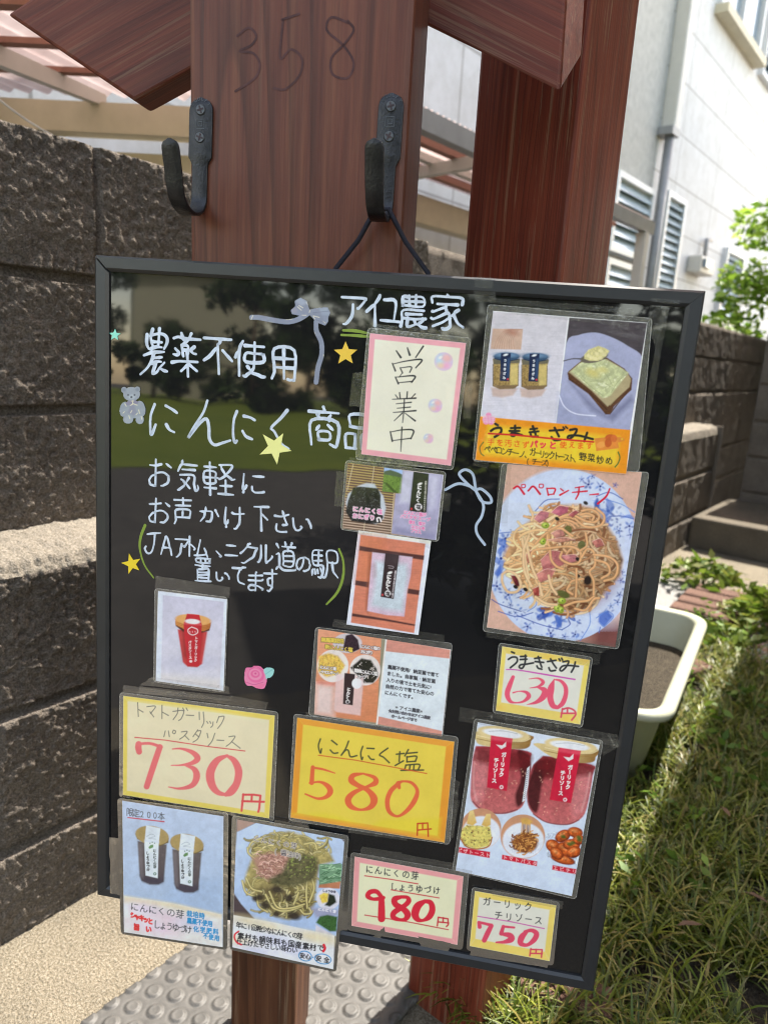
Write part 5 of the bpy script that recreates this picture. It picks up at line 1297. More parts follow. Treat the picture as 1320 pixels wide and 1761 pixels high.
    def noise(s, poly, amt, sc, seed=0, col=None, sx=1.0, thr=None):
        i, cv = s.cov(poly, 1.0)
        n = fbm(s.X[i] / sc / sx, s.Y[i] / sc, seed, 3)
        if col is not None:
            return s.blend(i, cv * np.clip((n - (thr or .5)) * 6, 0, 1) * amt, col)
        s.C[i] *= (1 + (n - .5) * 2 * amt * cv)[:, None]; return s
    def text(s, t, x0, y0, x1, y1, h, r, col, sx=1.0, lean=.03, jit=0.0, a=1.0, vertical=False, soft=.55):
        n = len(t); R = np.array([x1 - x0, y1 - y0], float); L = np.hypot(*R)
        R = R / L if L > 1e-6 else np.array([1, .1]); 
        if vertical: R = np.array([.99, .14])
        U = np.array([lean, -1.0])
        for k, ch in enumerate(t):
            f = k / (n - 1) if n > 1 else 0
            c = np.array([x0 + (x1 - x0) * f, y0 + (y1 - y0) * f]) + rng.normal(0, jit, 2) * h
            if vertical and ch == 'ー': 
                s.stroke([c + U * h * .35, c - U * h * .35], r, col, False, soft, a); continue
            wdt = .28 if ch in "0123456789" else .5
            for l in glyph(ch):
                p = c + ((l[:, 0] - wdt) * h * sx)[:, None] * R + ((l[:, 1] - .38) * h)[:, None] * U
                if jit: p = p + rng.normal(0, jit * .25, p.shape) * h
                s.stroke(p, r, col, jit > 0, soft, a, 3)
        return s
    def build(s, name, mat, parent, round_=0):
        me = quad_mesh(name, s.W, grid_quads(*s.shape)[:, ::-1])
        colattr(me, np.clip(s.C, .003, .92)); return link(name, me, mat, parent)
def smooth(p, n=4):
    p = list(map(tuple, p)); k = len(p); q = catmull([p[-2], p[-1]] + p + [p[0], p[1]], n)
    return [tuple(t) for t in q[2 * n:-2 * n]]
def lerp(a, b, t): return (a[0] + (b[0] - a[0]) * t, a[1] + (b[1] - a[1]) * t)
def inset(q, l, t, r, b):
    """inset a px quad by fractions"""
    def P(u, v): return lerp(lerp(q[0], q[1], u), lerp(q[3], q[2], u), v)
    return [P(l, t), P(1 - r, t), P(1 - r, 1 - b), P(l, 1 - b)]
def film_sheet(name, quad, off, mat, parent, r=7, lift=0.0, seed=1, curl=0.0):
    """thin clear sheet with rounded corners"""
    q = np.array(quad, float); out = []
    for k in range(4):
        p, a, b = q[k], q[k - 1], q[(k + 1) % 4]
        u = (a - p) / np.linalg.norm(a - p); v = (b - p) / np.linalg.norm(b - p)
        for t in np.linspace(0, 1, 6 if r else 1):
            out.append(p + u * r * (1 - t) ** 2 + v * r * t ** 2 if r else p)
    out = np.array(out); rr = np.random.default_rng(seed)
    st = board_st(out[:, 0], out[:, 1], off)
    front = [B(s_, t_, off - rr.uniform(0, curl)) for s_, t_ in st]
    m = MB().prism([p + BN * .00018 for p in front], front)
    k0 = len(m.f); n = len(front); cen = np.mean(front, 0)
    for i in range(n):                           # pale rim paints the light caught on the cut edge
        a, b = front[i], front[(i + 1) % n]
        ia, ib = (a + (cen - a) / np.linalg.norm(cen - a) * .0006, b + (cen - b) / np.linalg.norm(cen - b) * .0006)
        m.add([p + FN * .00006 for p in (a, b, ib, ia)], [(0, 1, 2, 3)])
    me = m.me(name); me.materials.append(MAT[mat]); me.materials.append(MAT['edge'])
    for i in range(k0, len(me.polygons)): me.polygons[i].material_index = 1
    return link(name, me, None, parent)
def tape(parent, quad, off, seed, name="tape"):
    r_ = np.random.default_rng(seed); q = np.array(quad, float)
    # torn, toothed short ends
    L = []
    def edge(a, b, n, am):
        d = b - a; nn = np.array([-d[1], d[0]]); nn = nn / (np.linalg.norm(nn) + 1e-9)
        return [a + d * t + nn * r_.uniform(-am, am) for t in np.linspace(0, 1, n, endpoint=False)]
    L += edge(q[0], q[1], 8, .5) + edge(q[1], q[2], 7, 1.1) + edge(q[2], q[3], 8, .5) + edge(q[3], q[0], 7, 1.1)
    L = np.array(L); st = board_st(L[:, 0], L[:, 1], off)
    P = [B(a, b, off) for a, b in st]; c = np.mean(P, 0)
    m = MB().add([c] + P, [(0, i + 1, (i + 1) % len(P) + 1) for i in range(len(P))])
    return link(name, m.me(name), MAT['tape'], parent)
GROUP_C = "laminated cards taped to the board"
def card(label, cat, lam, prnt, layer, painter, base=(225, 228, 232), tapes=(), name="menu_card", out=False, step=.85, r=7):
    off = PO - .0009 - layer * .00055 if not out else -.0008 - layer * .0004
    q = np.array(lam, float).mean(0)
    t = empty(name, on_board(q[0], q[1], off), label, cat, GROUP_C)
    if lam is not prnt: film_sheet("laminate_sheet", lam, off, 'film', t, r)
    cv = Canvas(prnt, off - .00012, step, base); painter(cv)
    if cat != "price card" and cat != "sign card":           # the grain and mottling of a cheap colour print
        k = 1 + .10 * (fbm(cv.X / 2.2, cv.Y / 2.2, 61, 2) - .5) + .16 * (fbm(cv.X / 7, cv.Y / 7, 62, 2) - .5) + .16 * (fbm(cv.X / 26, cv.Y / 26, 63, 2) - .5)
        cv.C = cv.C ** 1.12 * 1.03 * k[:, None]
    else: cv.C *= (1 + .10 * (fbm(cv.X / 40, cv.Y / 40, 64, 2) - .5) + .03 * (fbm(cv.X / 3, cv.Y / 3, 65, 2) - .5))[:, None]
    cv.build("print", MAT['print'], t)
    for k, tq in enumerate(tapes): tape(t, tq, off - .00035 - .00006 * k, hash((layer, k, int(q[0]))) % 9999)
    return t

# ------------------------------------------------------------ the cards themselves
def view(ox, oy, sc):
    def f(*p):
        r = []
        for q in p:
            if len(q) > 2: r.append((ox + q[0] * sc, oy + q[1] * sc, q[2] * sc))
            else: r.append((ox + q[0] * sc, oy + q[1] * sc))
        return r
    f.s = sc; return f
def border(c, q, fr, col, col2=None, n=3):
    """marker-pen border along the four edges"""
    i = inset(q, *fr)
    for k in range(4):
        c.fill([q[k], q[(k + 1) % 4], i[(k + 1) % 4], i[k]], col if k % 2 == 0 or col2 is None else col2, .9)

# open-for-business sign
def p_open(c):
    q = c.c; v = view(560, 460, .51515)
    c.fill(q, (246, 176, 190)); c.fill(inset(q, .055, .045, .055, .045), (232, 230, 214), .8)
    c.noise(q, .03, 30, 3)
    for (x, y, r) in ((393, 314, 31), (365, 461, 23), (342, 571, 16)):
        (x, y), = v((x, y)); r *= v.s
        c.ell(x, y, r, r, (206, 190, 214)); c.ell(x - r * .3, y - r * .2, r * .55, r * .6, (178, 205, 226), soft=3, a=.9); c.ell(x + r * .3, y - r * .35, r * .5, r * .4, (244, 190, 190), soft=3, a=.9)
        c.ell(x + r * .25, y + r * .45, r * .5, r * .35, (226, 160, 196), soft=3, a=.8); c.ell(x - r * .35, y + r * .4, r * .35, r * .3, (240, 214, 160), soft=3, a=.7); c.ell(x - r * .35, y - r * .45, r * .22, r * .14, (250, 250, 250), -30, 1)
    ink = (44, 44, 46)
    for s in ([(235, 278, 3), (250, 300, 5)], [(272, 268, 3), (280, 292, 5)], [(325, 263, 4), (300, 300, 3)], [(222, 320, 3), (232, 345, 4)], [(225, 322, 2), (270, 312, 3), (320, 308, 4), (300, 335, 3)],
              [(248, 335, 3), (256, 352, 3)], [(250, 335, 2), (285, 332, 3), (280, 350, 3)], [(232, 366, 3), (242, 388, 4)], [(235, 366, 2), (296, 362, 4), (286, 384, 3)], [(240, 385, 2), (290, 380, 3)], [(255, 352, 2), (245, 366, 2)],
              [(246, 418, 3), (248, 438, 3)], [(272, 415, 3), (270, 438, 3)], [(222, 440, 2), (300, 436, 4)], [(232, 425, 2), (240, 436, 3)], [(298, 422, 3), (285, 436, 2)], [(235, 455, 2), (285, 450, 3)], [(238, 470, 2), (282, 466, 3)], [(225, 484, 2), (300, 478, 4)],
              [(262, 440, 3), (260, 480, 3), (256, 518, 2)], [(255, 486, 3), (228, 512, 2)], [(264, 486, 2), (298, 512, 4)],
              [(215, 548, 3), (222, 580, 4)], [(217, 549, 2), (256, 542, 3), (292, 544, 4), (284, 572, 3)], [(222, 578, 2), (284, 570, 3)], [(254, 533, 3), (252, 575, 3), (250, 614, 2)]):
        c.stroke([(x, y, r * .72) for x, y, r in v(*[(a, b, r) for a, b, r in s])], 1, ink)
card("cream open-for-business card with a pink border and three bubble stickers", "sign card", [(632, 563), (810, 581), (779, 809), (610.5, 790)], [(636, 573), (801, 590), (775, 801), (621, 781)], 3, p_open,
     tapes=[[(628, 640), (618, 700), (600, 698), (606, 642)], [(800, 655), (812, 657), (808, 720), (796, 720)], [(640, 556), (806, 572), (806, 586), (640, 570)], [(632, 786), (716, 795), (715, 805), (630, 797)]])

# minced garlic card with two photos
def p_uma(c):
    v = view(810, 520, .24242); q = c.c
    c.fill(q, (232, 234, 240))
    L = v((150, 62), (684, 105), (594, 858), (70, 806))
    c.fill(L, (198, 196, 205), c2=(206, 206, 220), axis=v((300, 80), (300, 820))); c.noise(L, .06, 2.2, 4, sx=9); c.noise(L, .05, 22, 5)
    c.fill(v((152, 186), (366, 190), (352, 335), (135, 330)), (196, 170, 155)); 
    for k in range(9): c.stroke(v((160 + k * 18, 330), (185 + k * 14, 260), (230 + k * 12, 205), (290 + k * 9, 190)), .5, (176, 138, 120), a=.6)
    c.ell(*v((290, 215))[0], 9, 4, (165, 105, 85), 15, 4, .6)
    for (dx, dy) in ((0, 0), (203, 4)):
        u = lambda *p: v(*[(x + dx, y + dy) for x, y in p])
        c.fill(u((140, 605), (328, 610), (295, 660), (215, 675), (150, 665)), (186, 158, 142), 2, .7)
        b = u((155, 440), (152, 400), (345, 405), (335, 450), (332, 590), (300, 612), (200, 615), (152, 595))
        c.fill(b, (176, 156, 104), 1, c2=(150, 126, 80), axis=u((330, 450), (150, 600))); c.noise(b, .5, 1.8, 7 + dx); c.noise(b, .55, 2.4, 27 + dx, col=(96, 76, 44), thr=.6); c.stroke(u((153, 440), (154, 592)), .8, (90, 80, 60), False, a=.7); c.stroke(u((334, 450), (330, 590)), .8, (92, 80, 56), False, a=.7)
        c.fill(u((275, 440), (330, 440), (328, 580), (275, 590)), (206, 190, 128), 1.5, .8)
        c.fill(u((152, 590), (330, 585), (310, 612), (200, 616)), (120, 100, 80), 1.2, .8)
        c.fill(u((152, 400), (345, 405), (340, 430), (160, 440)), (112, 108, 92), 1)
        c.ell(*u((250, 385))[0], 96 * v.s, 30 * v.s, (58, 86, 116)); c.ell(*u((250, 372))[0], 84 * v.s, 18 * v.s, (108, 138, 170), 2, 2); c.stroke(u((165, 398), (250, 416), (340, 402)), .7, (34, 50, 72))
        c.fill(u((210, 360), (280, 360), (268, 560), (200, 556)), (30, 46, 82)); c.fill(u((255, 400), (275, 390), (268, 520), (250, 540)), (70, 100, 140), 2, .6)
        c.ell(*u((243, 372))[0], 4, 1.8, (222, 228, 236), -15)
        c.text("うまきざみ", *u((240, 412))[0], *u((232, 535))[0], 5.2, .45, (225, 230, 238), vertical=True)
        c.ell(*u((258, 545))[0], 1.6, 1.6, (205, 60, 70))
    R = v((694, 108), (1246, 146), (1122, 905), (602, 858))
    c.fill(R, (78, 72, 78)); c.noise(R, .2, 3, 9, sx=6)
    pl = v((672, 290), (760, 232), (880, 214), (1000, 250), (1110, 310), (1210, 390), (1190, 560), (1135, 890), (900, 905), (602, 858), (620, 640))
    i, cv = c.cov(smooth(pl), 1); j, cr = c.cov(R, .6); m = np.isin(i, j[cr > .5]); c.blend(i[m], cv[m], (165, 170, 200))
    c.fill(v((620, 640), (700, 700), (900, 860), (1120, 880), (1110, 900), (602, 858)), (150, 156, 188), 6, .6)
    c.stroke(v((622, 660), (660, 740), (740, 790), (880, 805)), 1.1, (214, 218, 236), a=.8)
    c.fill(v((690, 560), (960, 800), (1130, 660), (1150, 700), (1000, 850), (840, 760)), (110, 114, 145), 5, .7)
    tst = v((680, 500), (780, 415), (960, 392), (1085, 470), (1140, 540), (1135, 620), (1010, 740), (985, 795), (950, 795), (830, 650), (690, 550))
    c.fill(tst, (98, 68, 46), 1); c.noise(tst, .35, 2, 3)
    c.fill(v((690, 495), (775, 425), (960, 402), (1070, 470), (1130, 540), (1120, 600), (965, 740), (850, 625)), (178, 166, 134), 1.2)
    ch = v((705, 490), (780, 420), (950, 405), (1050, 460), (1115, 500), (1040, 600), (990, 665), (930, 680), (830, 600))
    c.fill(ch, (190, 196, 156), 1.5); c.noise(ch, .3, 7, 12); c.noise(ch, .16, 2.2, 14); c.noise(ch, .7, 6, 44, col=(224, 228, 202), thr=.6)
    for s in ([(760, 520), (850, 600), (930, 660)], [(900, 440), (960, 520), (1000, 590)], [(840, 560), (920, 560), (990, 600)], [(990, 640), (1040, 560), (1100, 510)]): c.stroke(v(*s), .6, (150, 156, 118), a=.6)
    c.stroke(v((690, 540), (830, 635), (960, 760)), 1.0, (70, 46, 32), a=.7); c.stroke(v((1125, 610), (1060, 690), (990, 780)), 1.2, (84, 58, 40), a=.8); c.stroke(v((690, 490), (780, 422), (870, 412)), .7, (120, 84, 52), a=.8); c.fill(v((1000, 640), (1110, 505), (1130, 560), (985, 730), (950, 700)), (172, 160, 128), 1.5, .8)
    c.ell(*v((860, 500))[0], 12, 7, (206, 196, 120), 20, 4, .7); c.ell(*v((930, 480))[0], 9, 5, (212, 206, 140), 10, 3, .7)
    c.stroke(v((655, 415, 4), (720, 400, 4), (790, 402, 6)), 1, (96, 94, 100)); c.ell(*v((870, 390))[0], 24, 9, (112, 106, 96), -12)
    ps = v((800, 370), (830, 335), (900, 308), (950, 325), (980, 345), (950, 385), (900, 415), (840, 415), (800, 400)); c.fill(ps, (206, 200, 148), 1); c.noise(ps, .25, 3, 15)
    for (x, y) in ((850, 390), (890, 365), (920, 345), (880, 400), (915, 395), (940, 370), (830, 380)): c.ell(*v((x, y))[0], 4, 3, (222, 216, 172), 20, 1.2, .8)
    O = v((62, 808), (1128, 905), (1098, 1218), (28, 1118))
    c.fill(O, (247, 166, 44)); c.fill(v((120, 870), (1050, 955), (1030, 1165), (80, 1080)), (238, 206, 64), 5); c.noise(O, .04, 14, 5)
    ink = (46, 48, 44)
    D = lambda s, r=2.0, col=ink: c.stroke(v(*s), r, col)
    D([(170, 862), (188, 872)], 2.2); D([(138, 912), (165, 895), (205, 890), (212, 915), (190, 940), (165, 955)], 2.2)
    D([(280, 892), (345, 890)], 2); D([(270, 912), (340, 912)], 2); D([(310, 875), (308, 940), (285, 945), (285, 928), (320, 930), (358, 942)], 2.2)
    D([(418, 900), (465, 895)], 2); D([(412, 922), (475, 915)], 2); D([(435, 878), (455, 935)], 2.2); D([(420, 935), (430, 952), (470, 950)], 2)
    D([(555, 910), (650, 905)], 2); D([(590, 890), (620, 950)], 2.2); D([(568, 955), (590, 978), (630, 975)], 2); D([(650, 885), (660, 897)], 1.6); D([(668, 882), (680, 893)], 1.6)
    D([(700, 905), (745, 900), (730, 940), (690, 970), (690, 948), (760, 945), (860, 970)], 2.2); D([(820, 925), (800, 985)], 2.2)
    c.stroke(v((122, 930), (300, 940), (560, 965), (865, 990)), 1.6, (200, 50, 48), False)
    or_ = (222, 104, 40)
    c.text("手を汚さず", *v((140, 990))[0], *v((385, 1008))[0], 13, .75, or_, jit=.02); c.text("パッと", *v((440, 1005))[0], *v((575, 1012))[0], 14, 1.3, (216, 52, 84), jit=.02); c.text("使えます", *v((650, 1010))[0], *v((835, 1018))[0], 12.5, .75, or_, jit=.02)
    c.stroke(v((85, 992), (60, 1030), (68, 1070), (88, 1088)), .9, (70, 110, 60)); c.stroke(v((1040, 1062), (1052, 1100), (1040, 1140), (1018, 1168)), 1.1, (70, 120, 60))
    c.text("ペペロンチーノ、", *v((115, 1040))[0], *v((400, 1080))[0], 15, .8, ink, .8, jit=.02); c.text("ガーリックトースト、", *v((432, 1062))[0], *v((745, 1110))[0], 15.5, .8, ink, .75, jit=.02); c.text("野菜炒め", *v((790, 1095))[0], *v((975, 1125))[0], 15, .8, ink, .9, jit=.02)
    c.text("(チーズ)", *v((415, 1125))[0], *v((555, 1140))[0], 12, .7, ink, .9, jit=.02)
    for (x, y) in ((122, 800), (98, 830), (148, 830), (105, 848), (140, 850), (122, 828)): c.ell(*v((x, y))[0], 5, 4.5, (226, 150, 190))
    for k in range(4): c.stroke(v((85 + 22 * k, 805), (88 + 22 * k, 855)), .5, (246, 214, 230), False); c.stroke(v((85, 805 + 14 * k), (165, 808 + 14 * k)), .5, (246, 214, 230), False)
    bd = v((872, 965), (1010, 950), (1080, 960), (1086, 980), (1040, 995), (1045, 1035), (885, 1055)); c.fill(bd, (214, 140, 66)); c.ell(*v((985, 960))[0], 9, 6, (200, 104, 50)); c.ell(*v((920, 1010))[0], 8, 5.5, (224, 158, 84), -20); c.ell(*v((970, 995))[0], 6, 8, (190, 100, 48), 10); c.ell(*v((1010, 965))[0], 5.5, 6.5, (206, 116, 60)); c.ell(*v((1068, 970))[0], 1.6, 1.6, (238, 206, 64))
card("laminated photo card of two garlic jars beside cheese toast, orange caption strip below", "menu card", [(838, 523), (1121, 547), (1098, 812), (812, 793)], [(847.5, 534.5), (1112.5, 555), (1076, 815.5), (816.5, 791)], 4, p_uma,
     tapes=[[(880, 524), (1088, 543), (1080, 562), (878, 540)], [(817, 476), (851, 478), (852, 520), (815, 520)], [(1112, 548), (1128, 525), (1150, 530), (1126, 600)], [(816, 790), (840, 796), (838, 806), (812, 800)], [(842, 512), (1090, 530), (1089, 540), (842, 521)]])

# plate of peperoncino
def p_pasta(c):
    v = view(820, 790, .22727); q = c.c
    c.fill(q, (206, 172, 158)); c.noise(q, .06, 3, 2, sx=.3)
    i = np.nonzero(c.Y > 1060)[0]; c.blend(i, np.clip((c.X[i] - 960) / 70, 0, 1) * np.clip((c.Y[i] - 1060) / 25, 0, 1), (128, 82, 80))
    cx, cy = v((650, 730))[0]
    c.ell(cx, cy, 575 * v.s, 655 * v.s, (190, 206, 240), 6); c.ell(cx - 4, cy - 4, 560 * v.s, 640 * v.s, (208, 220, 246), 6, 3)
    c.fill(v((1040, 800), (1150, 500), (1180, 800), (1020, 1250), (880, 1290)), (196, 205, 236), 20, .6)
    bl = [(60, 92, 178), (84, 120, 200), (48, 76, 160), (110, 146, 214)]
    r_ = np.random.default_rng(5)
    def flower(x, y, s):
        a0 = r_.uniform(0, 6)
        for k in range(5):
            a = a0 + k * 1.257; (px, py), = v((x + math.cos(a) * s * .6, y + math.sin(a) * s * .6)); c.ell(px, py, s * r_.uniform(.26, .46) * v.s, s * r_.uniform(.12, .24) * v.s, bl[int(r_.integers(4))], math.degrees(a) + r_.uniform(-20, 20), 1.2, .75)
        c.ell(*v((x, y))[0], s * .2 * v.s, s * .2 * v.s, (40, 60, 140))
    for (x, y, s) in ((840, 190, 42), (930, 205, 40), (870, 128, 24), (790, 150, 22), (1045, 195, 22), (990, 390, 60), (960, 460, 44), (1150, 505, 42), (1070, 540, 30), (1160, 570, 28), (215, 600, 52), (200, 660, 50), (180, 750, 52), (150, 960, 44), (235, 1025, 40), (330, 1000, 28), (375, 1055, 22), (500, 1165, 62), (620, 1215, 54), (555, 1315, 42), (380, 1265, 38), (740, 1325, 32), (660, 1340, 26), (250, 1100, 22), (1075, 1025, 26), (1060, 1080, 28), (1010, 1110, 24), (1095, 850, 22), (1085, 915, 26), (245, 1160, 16), (290, 1160, 14)): flower(x, y, s)
    for s in ([(880, 330), (905, 290), (935, 380), (900, 390)], [(920, 1170), (985, 1140), (1025, 1190), (960, 1270), (915, 1230)], [(600, 1180), (640, 1200), (635, 1270), (600, 1240)], [(140, 860), (175, 800), (190, 860), (150, 900)], [(540, 1120), (600, 1150), (560, 1190), (470, 1210)]):
        c.fill(v(*s), (76, 112, 196), 2, .9)
    for s in ([(900, 1200), (980, 1150), (1030, 1190), (960, 1260), (930, 1240)], [(960, 300), (1090, 340), (1190, 400)], [(1010, 430), (1100, 430), (1180, 450)], [(900, 280), (1000, 250), (1100, 300)], [(160, 1150), (300, 1190), (420, 1160)], [(300, 1180), (480, 1250), (640, 1290)], [(850, 1150), (850, 1250), (780, 1370)], [(690, 1200), (740, 1220), (700, 1150)], [(640, 1290), (700, 1250), (690, 1210)], [(110, 1060), (180, 1100), (330, 1150)], [(440, 390), (520, 310), (620, 300)], [(150, 560), (250, 550), (330, 540)], [(450, 1060), (440, 1110), (380, 1150)], [(930, 1270), (920, 1310)]):
        c.stroke(v(*s), 1.0, bl[int(r_.integers(4))], a=.75)
    for _ in range(230):
        a = r_.uniform(0, 6.28); q_ = r_.uniform(.74, .99); x = 650 + 560 * q_ * math.cos(a); y = 730 + 640 * q_ * math.sin(a)
        if vnoise(x / 130, y / 130, 3) < .42 or (y < 520 and x < 760): continue
        (px, py), = v((x, y)); c.ell(px, py, r_.uniform(1, 3.6), r_.uniform(.7, 2.0), bl[int(r_.integers(4))], r_.uniform(0, 180), 1.1, r_.uniform(.35, .85))
    for s in ([(980, 300, 8), (1010, 360, 26), (960, 420, 16), (930, 380, 8)], [(910, 300, 6), (905, 345, 18), (890, 385, 8)], [(1000, 440, 14), (970, 480, 18), (1010, 500, 10)], [(1090, 440, 6), (1150, 430, 12), (1185, 450, 5)], [(150, 600, 14), (210, 640, 24), (170, 700, 18)], [(140, 760, 18), (190, 800, 22), (150, 860, 20)], [(480, 1130, 14), (520, 1160, 26), (470, 1200, 20)], [(600, 1190, 14), (620, 1240, 18), (600, 1280, 8)], [(690, 1190, 10), (730, 1210, 12)]):
        c.stroke([(x, y, r) for x, y, r in v(*s)], 1, bl[int(r_.integers(3))], a=.7, soft=1.4)
    # noodle heap
    heap = v((200, 720), (260, 600), (380, 480), (480, 400), (620, 350), (760, 340), (900, 370), (985, 500), (1060, 620), (1100, 760), (1080, 880), (980, 980), (900, 1100), (760, 1150), (620, 1130), (480, 1080), (330, 960), (230, 880))
    c.fill(v((960, 700), (1090, 900), (980, 1060), (860, 1150), (700, 1170), (640, 1150)), (150, 125, 150), 8, .6)
    c.fill(heap, (196, 158, 120), 4)
    i, cv = c.cov(heap, 2); hx, hy = v((640, 760))[0]
    c.blend(i, cv * np.clip(fbm(c.X[i] / 9, c.Y[i] / 9, 4, 3) * 2.4 - 1.0, 0, 1) * .8, (112, 78, 58))
    warm = [(228, 196, 160), (216, 180, 144), (238, 212, 178), (198, 158, 122), (244, 226, 196), (180, 136, 102), (150, 108, 80)]
    hp_ = np.array(heap)
    def inside(p):
        x, y = p; ins = False
        for (ax, ay), (bx, by) in zip(hp_, np.roll(hp_, -1, 0)):
            if (ay > y) != (by > y) and x < ax + (y - ay) / (by - ay) * (bx - ax): ins = not ins
        return ins
    n = 0
    while n < 330:
        p = np.array([r_.uniform(hp_[:, 0].min(), hp_[:, 0].max()), r_.uniform(hp_[:, 1].min(), hp_[:, 1].max())])
        if not inside(p): continue
        n += 1; a = r_.uniform(0, 6.28); R = r_.uniform(14, 46); t = np.linspace(0, r_.uniform(.9, 2.6), 7); el = r_.uniform(.5, .95)
        ctr = p - np.array([math.cos(a), math.sin(a)]) * R
        arc = np.stack([ctr[0] + R * np.cos(a + t), ctr[1] + R * el * np.sin(a + t)], -1)
        dd = np.hypot(arc[:, 0] - hx, arc[:, 1] - hy); arc = arc[dd < 100]
        if len(arc) < 3: continue
        k = int(r_.integers(len(warm))); left = p[0] < hx - 10
        col = np.array(warm[k]) + (np.array((14, 14, 6)) if left else np.array((-8, -14, -16)))
        c.stroke(arc, 2.5, np.maximum(col * .66, 20), a=.45, soft=1); c.stroke(arc, 1.75, np.clip(col, 0, 250), soft=.9); c.stroke(arc - [.4, .5], .6, np.clip(col + 14, 0, 252), a=.5)
    j, cj = c.cov(heap, 2); t = np.clip(((c.X[j] - hx) * .75 + (c.Y[j] - hy) * .66) / 80, -1, 1)
    c.C[j] *= (1 - cj * np.clip(.05 + .34 * t + .25 * (fbm(c.X[j] / 14, c.Y[j] / 14, 33, 3) - .5), -.1, .55))[:, None] * np.array([1, .985, .95])
    def ham(s, col=(206, 124, 130)):
        P = v(*s); c.fill(P, np.array(col) * .82, 1.2); c.noise(P, .35, 3.2, len(s)); c.fill([lerp(p, P[0], .5) for p in P], np.array(col) + (26, 34, 28), 1.6, .55); c.stroke([P[0], P[1], P[2]], .7, (240, 200, 196), a=.6); c.stroke([P[-1], P[-2]], .6, np.array(col) * .55, False, a=.6)
    ham([(430, 450), (480, 390), (545, 400), (535, 440), (470, 480)], (216, 138, 150)); ham([(560, 400), (620, 350), (690, 360), (685, 400), (620, 430)], (205, 112, 136)); ham([(690, 420), (740, 385), (770, 400), (720, 440)], (190, 100, 108))
    ham([(480, 760), (560, 690), (640, 700), (690, 740), (650, 800), (560, 830), (500, 860)], (208, 128, 130)); ham([(430, 880), (520, 830), (590, 840), (560, 900), (480, 930)], (224, 146, 140)); ham([(640, 730), (740, 720), (770, 760), (700, 790)], (214, 140, 146))
    ham([(560, 560), (640, 520), (690, 560), (600, 600)], (212, 148, 138)); ham([(870, 620), (930, 600), (960, 650), (900, 670)], (206, 124, 118)); ham([(255, 880), (300, 880), (325, 960), (290, 960)], (120, 40, 50)); ham([(420, 980), (470, 960), (470, 1030), (430, 1040)], (188, 86, 80)); ham([(370, 720), (410, 690), (410, 770), (380, 790)], (214, 130, 110)); ham([(530, 610), (660, 590), (740, 610), (620, 630)], (222, 160, 140))
    for (x, y, a, b) in ((515, 500, 30, 24), (495, 620, 24, 28), (640, 1070, 32, 24), (605, 1125, 26, 34), (635, 1140, 20, 26)):
        (px, py), = v((x, y)); c.ell(px, py, a * v.s, b * v.s, (140, 160, 58)); c.ell(px - 1, py - 1.5, a * .5 * v.s, b * .5 * v.s, (196, 210, 112), 0, 1.6); c.ell(px + 1, py, 1.3, 1.3, (84, 110, 40))
    for (x, y, a, b) in ((685, 535, 30, 36), (790, 650, 30, 34), (650, 1020, 52, 26)): c.ell(*v((x, y))[0], a * v.s, b * v.s, (92, 100, 52), 20, 1, .9)
    for (x, y) in ((605, 450), (760, 755), (840, 920), (760, 880), (820, 330), (290, 965), (365, 985)): c.ell(*v((x, y))[0], 4.2, 3, (40, 32, 34), 30)
    c.ell(*v((835, 915))[0], 7, 9, (46, 34, 32), 10, 2)
    for s in ([(550, 690), (560, 760), (600, 810), (650, 830)], [(440, 640), (520, 560), (620, 520), (690, 560), (720, 580)], [(640, 700), (630, 750), (700, 790), (770, 780), (780, 700), (700, 660), (560, 670), (430, 690), (405, 760), (430, 800)], [(820, 560), (830, 650), (780, 690)], [(790, 740), (830, 680), (880, 700), (890, 800), (850, 850), (880, 920), (880, 1030)], [(880, 720), (1000, 740), (1060, 800), (1040, 890), (960, 920)], [(890, 760), (980, 790), (1000, 860), (940, 900)], [(690, 960), (720, 920), (800, 905)], [(700, 950), (680, 990), (720, 1020)], [(750, 830), (750, 950), (745, 1040)], [(190, 870), (230, 845), (290, 870), (330, 940), (300, 1000), (230, 1000), (190, 930), (190, 870)], [(390, 350), (420, 420), (410, 460)], [(745, 430), (830, 470), (900, 470), (920, 420), (860, 380), (790, 390)], [(780, 420), (830, 410), (880, 430), (870, 460)], [(740, 450), (820, 510), (930, 500), (960, 430), (900, 370)], [(660, 1110), (740, 1080), (830, 1070), (880, 1040)], [(740, 1130), (820, 1140), (880, 1060), (920, 1050)], [(540, 880), (560, 960), (600, 1020)], [(470, 940), (490, 1030)], [(440, 1040), (520, 1090), (600, 1100)], [(540, 540), (660, 480), (690, 490)], [(340, 600), (370, 800), (390, 900)], [(360, 590), (410, 800), (450, 900)], [(390, 580), (350, 700), (360, 850), (410, 960)]):
        P = np.array(v(*s)); col = np.array((236, 204, 164)) if P[:, 0].mean() < 950 else np.array((212, 168, 124))
        c.stroke(P, 2.7, col * .64, a=.5, soft=1); c.stroke(P, 1.9, col, soft=.9); c.stroke(P - [.5, .6], .7, np.clip(col + 14, 0, 252), a=.6)
    red = (204, 26, 62)
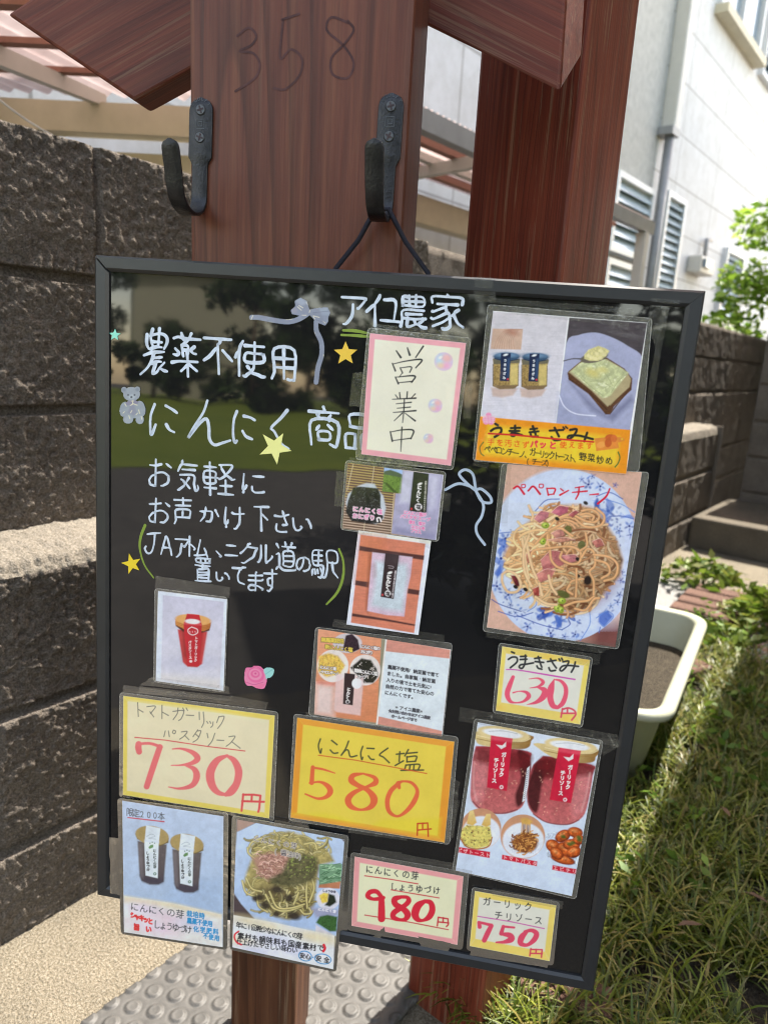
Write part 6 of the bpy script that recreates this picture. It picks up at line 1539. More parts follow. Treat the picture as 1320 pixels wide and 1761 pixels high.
    for s in ([(275, 220, 8), (310, 205, 9), (355, 262, 10)], [(335, 192, 5), (360, 190, 5), (362, 210, 5), (338, 214, 5), (335, 192, 5)], [(385, 238, 8), (425, 205, 9), (475, 262, 10)], [(470, 188, 5), (498, 190, 5), (495, 214, 5), (470, 212, 5), (470, 188, 5)],
              [(525, 218, 6), (538, 270, 8)], [(528, 220, 6), (588, 222, 8), (578, 262, 7)], [(535, 268, 6), (580, 262, 6)], [(630, 222, 6), (650, 238, 7)], [(625, 270, 9), (690, 235, 6)], [(740, 215, 5), (805, 205, 6)], [(720, 250, 6), (830, 240, 8)], [(770, 210, 7), (765, 260, 8), (745, 300, 7)], [(850, 268, 5), (915, 262, 8)], [(1002, 222, 7), (975, 280, 9), (912, 335, 10)]):
        c.stroke([(x, y, r * .85) for x, y, r in v(*s)], 1, red)
card("large laminated photo of ham spaghetti on a blue and white plate, titled in red brush", "menu card", [(862, 797), (1116, 812), (1063, 1117), (829, 1086)], [(872, 798), (1103, 812), (1057, 1113), (836.5, 1079)], 2, p_pasta,
     tapes=[[(835, 1080), (1066, 1108), (1030, 1124), (835, 1096)], [(858, 793), (880, 796), (872, 900), (850, 900)]])

# rice ball and salt packet
def p_onigiri(c):
    v = view(580, 780, .15152); q = c.c
    c.fill(q, (176, 152, 122))
    L = v((118, 105), (660, 172), (610, 915), (58, 850)); c.fill(L, (116, 94, 78))
    for k in range(26):
        y = 108 + k * 29; c.stroke(v((120 - k * 2.4, y), (655 - k * 2, y + 66)), .8, (186, 166, 112) if k < 14 else (196, 176, 160), False, .5)
    for s in ([(180, 120), (110, 420)], [(415, 150), (392, 340)], [(640, 450), (610, 905)], [(310, 770), (300, 880)]): c.stroke(v(*s), .5, (212, 200, 170), False)
    c.fill(v((240, 365), (330, 335), (420, 345), (450, 400), (520, 480), (550, 620), (520, 740), (440, 800), (140, 720), (95, 560), (120, 460)), (192, 200, 212), 1.5)
    nori = v((180, 385), (260, 375), (460, 395), (490, 470), (488, 600), (520, 720), (480, 790), (380, 800), (160, 765), (95, 660), (120, 540)); c.fill(nori, (50, 56, 36), 1, c2=(42, 40, 42), axis=v((300, 390), (300, 700))); c.noise(nori, .5, 3, 3); c.noise(nori, .5, 2.2, 6, col=(112, 116, 118), thr=.6)
    g = v((530, 158), (742, 190), (722, 452), (508, 430)); c.fill(g, (112, 140, 70)); c.noise(g, .35, 2, 8); c.fill(v((530, 158), (742, 190), (740, 250), (528, 215)), (160, 186, 226)); c.fill(v((530, 200), (600, 185), (690, 215), (740, 240), (738, 275), (530, 235)), (92, 108, 84), 1); c.fill(v((515, 320), (560, 330), (690, 450), (640, 445)), (70, 84, 44), 1, .8)
    Rr = v((745, 192), (1205, 240), (1118, 985), (612, 905), (660, 455), (722, 455)); c.fill(Rr, (170, 168, 196)); c.noise(Rr, .12, 9, 12); c.fill(v((750, 200), (860, 210), (820, 560), (700, 560)), (204, 206, 222), 4, .7); c.fill(v((1050, 260), (1150, 270), (1100, 600), (1040, 640)), (210, 212, 230), 6, .6); c.fill(v((660, 840), (1110, 910), (1105, 980), (640, 900)), (144, 144, 180), 4, .7)
    c.fill(v((863, 205), (1036, 230), (1006, 675), (816, 650)), (56, 62, 44)); c.fill(v((850, 560), (1010, 580), (1006, 675), (816, 650)), (52, 46, 44), 5, .7)
    c.ell(*v((935, 345))[0], 4, 2, (236, 236, 236), -20); c.text("にんにく", *v((930, 385))[0], *v((912, 530))[0], 7.5, .75, (236, 236, 238), vertical=True)
    c.ell(*v((918, 605))[0], 6.4, 6, (232, 230, 236)); c.text("塩", *v((918, 605))[0], *v((918, 605))[0], 9, .6, (50, 50, 50)); c.ell(*v((840, 628))[0], 1.6, 2, (196, 60, 70))
    c.text("自然の力で育てた安心のにんにく", *v((1002, 320))[0], *v((985, 650))[0], 3, .3, (190, 190, 180), vertical=True)
    for t, a, b, h in (("にんにく塩", (205, 628), (480, 660), 9.5), ("おにぎり", (200, 705), (395, 728), 9.5)):
        c.text(t, *v(a)[0], *v(b)[0], h, 1.5, (246, 240, 246)); c.text(t, *v(a)[0], *v(b)[0], h, .62, (226, 140, 190))
    c.stroke(v((455, 770), (450, 735), (480, 730), (495, 770)), 1.3, (226, 220, 226))
    for t, a, b, h in (("にんにく塩が", (775, 668), (985, 695), 7), ("パスタやスープ", (735, 712), (1030, 748), 7), ("使える塩で", (830, 778), (975, 798), 6.5), ("ミネラルを", (815, 828), (975, 850), 7), ("プラス", (850, 875), (930, 890), 7)):
        c.text(t, *v(a)[0], *v(b)[0], h, 1.3, (232, 220, 236), a=.75); c.text(t, *v(a)[0], *v(b)[0], h, .55, (222, 126, 178))
    c.stroke(v((1205, 240), (1120, 985)), .8, (220, 222, 232), False)
card("small card showing a seaweed-wrapped rice ball beside a seasoning salt packet", "menu card", [(594, 791), (767, 811), (754, 932), (585, 911)], [(597.5, 796), (762.5, 816.5), (749.5, 929), (588.5, 909)], 1, p_onigiri,
     tapes=[[(757, 845), (776, 848), (772, 880), (752, 878)], [(578, 810), (594, 812), (590, 872), (574, 870)], [(600, 786), (700, 798), (700, 806), (600, 794)]])

# salt packet on boards
def p_salt(c):
    v = view(590, 900, .12879); q = c.c
    c.fill(q, (222, 226, 242)); c.fill([q[0], q[1], lerp(q[1], q[2], .035), lerp(q[0], q[3], .035)], (236, 234, 222), 2, .8)
    I = v((232, 150), (1096, 272), (945, 1465), (102, 1325)); c.fill(I, (206, 134, 112)); c.noise(I, .08, 1.6, 3, sx=8); c.fill(v((232, 150), (560, 196), (480, 800), (150, 800)), (208, 132, 96), 12, .6)
    for s in ([(220, 300), (560, 360), (1080, 430), (1072, 490), (560, 415), (214, 362)], [(165, 762), (345, 785), (340, 858), (158, 822)], [(862, 870), (1018, 895), (1008, 958), (855, 935)], [(120, 1200), (540, 1270), (958, 1350), (952, 1370), (540, 1300), (116, 1240)]): c.fill(v(*s), (92, 60, 58), 1)
    c.fill(v((340, 400), (390, 385), (330, 1200), (300, 1150)), (150, 92, 72), 3, .7)
    pk = v((388, 385), (925, 450), (900, 700), (850, 900), (815, 1245), (580, 1225), (318, 1170), (345, 860)); c.fill(pk, (206, 186, 206), 1)
    c.fill(v((430, 500), (850, 545), (860, 700), (790, 1180), (560, 1150), (370, 1100), (420, 800)), (196, 208, 220), 5); c.noise(pk, .07, 7, 5); c.noise(pk, .12, 1.3, 9)
    c.fill(v((400, 540), (430, 540), (440, 700), (400, 720)), (150, 120, 120), 4, .5)
    c.fill(v((562, 398), (745, 422), (672, 1010), (498, 982)), (62, 48, 52)); c.fill(v((562, 398), (745, 422), (730, 560), (545, 540)), (84, 70, 78), 6, .5)
    c.stroke(v((600, 565), (665, 575), (662, 600), (605, 595)), .4, (180, 170, 178)); c.ell(*v((622, 660))[0], 4.2, 2.2, (240, 240, 244), -18)
    c.text("にんにく", *v((610, 715))[0], *v((592, 860))[0], 8, .85, (244, 244, 248), vertical=True); c.ell(*v((595, 935))[0], 5.2, 5.2, (236, 236, 242)); c.text("塩", *v((595, 937))[0], *v((595, 937))[0], 7.5, .55, (56, 46, 50)); c.ell(*v((524, 955))[0], 1.5, 1.8, (214, 92, 96))
    c.text("自然の力で育てた安心のにんにく塩です", *v((697, 640))[0], *v((655, 985))[0], 2.6, .28, (196, 190, 196), vertical=True)
card("white bordered photo of a clear seasoning packet with a black label on red planks", "photo card", [(616, 912), (741, 930), (719, 1092), (595.5, 1074)], [(616, 912), (741, 930), (719, 1092), (595.5, 1074)], 2, p_salt, name="photo_print",
     tapes=[[(612, 909), (640, 913), (640, 922), (612, 918)], [(720, 925), (742, 928), (738, 944), (722, 936)], [(574, 1068), (600, 1072), (650, 1084), (600, 1082)]])

# two-photo card with printed text
def p_two(c):
    v = view(525, 1070, .20076); q = c.c
    c.fill(q, (150, 146, 128))
    L = v((110, 58), (652, 112), (610, 862), (75, 790)); c.fill(L, (222, 164, 136), c2=(206, 138, 102), axis=v((100, 100), (600, 800))); c.noise(L, .08, 2, 3, sx=6); c.fill(v((85, 520), (250, 540), (240, 810), (75, 790)), (222, 206, 206), 8, .9); c.fill(v((100, 500), (255, 520), (250, 545), (95, 525)), (206, 120, 112), 3, .7)
    c.ell(*v((360, 180))[0], 25, 17, (205, 198, 206)); og = v((330, 190), (345, 115), (400, 100), (450, 150), (465, 230), (400, 260), (320, 240)); c.fill(og, (62, 46, 58), 1); c.noise(og, .6, 2.5, 4)
    c.ell(*v((235, 375))[0], 27, 28, (226, 218, 216)); pp = v((115, 290), (200, 265), (280, 290), (340, 370), (300, 440), (180, 470), (110, 420)); c.fill(pp, (214, 180, 96), 2); c.noise(pp, .5, 2.2, 6); c.noise(pp, .9, 2, 8, col=(246, 226, 120), thr=.58)
    c.ell(*v((510, 410))[0], 26.5, 26.5, (222, 214, 214)); sw = v((385, 390), (480, 310), (560, 325), (610, 400), (620, 470), (580, 520), (500, 520), (430, 440)); c.fill(sw, (48, 48, 40), 1.5); c.noise(sw, .6, 2.5, 2); c.noise(sw, .9, 3.4, 13, col=(214, 206, 204), thr=.64)
    pkt = v((265, 440), (500, 470), (470, 800), (270, 770), (245, 750)); c.fill(pkt, (222, 202, 206), 1.5, .75); c.fill(v((335, 435), (425, 445), (405, 712), (322, 700)), (62, 48, 50)); c.text("にんにく", *v((372, 575))[0], *v((360, 650))[0], 6, .6, (238, 236, 238), vertical=True); c.ell(*v((362, 682))[0], 3.6, 3.4, (234, 232, 236)); c.text("塩", *v((362, 683))[0], *v((362, 683))[0], 5, .4, (50, 50, 50))
    c.ell(*v((440, 525))[0], 8.6, 9.2, (228, 224, 230))
    for t, a, b, h, col, o in (("無農薬栽培", (155, 150), (310, 162), 9, (244, 222, 110), (90, 70, 60)), ("新にんにく塩", (188, 210), (385, 235), 8.5, (244, 222, 110), (90, 70, 60)), ("にんにく塩の", (488, 208), (625, 225), 6.5, (240, 236, 240), (60, 44, 54)), ("おにぎり", (488, 252), (562, 262), 6.5, (240, 236, 240), (60, 44, 54)),
                            ("にんにく塩", (140, 385), (250, 398), 6, (240, 236, 240), (90, 70, 50)), ("ペペロンチーノ", (140, 425), (270, 440), 6, (240, 236, 240), (90, 70, 50)), ("簡単にんにく塩", (435, 415), (600, 440), 7, (250, 248, 250), (50, 40, 44)), ("スープ", (460, 465), (510, 470), 7, (250, 248, 250), (50, 40, 44))):
        c.text(t, *v(a)[0], *v(b)[0], h, 1.25, o, a=.9); c.text(t, *v(a)[0], *v(b)[0], h, .6, col)
    R = v((692, 138), (1245, 235), (1168, 980), (612, 872)); c.fill(R, (206, 150, 138)); c.noise(R, .07, 2, 12, sx=7)
    c.fill(v((684, 248), (1235, 312), (1168, 932), (626, 806)), (212, 222, 232))
    ink = (58, 58, 66)
    for t, a, b in (("農薬不使用/納豆菌で育て", (722, 385), (1125, 452)), ("ました。自家製・納豆菌", (716, 440), (1095, 505)), ("入りの液で土を元気に!", (710, 495), (1085, 560)), ("自然の力で育てた安心の", (703, 550), (1082, 612)), ("にんにくです。", (697, 604), (925, 642))):
        c.text(t, *v(a)[0], *v(b)[0], 7.6, .62, ink)
    c.text("=アイユ農家=", *v((788, 730))[0], *v((998, 765))[0], 7.4, .62, (66, 66, 74)); c.text("☆お問い合わせはアイユ農家", *v((725, 760))[0], *v((1055, 818))[0], 6, .7, (90, 90, 100)); c.text("ホームページまで", *v((750, 805))[0], *v((940, 838))[0], 6, .7, (90, 90, 100))
    c.stroke(v((692, 138), (612, 872)), 1.4, (226, 226, 226), False); c.stroke(v((690, 136), (1245, 233)), .9, (226, 222, 222), False); c.stroke(v((1245, 235), (1168, 980)), 1.0, (216, 220, 228), False)
card("laminated card with food photos at left and a white printed text panel at right", "menu card", [(542, 1078), (778, 1106), (761, 1268), (530, 1230)], [(547, 1081.5), (775, 1117), (759.5, 1266.5), (540, 1228.5)], 1, p_two,
     tapes=[[(574, 1064), (764, 1092), (764, 1106), (572, 1078)], [(526, 1224), (620, 1240), (612, 1248), (524, 1232)]])

# price cards
RED = (235, 118, 122)
def digits(c, v, strokes, col, k=1.0, a=1.0):
    for s in strokes: c.stroke([(x, y, r * k) for x, y, r in v(*s)], 1, col, a=a)
def p_730(c):
    v = view(190, 1180, .23485); q = c.c
    c.fill(q, (226, 216, 184)); border(c, q, (.028, .05, .035, .05), (248, 226, 110)); c.fill(v((130, 100), (640, 160), (1150, 250), (1130, 275), (640, 185), (130, 128)), (226, 222, 190), 3, .5); c.noise(q, .03, 25, 2)
    ink = (96, 94, 90)
    for t in (([(200, 120), (205, 222)], [(205, 170), (240, 190)]), ([(268, 150), (330, 148), (295, 200)], [(290, 188), (318, 225)]), ([(378, 140), (378, 238)], [(380, 190), (425, 215)]),
              ([(458, 185), (535, 180), (520, 235), (500, 252)], [(495, 160), (490, 200), (460, 245)], [(530, 160), (540, 178)], [(555, 160), (565, 178)]), ([(555, 212), (610, 215)],), ([(650, 190), (652, 245)], [(680, 190), (685, 260), (668, 302)]),
              ([(705, 258), (715, 272)], [(728, 258), (735, 272)], [(752, 262), (748, 288), (735, 302)]), ([(795, 222), (778, 268)], [(795, 225), (832, 222), (815, 270), (785, 310)]),
              ([(402, 328), (392, 370)], [(425, 328), (432, 370)], [(462, 322), (478, 330), (470, 348), (455, 340), (462, 322)]), ([(520, 335), (562, 332), (540, 365), (508, 388)], [(545, 362), (575, 392)]), ([(640, 320), (605, 370)], [(640, 328), (662, 330), (640, 385), (605, 410)], [(625, 352), (645, 370)]),
              ([(708, 345), (715, 378)], [(765, 345), (745, 400), (715, 438)]), ([(780, 395), (830, 398)],), ([(868, 370), (912, 368), (880, 415), (848, 440)], [(890, 408), (950, 455)])):
        for s in t: c.stroke(v(*s), .75, ink)
    c.stroke(v((180, 375), (400, 395), (700, 440), (985, 475)), .9, (206, 70, 76), False)
    digits(c, v, ([(207, 425, 19), (205, 450, 20), (211, 480, 18)], [(195, 424, 8), (290, 420, 9), (372, 446, 10)], [(362, 446, 18), (310, 600, 19), (266, 735, 18)],
                  [(455, 460, 4), (520, 458, 7), (600, 485, 14), (638, 528, 19), (600, 562, 13), (520, 578, 6), (445, 580, 3)], [(545, 580, 4), (610, 605, 15), (632, 660, 21), (600, 725, 16), (510, 750, 8), (425, 738, 3)],
                  [(855, 508, 8), (780, 545, 20), (732, 630, 26), (742, 720, 24), (790, 780, 16), (870, 798, 6)], [(850, 508, 7), (905, 545, 18), (938, 620, 23), (925, 710, 22), (885, 770, 24), (845, 795, 12)]), RED, 1.2)
    for s in ([(972, 792), (960, 912)], [(972, 795), (1050, 795), (1098, 802), (1088, 900), (1082, 920)], [(1035, 798), (1033, 835)], [(965, 842), (1124, 847)]): c.stroke(v(*s), 1.9, (216, 76, 82), False)
card("pale yellow price card reading 730 yen in faded red marker", "price card", [(206, 1190), (479, 1224), (471, 1414), (205, 1371)], [(212.5, 1196.5), (472.5, 1230.5), (463, 1407.5), (211.5, 1367)], 1, p_730, name="price_card",
     tapes=[[(212, 1178), (396, 1202), (395, 1212), (212, 1190)], [(396, 1196), (460, 1208), (457, 1222), (395, 1212)]])
def p_580(c):
    v = view(480, 1220, .24242); q = c.c
    c.fill(q, (240, 216, 86)); border(c, q, (.04, .06, .05, .055), (250, 176, 70), (250, 170, 60)); c.noise(q, .04, 30, 4)
    c.fill(v((330, 735), (400, 750), (640, 830), (730, 780), (1150, 770), (1130, 910), (90, 740)), (222, 204, 50), 4, .55)
    ink = (72, 76, 52)
    for s in ([(292, 210), (278, 260), (292, 310), (300, 280)], [(372, 220), (410, 250)], [(362, 288), (385, 310), (415, 308)], [(492, 225), (470, 280), (440, 325), (470, 290), (490, 292), (505, 335), (550, 328)], [(592, 262), (578, 310), (585, 355), (592, 340)], [(622, 275), (672, 278)], [(632, 330), (650, 352), (672, 355)], [(770, 275), (712, 320), (740, 340), (780, 378)],
              [(830, 318), (885, 312)], [(855, 300), (850, 370)], [(822, 398), (880, 365)], [(915, 285), (890, 330)], [(900, 312), (978, 305)], [(905, 335), (905, 372)], [(905, 338), (972, 332), (965, 368)], [(905, 372), (965, 368)], [(898, 395), (888, 430)], [(898, 395), (992, 390), (985, 428)], [(928, 395), (922, 428)], [(955, 394), (952, 428)], [(862, 432), (1022, 430)]):
        c.stroke(v(*s), 1.35, ink)
    c.stroke(v((278, 325), (540, 360), (800, 408), (1045, 455)), .9, (206, 92, 50), False)
    digits(c, v, ([(238, 410, 14), (230, 520, 17)], [(238, 412, 8), (310, 425, 8), (395, 452, 4)], [(215, 522, 6), (290, 515, 9), (345, 545, 18), (362, 585, 21), (330, 622, 14), (270, 632, 9), (185, 600, 6)],
                  [(595, 455, 7), (525, 468, 17), (512, 505, 22), (560, 540, 17), (630, 575, 18), (672, 635, 26), (650, 690, 19), (580, 712, 9), (510, 690, 19), (488, 640, 23), (530, 590, 17), (620, 550, 11), (682, 520, 20), (672, 482, 14), (595, 455, 7)],
                  [(850, 555, 12), (843, 525, 17)], [(835, 535, 15), (790, 580, 17), (766, 650, 17), (780, 725, 15), (838, 758, 9), (905, 718, 15), (960, 645, 18), (978, 575, 13), (940, 522, 11), (880, 510, 8), (845, 522, 14)]), (222, 104, 66))
    for s in ([(980, 810), (978, 892)], [(980, 810), (1052, 806), (1056, 900)], [(1016, 808), (1016, 850)], [(982, 856), (1076, 848)]): c.stroke(v(*s), 1.3, (196, 66, 38), False)
card("bright yellow price card with orange edges reading 580 yen", "price card", [(505, 1227), (788, 1267), (773, 1453), (496, 1411)], [(511, 1234), (781, 1275.5), (764, 1449), (499.5, 1406)], 2, p_580, name="price_card",
     tapes=[[(690, 1252), (722, 1256), (720, 1266), (690, 1262)], [(600, 1420), (700, 1436), (700, 1446), (600, 1432)], [(497, 1408), (530, 1413), (530, 1424), (496, 1416)], [(775, 1335), (790, 1345), (780, 1440), (766, 1445)]])
def p_630(c):
    v = view(840, 1090, .15152); q = c.c
    c.fill(q, (216, 216, 208)); border(c, q, (.05, .1, .06, .14), (250, 226, 124), (250, 230, 120)); c.noise(q, .03, 12, 5)
    for x, y in ((680, 260), (1100, 300), (110, 830), (890, 960)): c.ell(*v((x, y))[0], 8, 4, (244, 206, 90), 10, 4, .7)
    ink = (48, 50, 54)
    for s in ([(258, 205), (288, 218)], [(222, 290), (265, 265), (315, 270), (318, 320), (245, 385)], [(360, 258), (425, 255)], [(355, 292), (430, 288)], [(415, 242), (410, 330), (380, 390), (345, 380), (360, 352), (420, 345), (505, 330)], [(520, 280), (590, 270)], [(525, 315), (620, 325)], [(560, 258), (585, 340), (600, 378)], [(545, 365), (560, 390), (600, 402)], [(665, 315), (760, 300)], [(700, 285), (730, 340), (765, 388)], [(680, 385), (700, 420), (755, 415)], [(795, 285), (808, 305)], [(825, 278), (835, 298)], [(840, 318), (905, 310), (880, 370), (830, 420), (805, 405), (840, 365), (920, 360), (1015, 370)], [(980, 320), (965, 380), (935, 435)]):
        c.stroke(v(*s), 1.7, ink)
    c.stroke(v((200, 405, 7), (320, 410, 7), (600, 455, 9), (975, 518, 9)), 1, (196, 84, 176))
    digits(c, v, ([(275, 490, 20), (238, 580, 28), (208, 680, 30), (238, 760, 22), (300, 782, 9), (390, 768, 14), (452, 712, 26), (425, 665, 18), (350, 652, 7), (275, 668, 9)], [(455, 512, 4), (560, 505, 10), (615, 550, 21), (560, 598, 12), (465, 615, 4)], [(545, 605, 5), (630, 640, 32), (620, 710, 36), (540, 775, 20), (430, 805, 3)],
                  [(740, 518, 6), (705, 620, 38), (695, 720, 36), (722, 810, 32), (770, 835, 22)], [(740, 518, 6), (815, 535, 17), (868, 600, 24), (872, 690, 26), (838, 785, 28), (785, 835, 20)]), (222, 88, 116))
    for s in ([(835, 850), (818, 945)], [(835, 858), (900, 842), (965, 868), (985, 915), (940, 978)], [(892, 848), (890, 892)], [(822, 902), (980, 902)]): c.stroke(v(*s), 1.6, (210, 78, 100))
card("small yellow edged price card reading 630 yen in pink marker", "price card", [(857, 1105), (1019, 1130), (1001, 1252), (846, 1226)], [(863, 1111.5), (1014, 1135), (997, 1246), (852, 1222)], 1, p_630, name="price_card",
     tapes=[[(895, 1104), (1032, 1126), (1030, 1142), (1012, 1146), (990, 1128)], [(850, 1224), (985, 1246), (984, 1254), (848, 1234)]])
def p_980(c):
    v = view(580, 1460, .30303); q = c.c
    c.fill(q, (222, 222, 190)); border(c, q, (.05, .075, .055, .075), (246, 172, 176)); c.noise(q, .03, 20, 6)
    ink = (66, 66, 66)
    c.text("にんにくの芽", *v((180, 115))[0], *v((440, 152))[0], 15, .85, ink, .9, jit=.02); c.text("しょうゆづけ", *v((320, 215))[0], *v((560, 235))[0], 14, .85, ink, .9, jit=.02)
    for s in ([(155, 152), (300, 172), (456, 198)], [(305, 232), (440, 255), (576, 278)], [(155, 375), (380, 410), (628, 458)]): c.stroke(v(*s), .95, (196, 50, 66), False)
    digits(c, v, ([(250, 272, 12), (222, 242, 13), (185, 245, 14), (172, 268, 14), (200, 284, 10), (240, 282, 12), (262, 276, 10)], [(250, 285, 17), (250, 345, 20), (250, 395, 21)],
                  [(362, 272, 10), (325, 285, 17), (330, 315, 17), (375, 342, 17), (398, 372, 19), (385, 398, 13), (355, 402, 10), (318, 388, 15), (322, 360, 16), (380, 322, 14), (404, 295, 15), (395, 275, 11), (362, 272, 10)],
                  [(495, 296, 11), (455, 325, 22), (440, 370, 22), (455, 400, 15), (485, 405, 9), (520, 385, 17), (538, 345, 18), (528, 305, 15), (495, 296, 11)]), (206, 40, 62))
    for s in ([(572, 388), (566, 436)], [(572, 388), (626, 396), (628, 430), (618, 440)], [(600, 390), (598, 415)], [(570, 414), (630, 420)]): c.stroke(v(*s), 1.3, (196, 44, 62), False)
card("pink bordered price card reading 980 yen in bold red", "price card", [(603, 1465), (806, 1500), (795, 1634), (597, 1600)], [(609.5, 1473), (796.5, 1507), (786, 1625), (604, 1592)], 1, p_980, name="price_card",
     tapes=[[(622, 1456), (690, 1466), (690, 1486), (618, 1470)], [(660, 1594), (662, 1602), (650, 1618), (640, 1612)], [(718, 1610), (775, 1622), (768, 1644), (724, 1630)], [(690, 1468), (780, 1484), (786, 1496), (690, 1482)]])
def p_750(c):
    v = view(580, 1460, .30303); q = c.c
    c.fill(q, (216, 216, 206)); border(c, q, (.06, .1, .075, .15), (250, 226, 120)); c.noise(q, .03, 12, 8)
    ink = (66, 66, 66)
    c.text("ガーリック", *v((845, 297))[0], *v((1080, 328))[0], 16, .85, ink, .9, jit=.02); c.text("チリソース", *v((915, 378))[0], *v((1140, 405))[0], 16, .85, ink, .9, jit=.02)
    c.stroke(v((795, 382), (980, 412), (1172, 452)), .95, (198, 90, 170), False)
    digits(c, v, ([(803, 420, 11), (806, 442, 12)], [(800, 415, 7), (870, 432, 9)], [(872, 436, 13), (850, 480, 15), (832, 518, 14)], [(940, 440, 10), (928, 480, 12)], [(940, 440, 7), (1002, 446, 6)], [(928, 482, 8), (975, 490, 16), (985, 512, 18), (945, 528, 10), (900, 530, 5)],
                  [(1078, 465, 8), (1045, 500, 18), (1038, 535, 15), (1075, 545, 10), (1115, 515, 15), (1128, 480, 15), (1100, 462, 11), (1062, 470, 9)]), (214, 72, 102))
    for s in ([(1096, 566), (1090, 606)], [(1096, 570), (1160, 572), (1156, 614)], [(1126, 570), (1125, 590)], [(1094, 592), (1160, 594)]): c.stroke(v(*s), 1.4, (208, 66, 90), False)
card("yellow edged price card at the lower right reading 750 yen in pink", "price card", [(811, 1525), (962, 1551), (951, 1661), (801, 1634)], [(816, 1532), (956, 1557), (944.5, 1653), (807, 1627)], 1, p_750, name="price_card",
     tapes=[[(846, 1528), (968, 1550), (966, 1564), (846, 1540)], [(808, 1630), (944, 1654), (940, 1664), (808, 1643)]])

# two chilli sauce jars
def p_jars(c):
    v = view(770, 1230, .21212); q = c.c
    c.fill(q, (206, 216, 234), c2=(198, 212, 234), axis=v((600, 100), (500, 1400)))
    for k, P in enumerate(((lambda x, y: (x, y)), (lambda x, y: (x + 545, y + 98)))):
        u = lambda *p: v(*[P(*t) for t in p])
        flip = k == 1
        body = u((225, 250), (640, 290), (665, 360), (668, 480), (620, 700), (560, 770), (440, 800), (280, 780), (190, 690), (185, 560), (200, 350)) if not flip else [(x, y) for x, y in v((770, 330), (1160, 400), (1172, 480), (1120, 760), (1060, 850), (960, 888), (800, 870), (690, 800), (642, 700), (650, 540), (690, 400))]
        body = smooth(body)
        c.fill(body, (164, 70, 80), 1.2, c2=(190, 112, 114), axis=u((400, 300), (350, 800)))
        dk = v((560, 290), (650, 320), (668, 400), (655, 520), (612, 700), (560, 740), (545, 640), (590, 500)) if not flip else v((700, 400), (780, 360), (860, 420), (770, 520), (730, 760), (690, 780), (645, 700), (652, 540))
        c.fill(smooth(dk), (64, 14, 22), 2.5, .92)
        c.fill(v((215, 290), (330, 290), (320, 560), (250, 760), (190, 680)) if not flip else v((1060, 420), (1165, 430), (1120, 740), (1020, 850), (990, 700)), (206, 142, 146), 6, .6)
        if flip: c.fill(v((780, 340), (900, 360), (870, 520), (770, 510)), (110, 30, 36), 4, .8)
        r_ = np.random.default_rng(9 + k)
        b = np.array(body)
        for _ in range(34):
            x, y = r_.uniform(b[:, 0].min() + 6, b[:, 0].max() - 6), r_.uniform(b[:, 1].min() + 12, b[:, 1].max() - 8); c.ell(x, y, r_.uniform(.8, 2), r_.uniform(.6, 1.2), (224, 180, 160), r_.uniform(0, 180), .8, .6)
        top = u((232, 270), (645, 310), (660, 400), (560, 440), (330, 400), (215, 360)) if not flip else v((765, 340), (1150, 395), (1168, 470), (1000, 500), (800, 470), (700, 420))
        c.fill(smooth(top), (110, 24, 34), 5, .8); c.noise(b.tolist(), .22, 5, 40 + k); c.noise(b.tolist(), .12, 2, 44 + k)
        hl = u((212, 380), (205, 560), (230, 690)) if not flip else v((1150, 470), (1120, 640), (1080, 780))
        c.stroke(hl, 1.6, (232, 190, 192), a=.45, soft=1.8); c.stroke(u((200, 700), (290, 775), (440, 796), (560, 765)) if not flip else v((690, 800), (800, 868), (960, 886), (1060, 848)), 1.1, (120, 60, 70), a=.7)
        lid = u((232, 130), (225, 200), (280, 245), (560, 275), (650, 260), (670, 215), (660, 160)) if not flip else v((725, 225), (735, 270), (860, 345), (1060, 385), (1170, 380), (1195, 340), (1190, 270))
        c.fill(smooth(lid), (206, 188, 140), 1, c2=(146, 112, 62), axis=u((320, 200), (650, 260)))
        c.stroke(u((235, 190), (420, 225), (600, 235), (668, 222)), .8, (160, 128, 76), a=.8); c.stroke(u((240, 165), (420, 200), (600, 212), (664, 190)), .9, (236, 224, 186), a=.7)
        c.ell(*u((450, 150))[0], 215 * v.s, 58 * v.s, (212, 196, 152), 8); c.ell(*u((440, 148))[0], 158 * v.s, 34 * v.s, (222, 226, 234), 8)
        c.stroke(u((330, 130), (450, 128), (560, 150)), .5, (150, 150, 160), a=.7)
        lb = u((348, 165), (522, 190), (475, 615), (315, 585)) if not flip else v((896, 262), (1075, 290), (995, 712), (822, 685))
        c.fill(lb, (196, 36, 70)); c.fill(lb[:2] + [lerp(lb[1], lb[2], .08), lerp(lb[0], lb[3], .08)], (220, 96, 118), 2, .6)
        c.fill(u((390, 238), (440, 245), (470, 215), (468, 255), (430, 275)), (240, 234, 238), .8)
        dx, dy = (0, 0) if not flip else (-7, 4)
        c.text("ガーリック", *u((452 + dx, 320 + dy))[0], *u((432 + dx, 480 + dy))[0], 8.5, .9, (244, 236, 240), vertical=True); c.text("チリソース", *u((392 + dx, 365 + dy))[0], *u((374 + dx, 530 + dy))[0], 8.5, .9, (244, 236, 240), vertical=True)
        c.ell(*u((432 - (30 if flip else 0), 583 + dy))[0], 3.4, 3.4, (236, 226, 232)); c.ell(*u((432 - (30 if flip else 0), 583 + dy))[0], 1.5, 1.5, (196, 36, 70))
    c.fill(v((640, 430), (662, 410), (650, 560), (625, 690), (600, 705)), (206, 210, 220)); 
    for k in range(14): c.stroke(v((650 - k * 2.2, 450 + k * 17), (640 - k * 2.2, 456 + k * 17)), .4, (100, 100, 110), False)
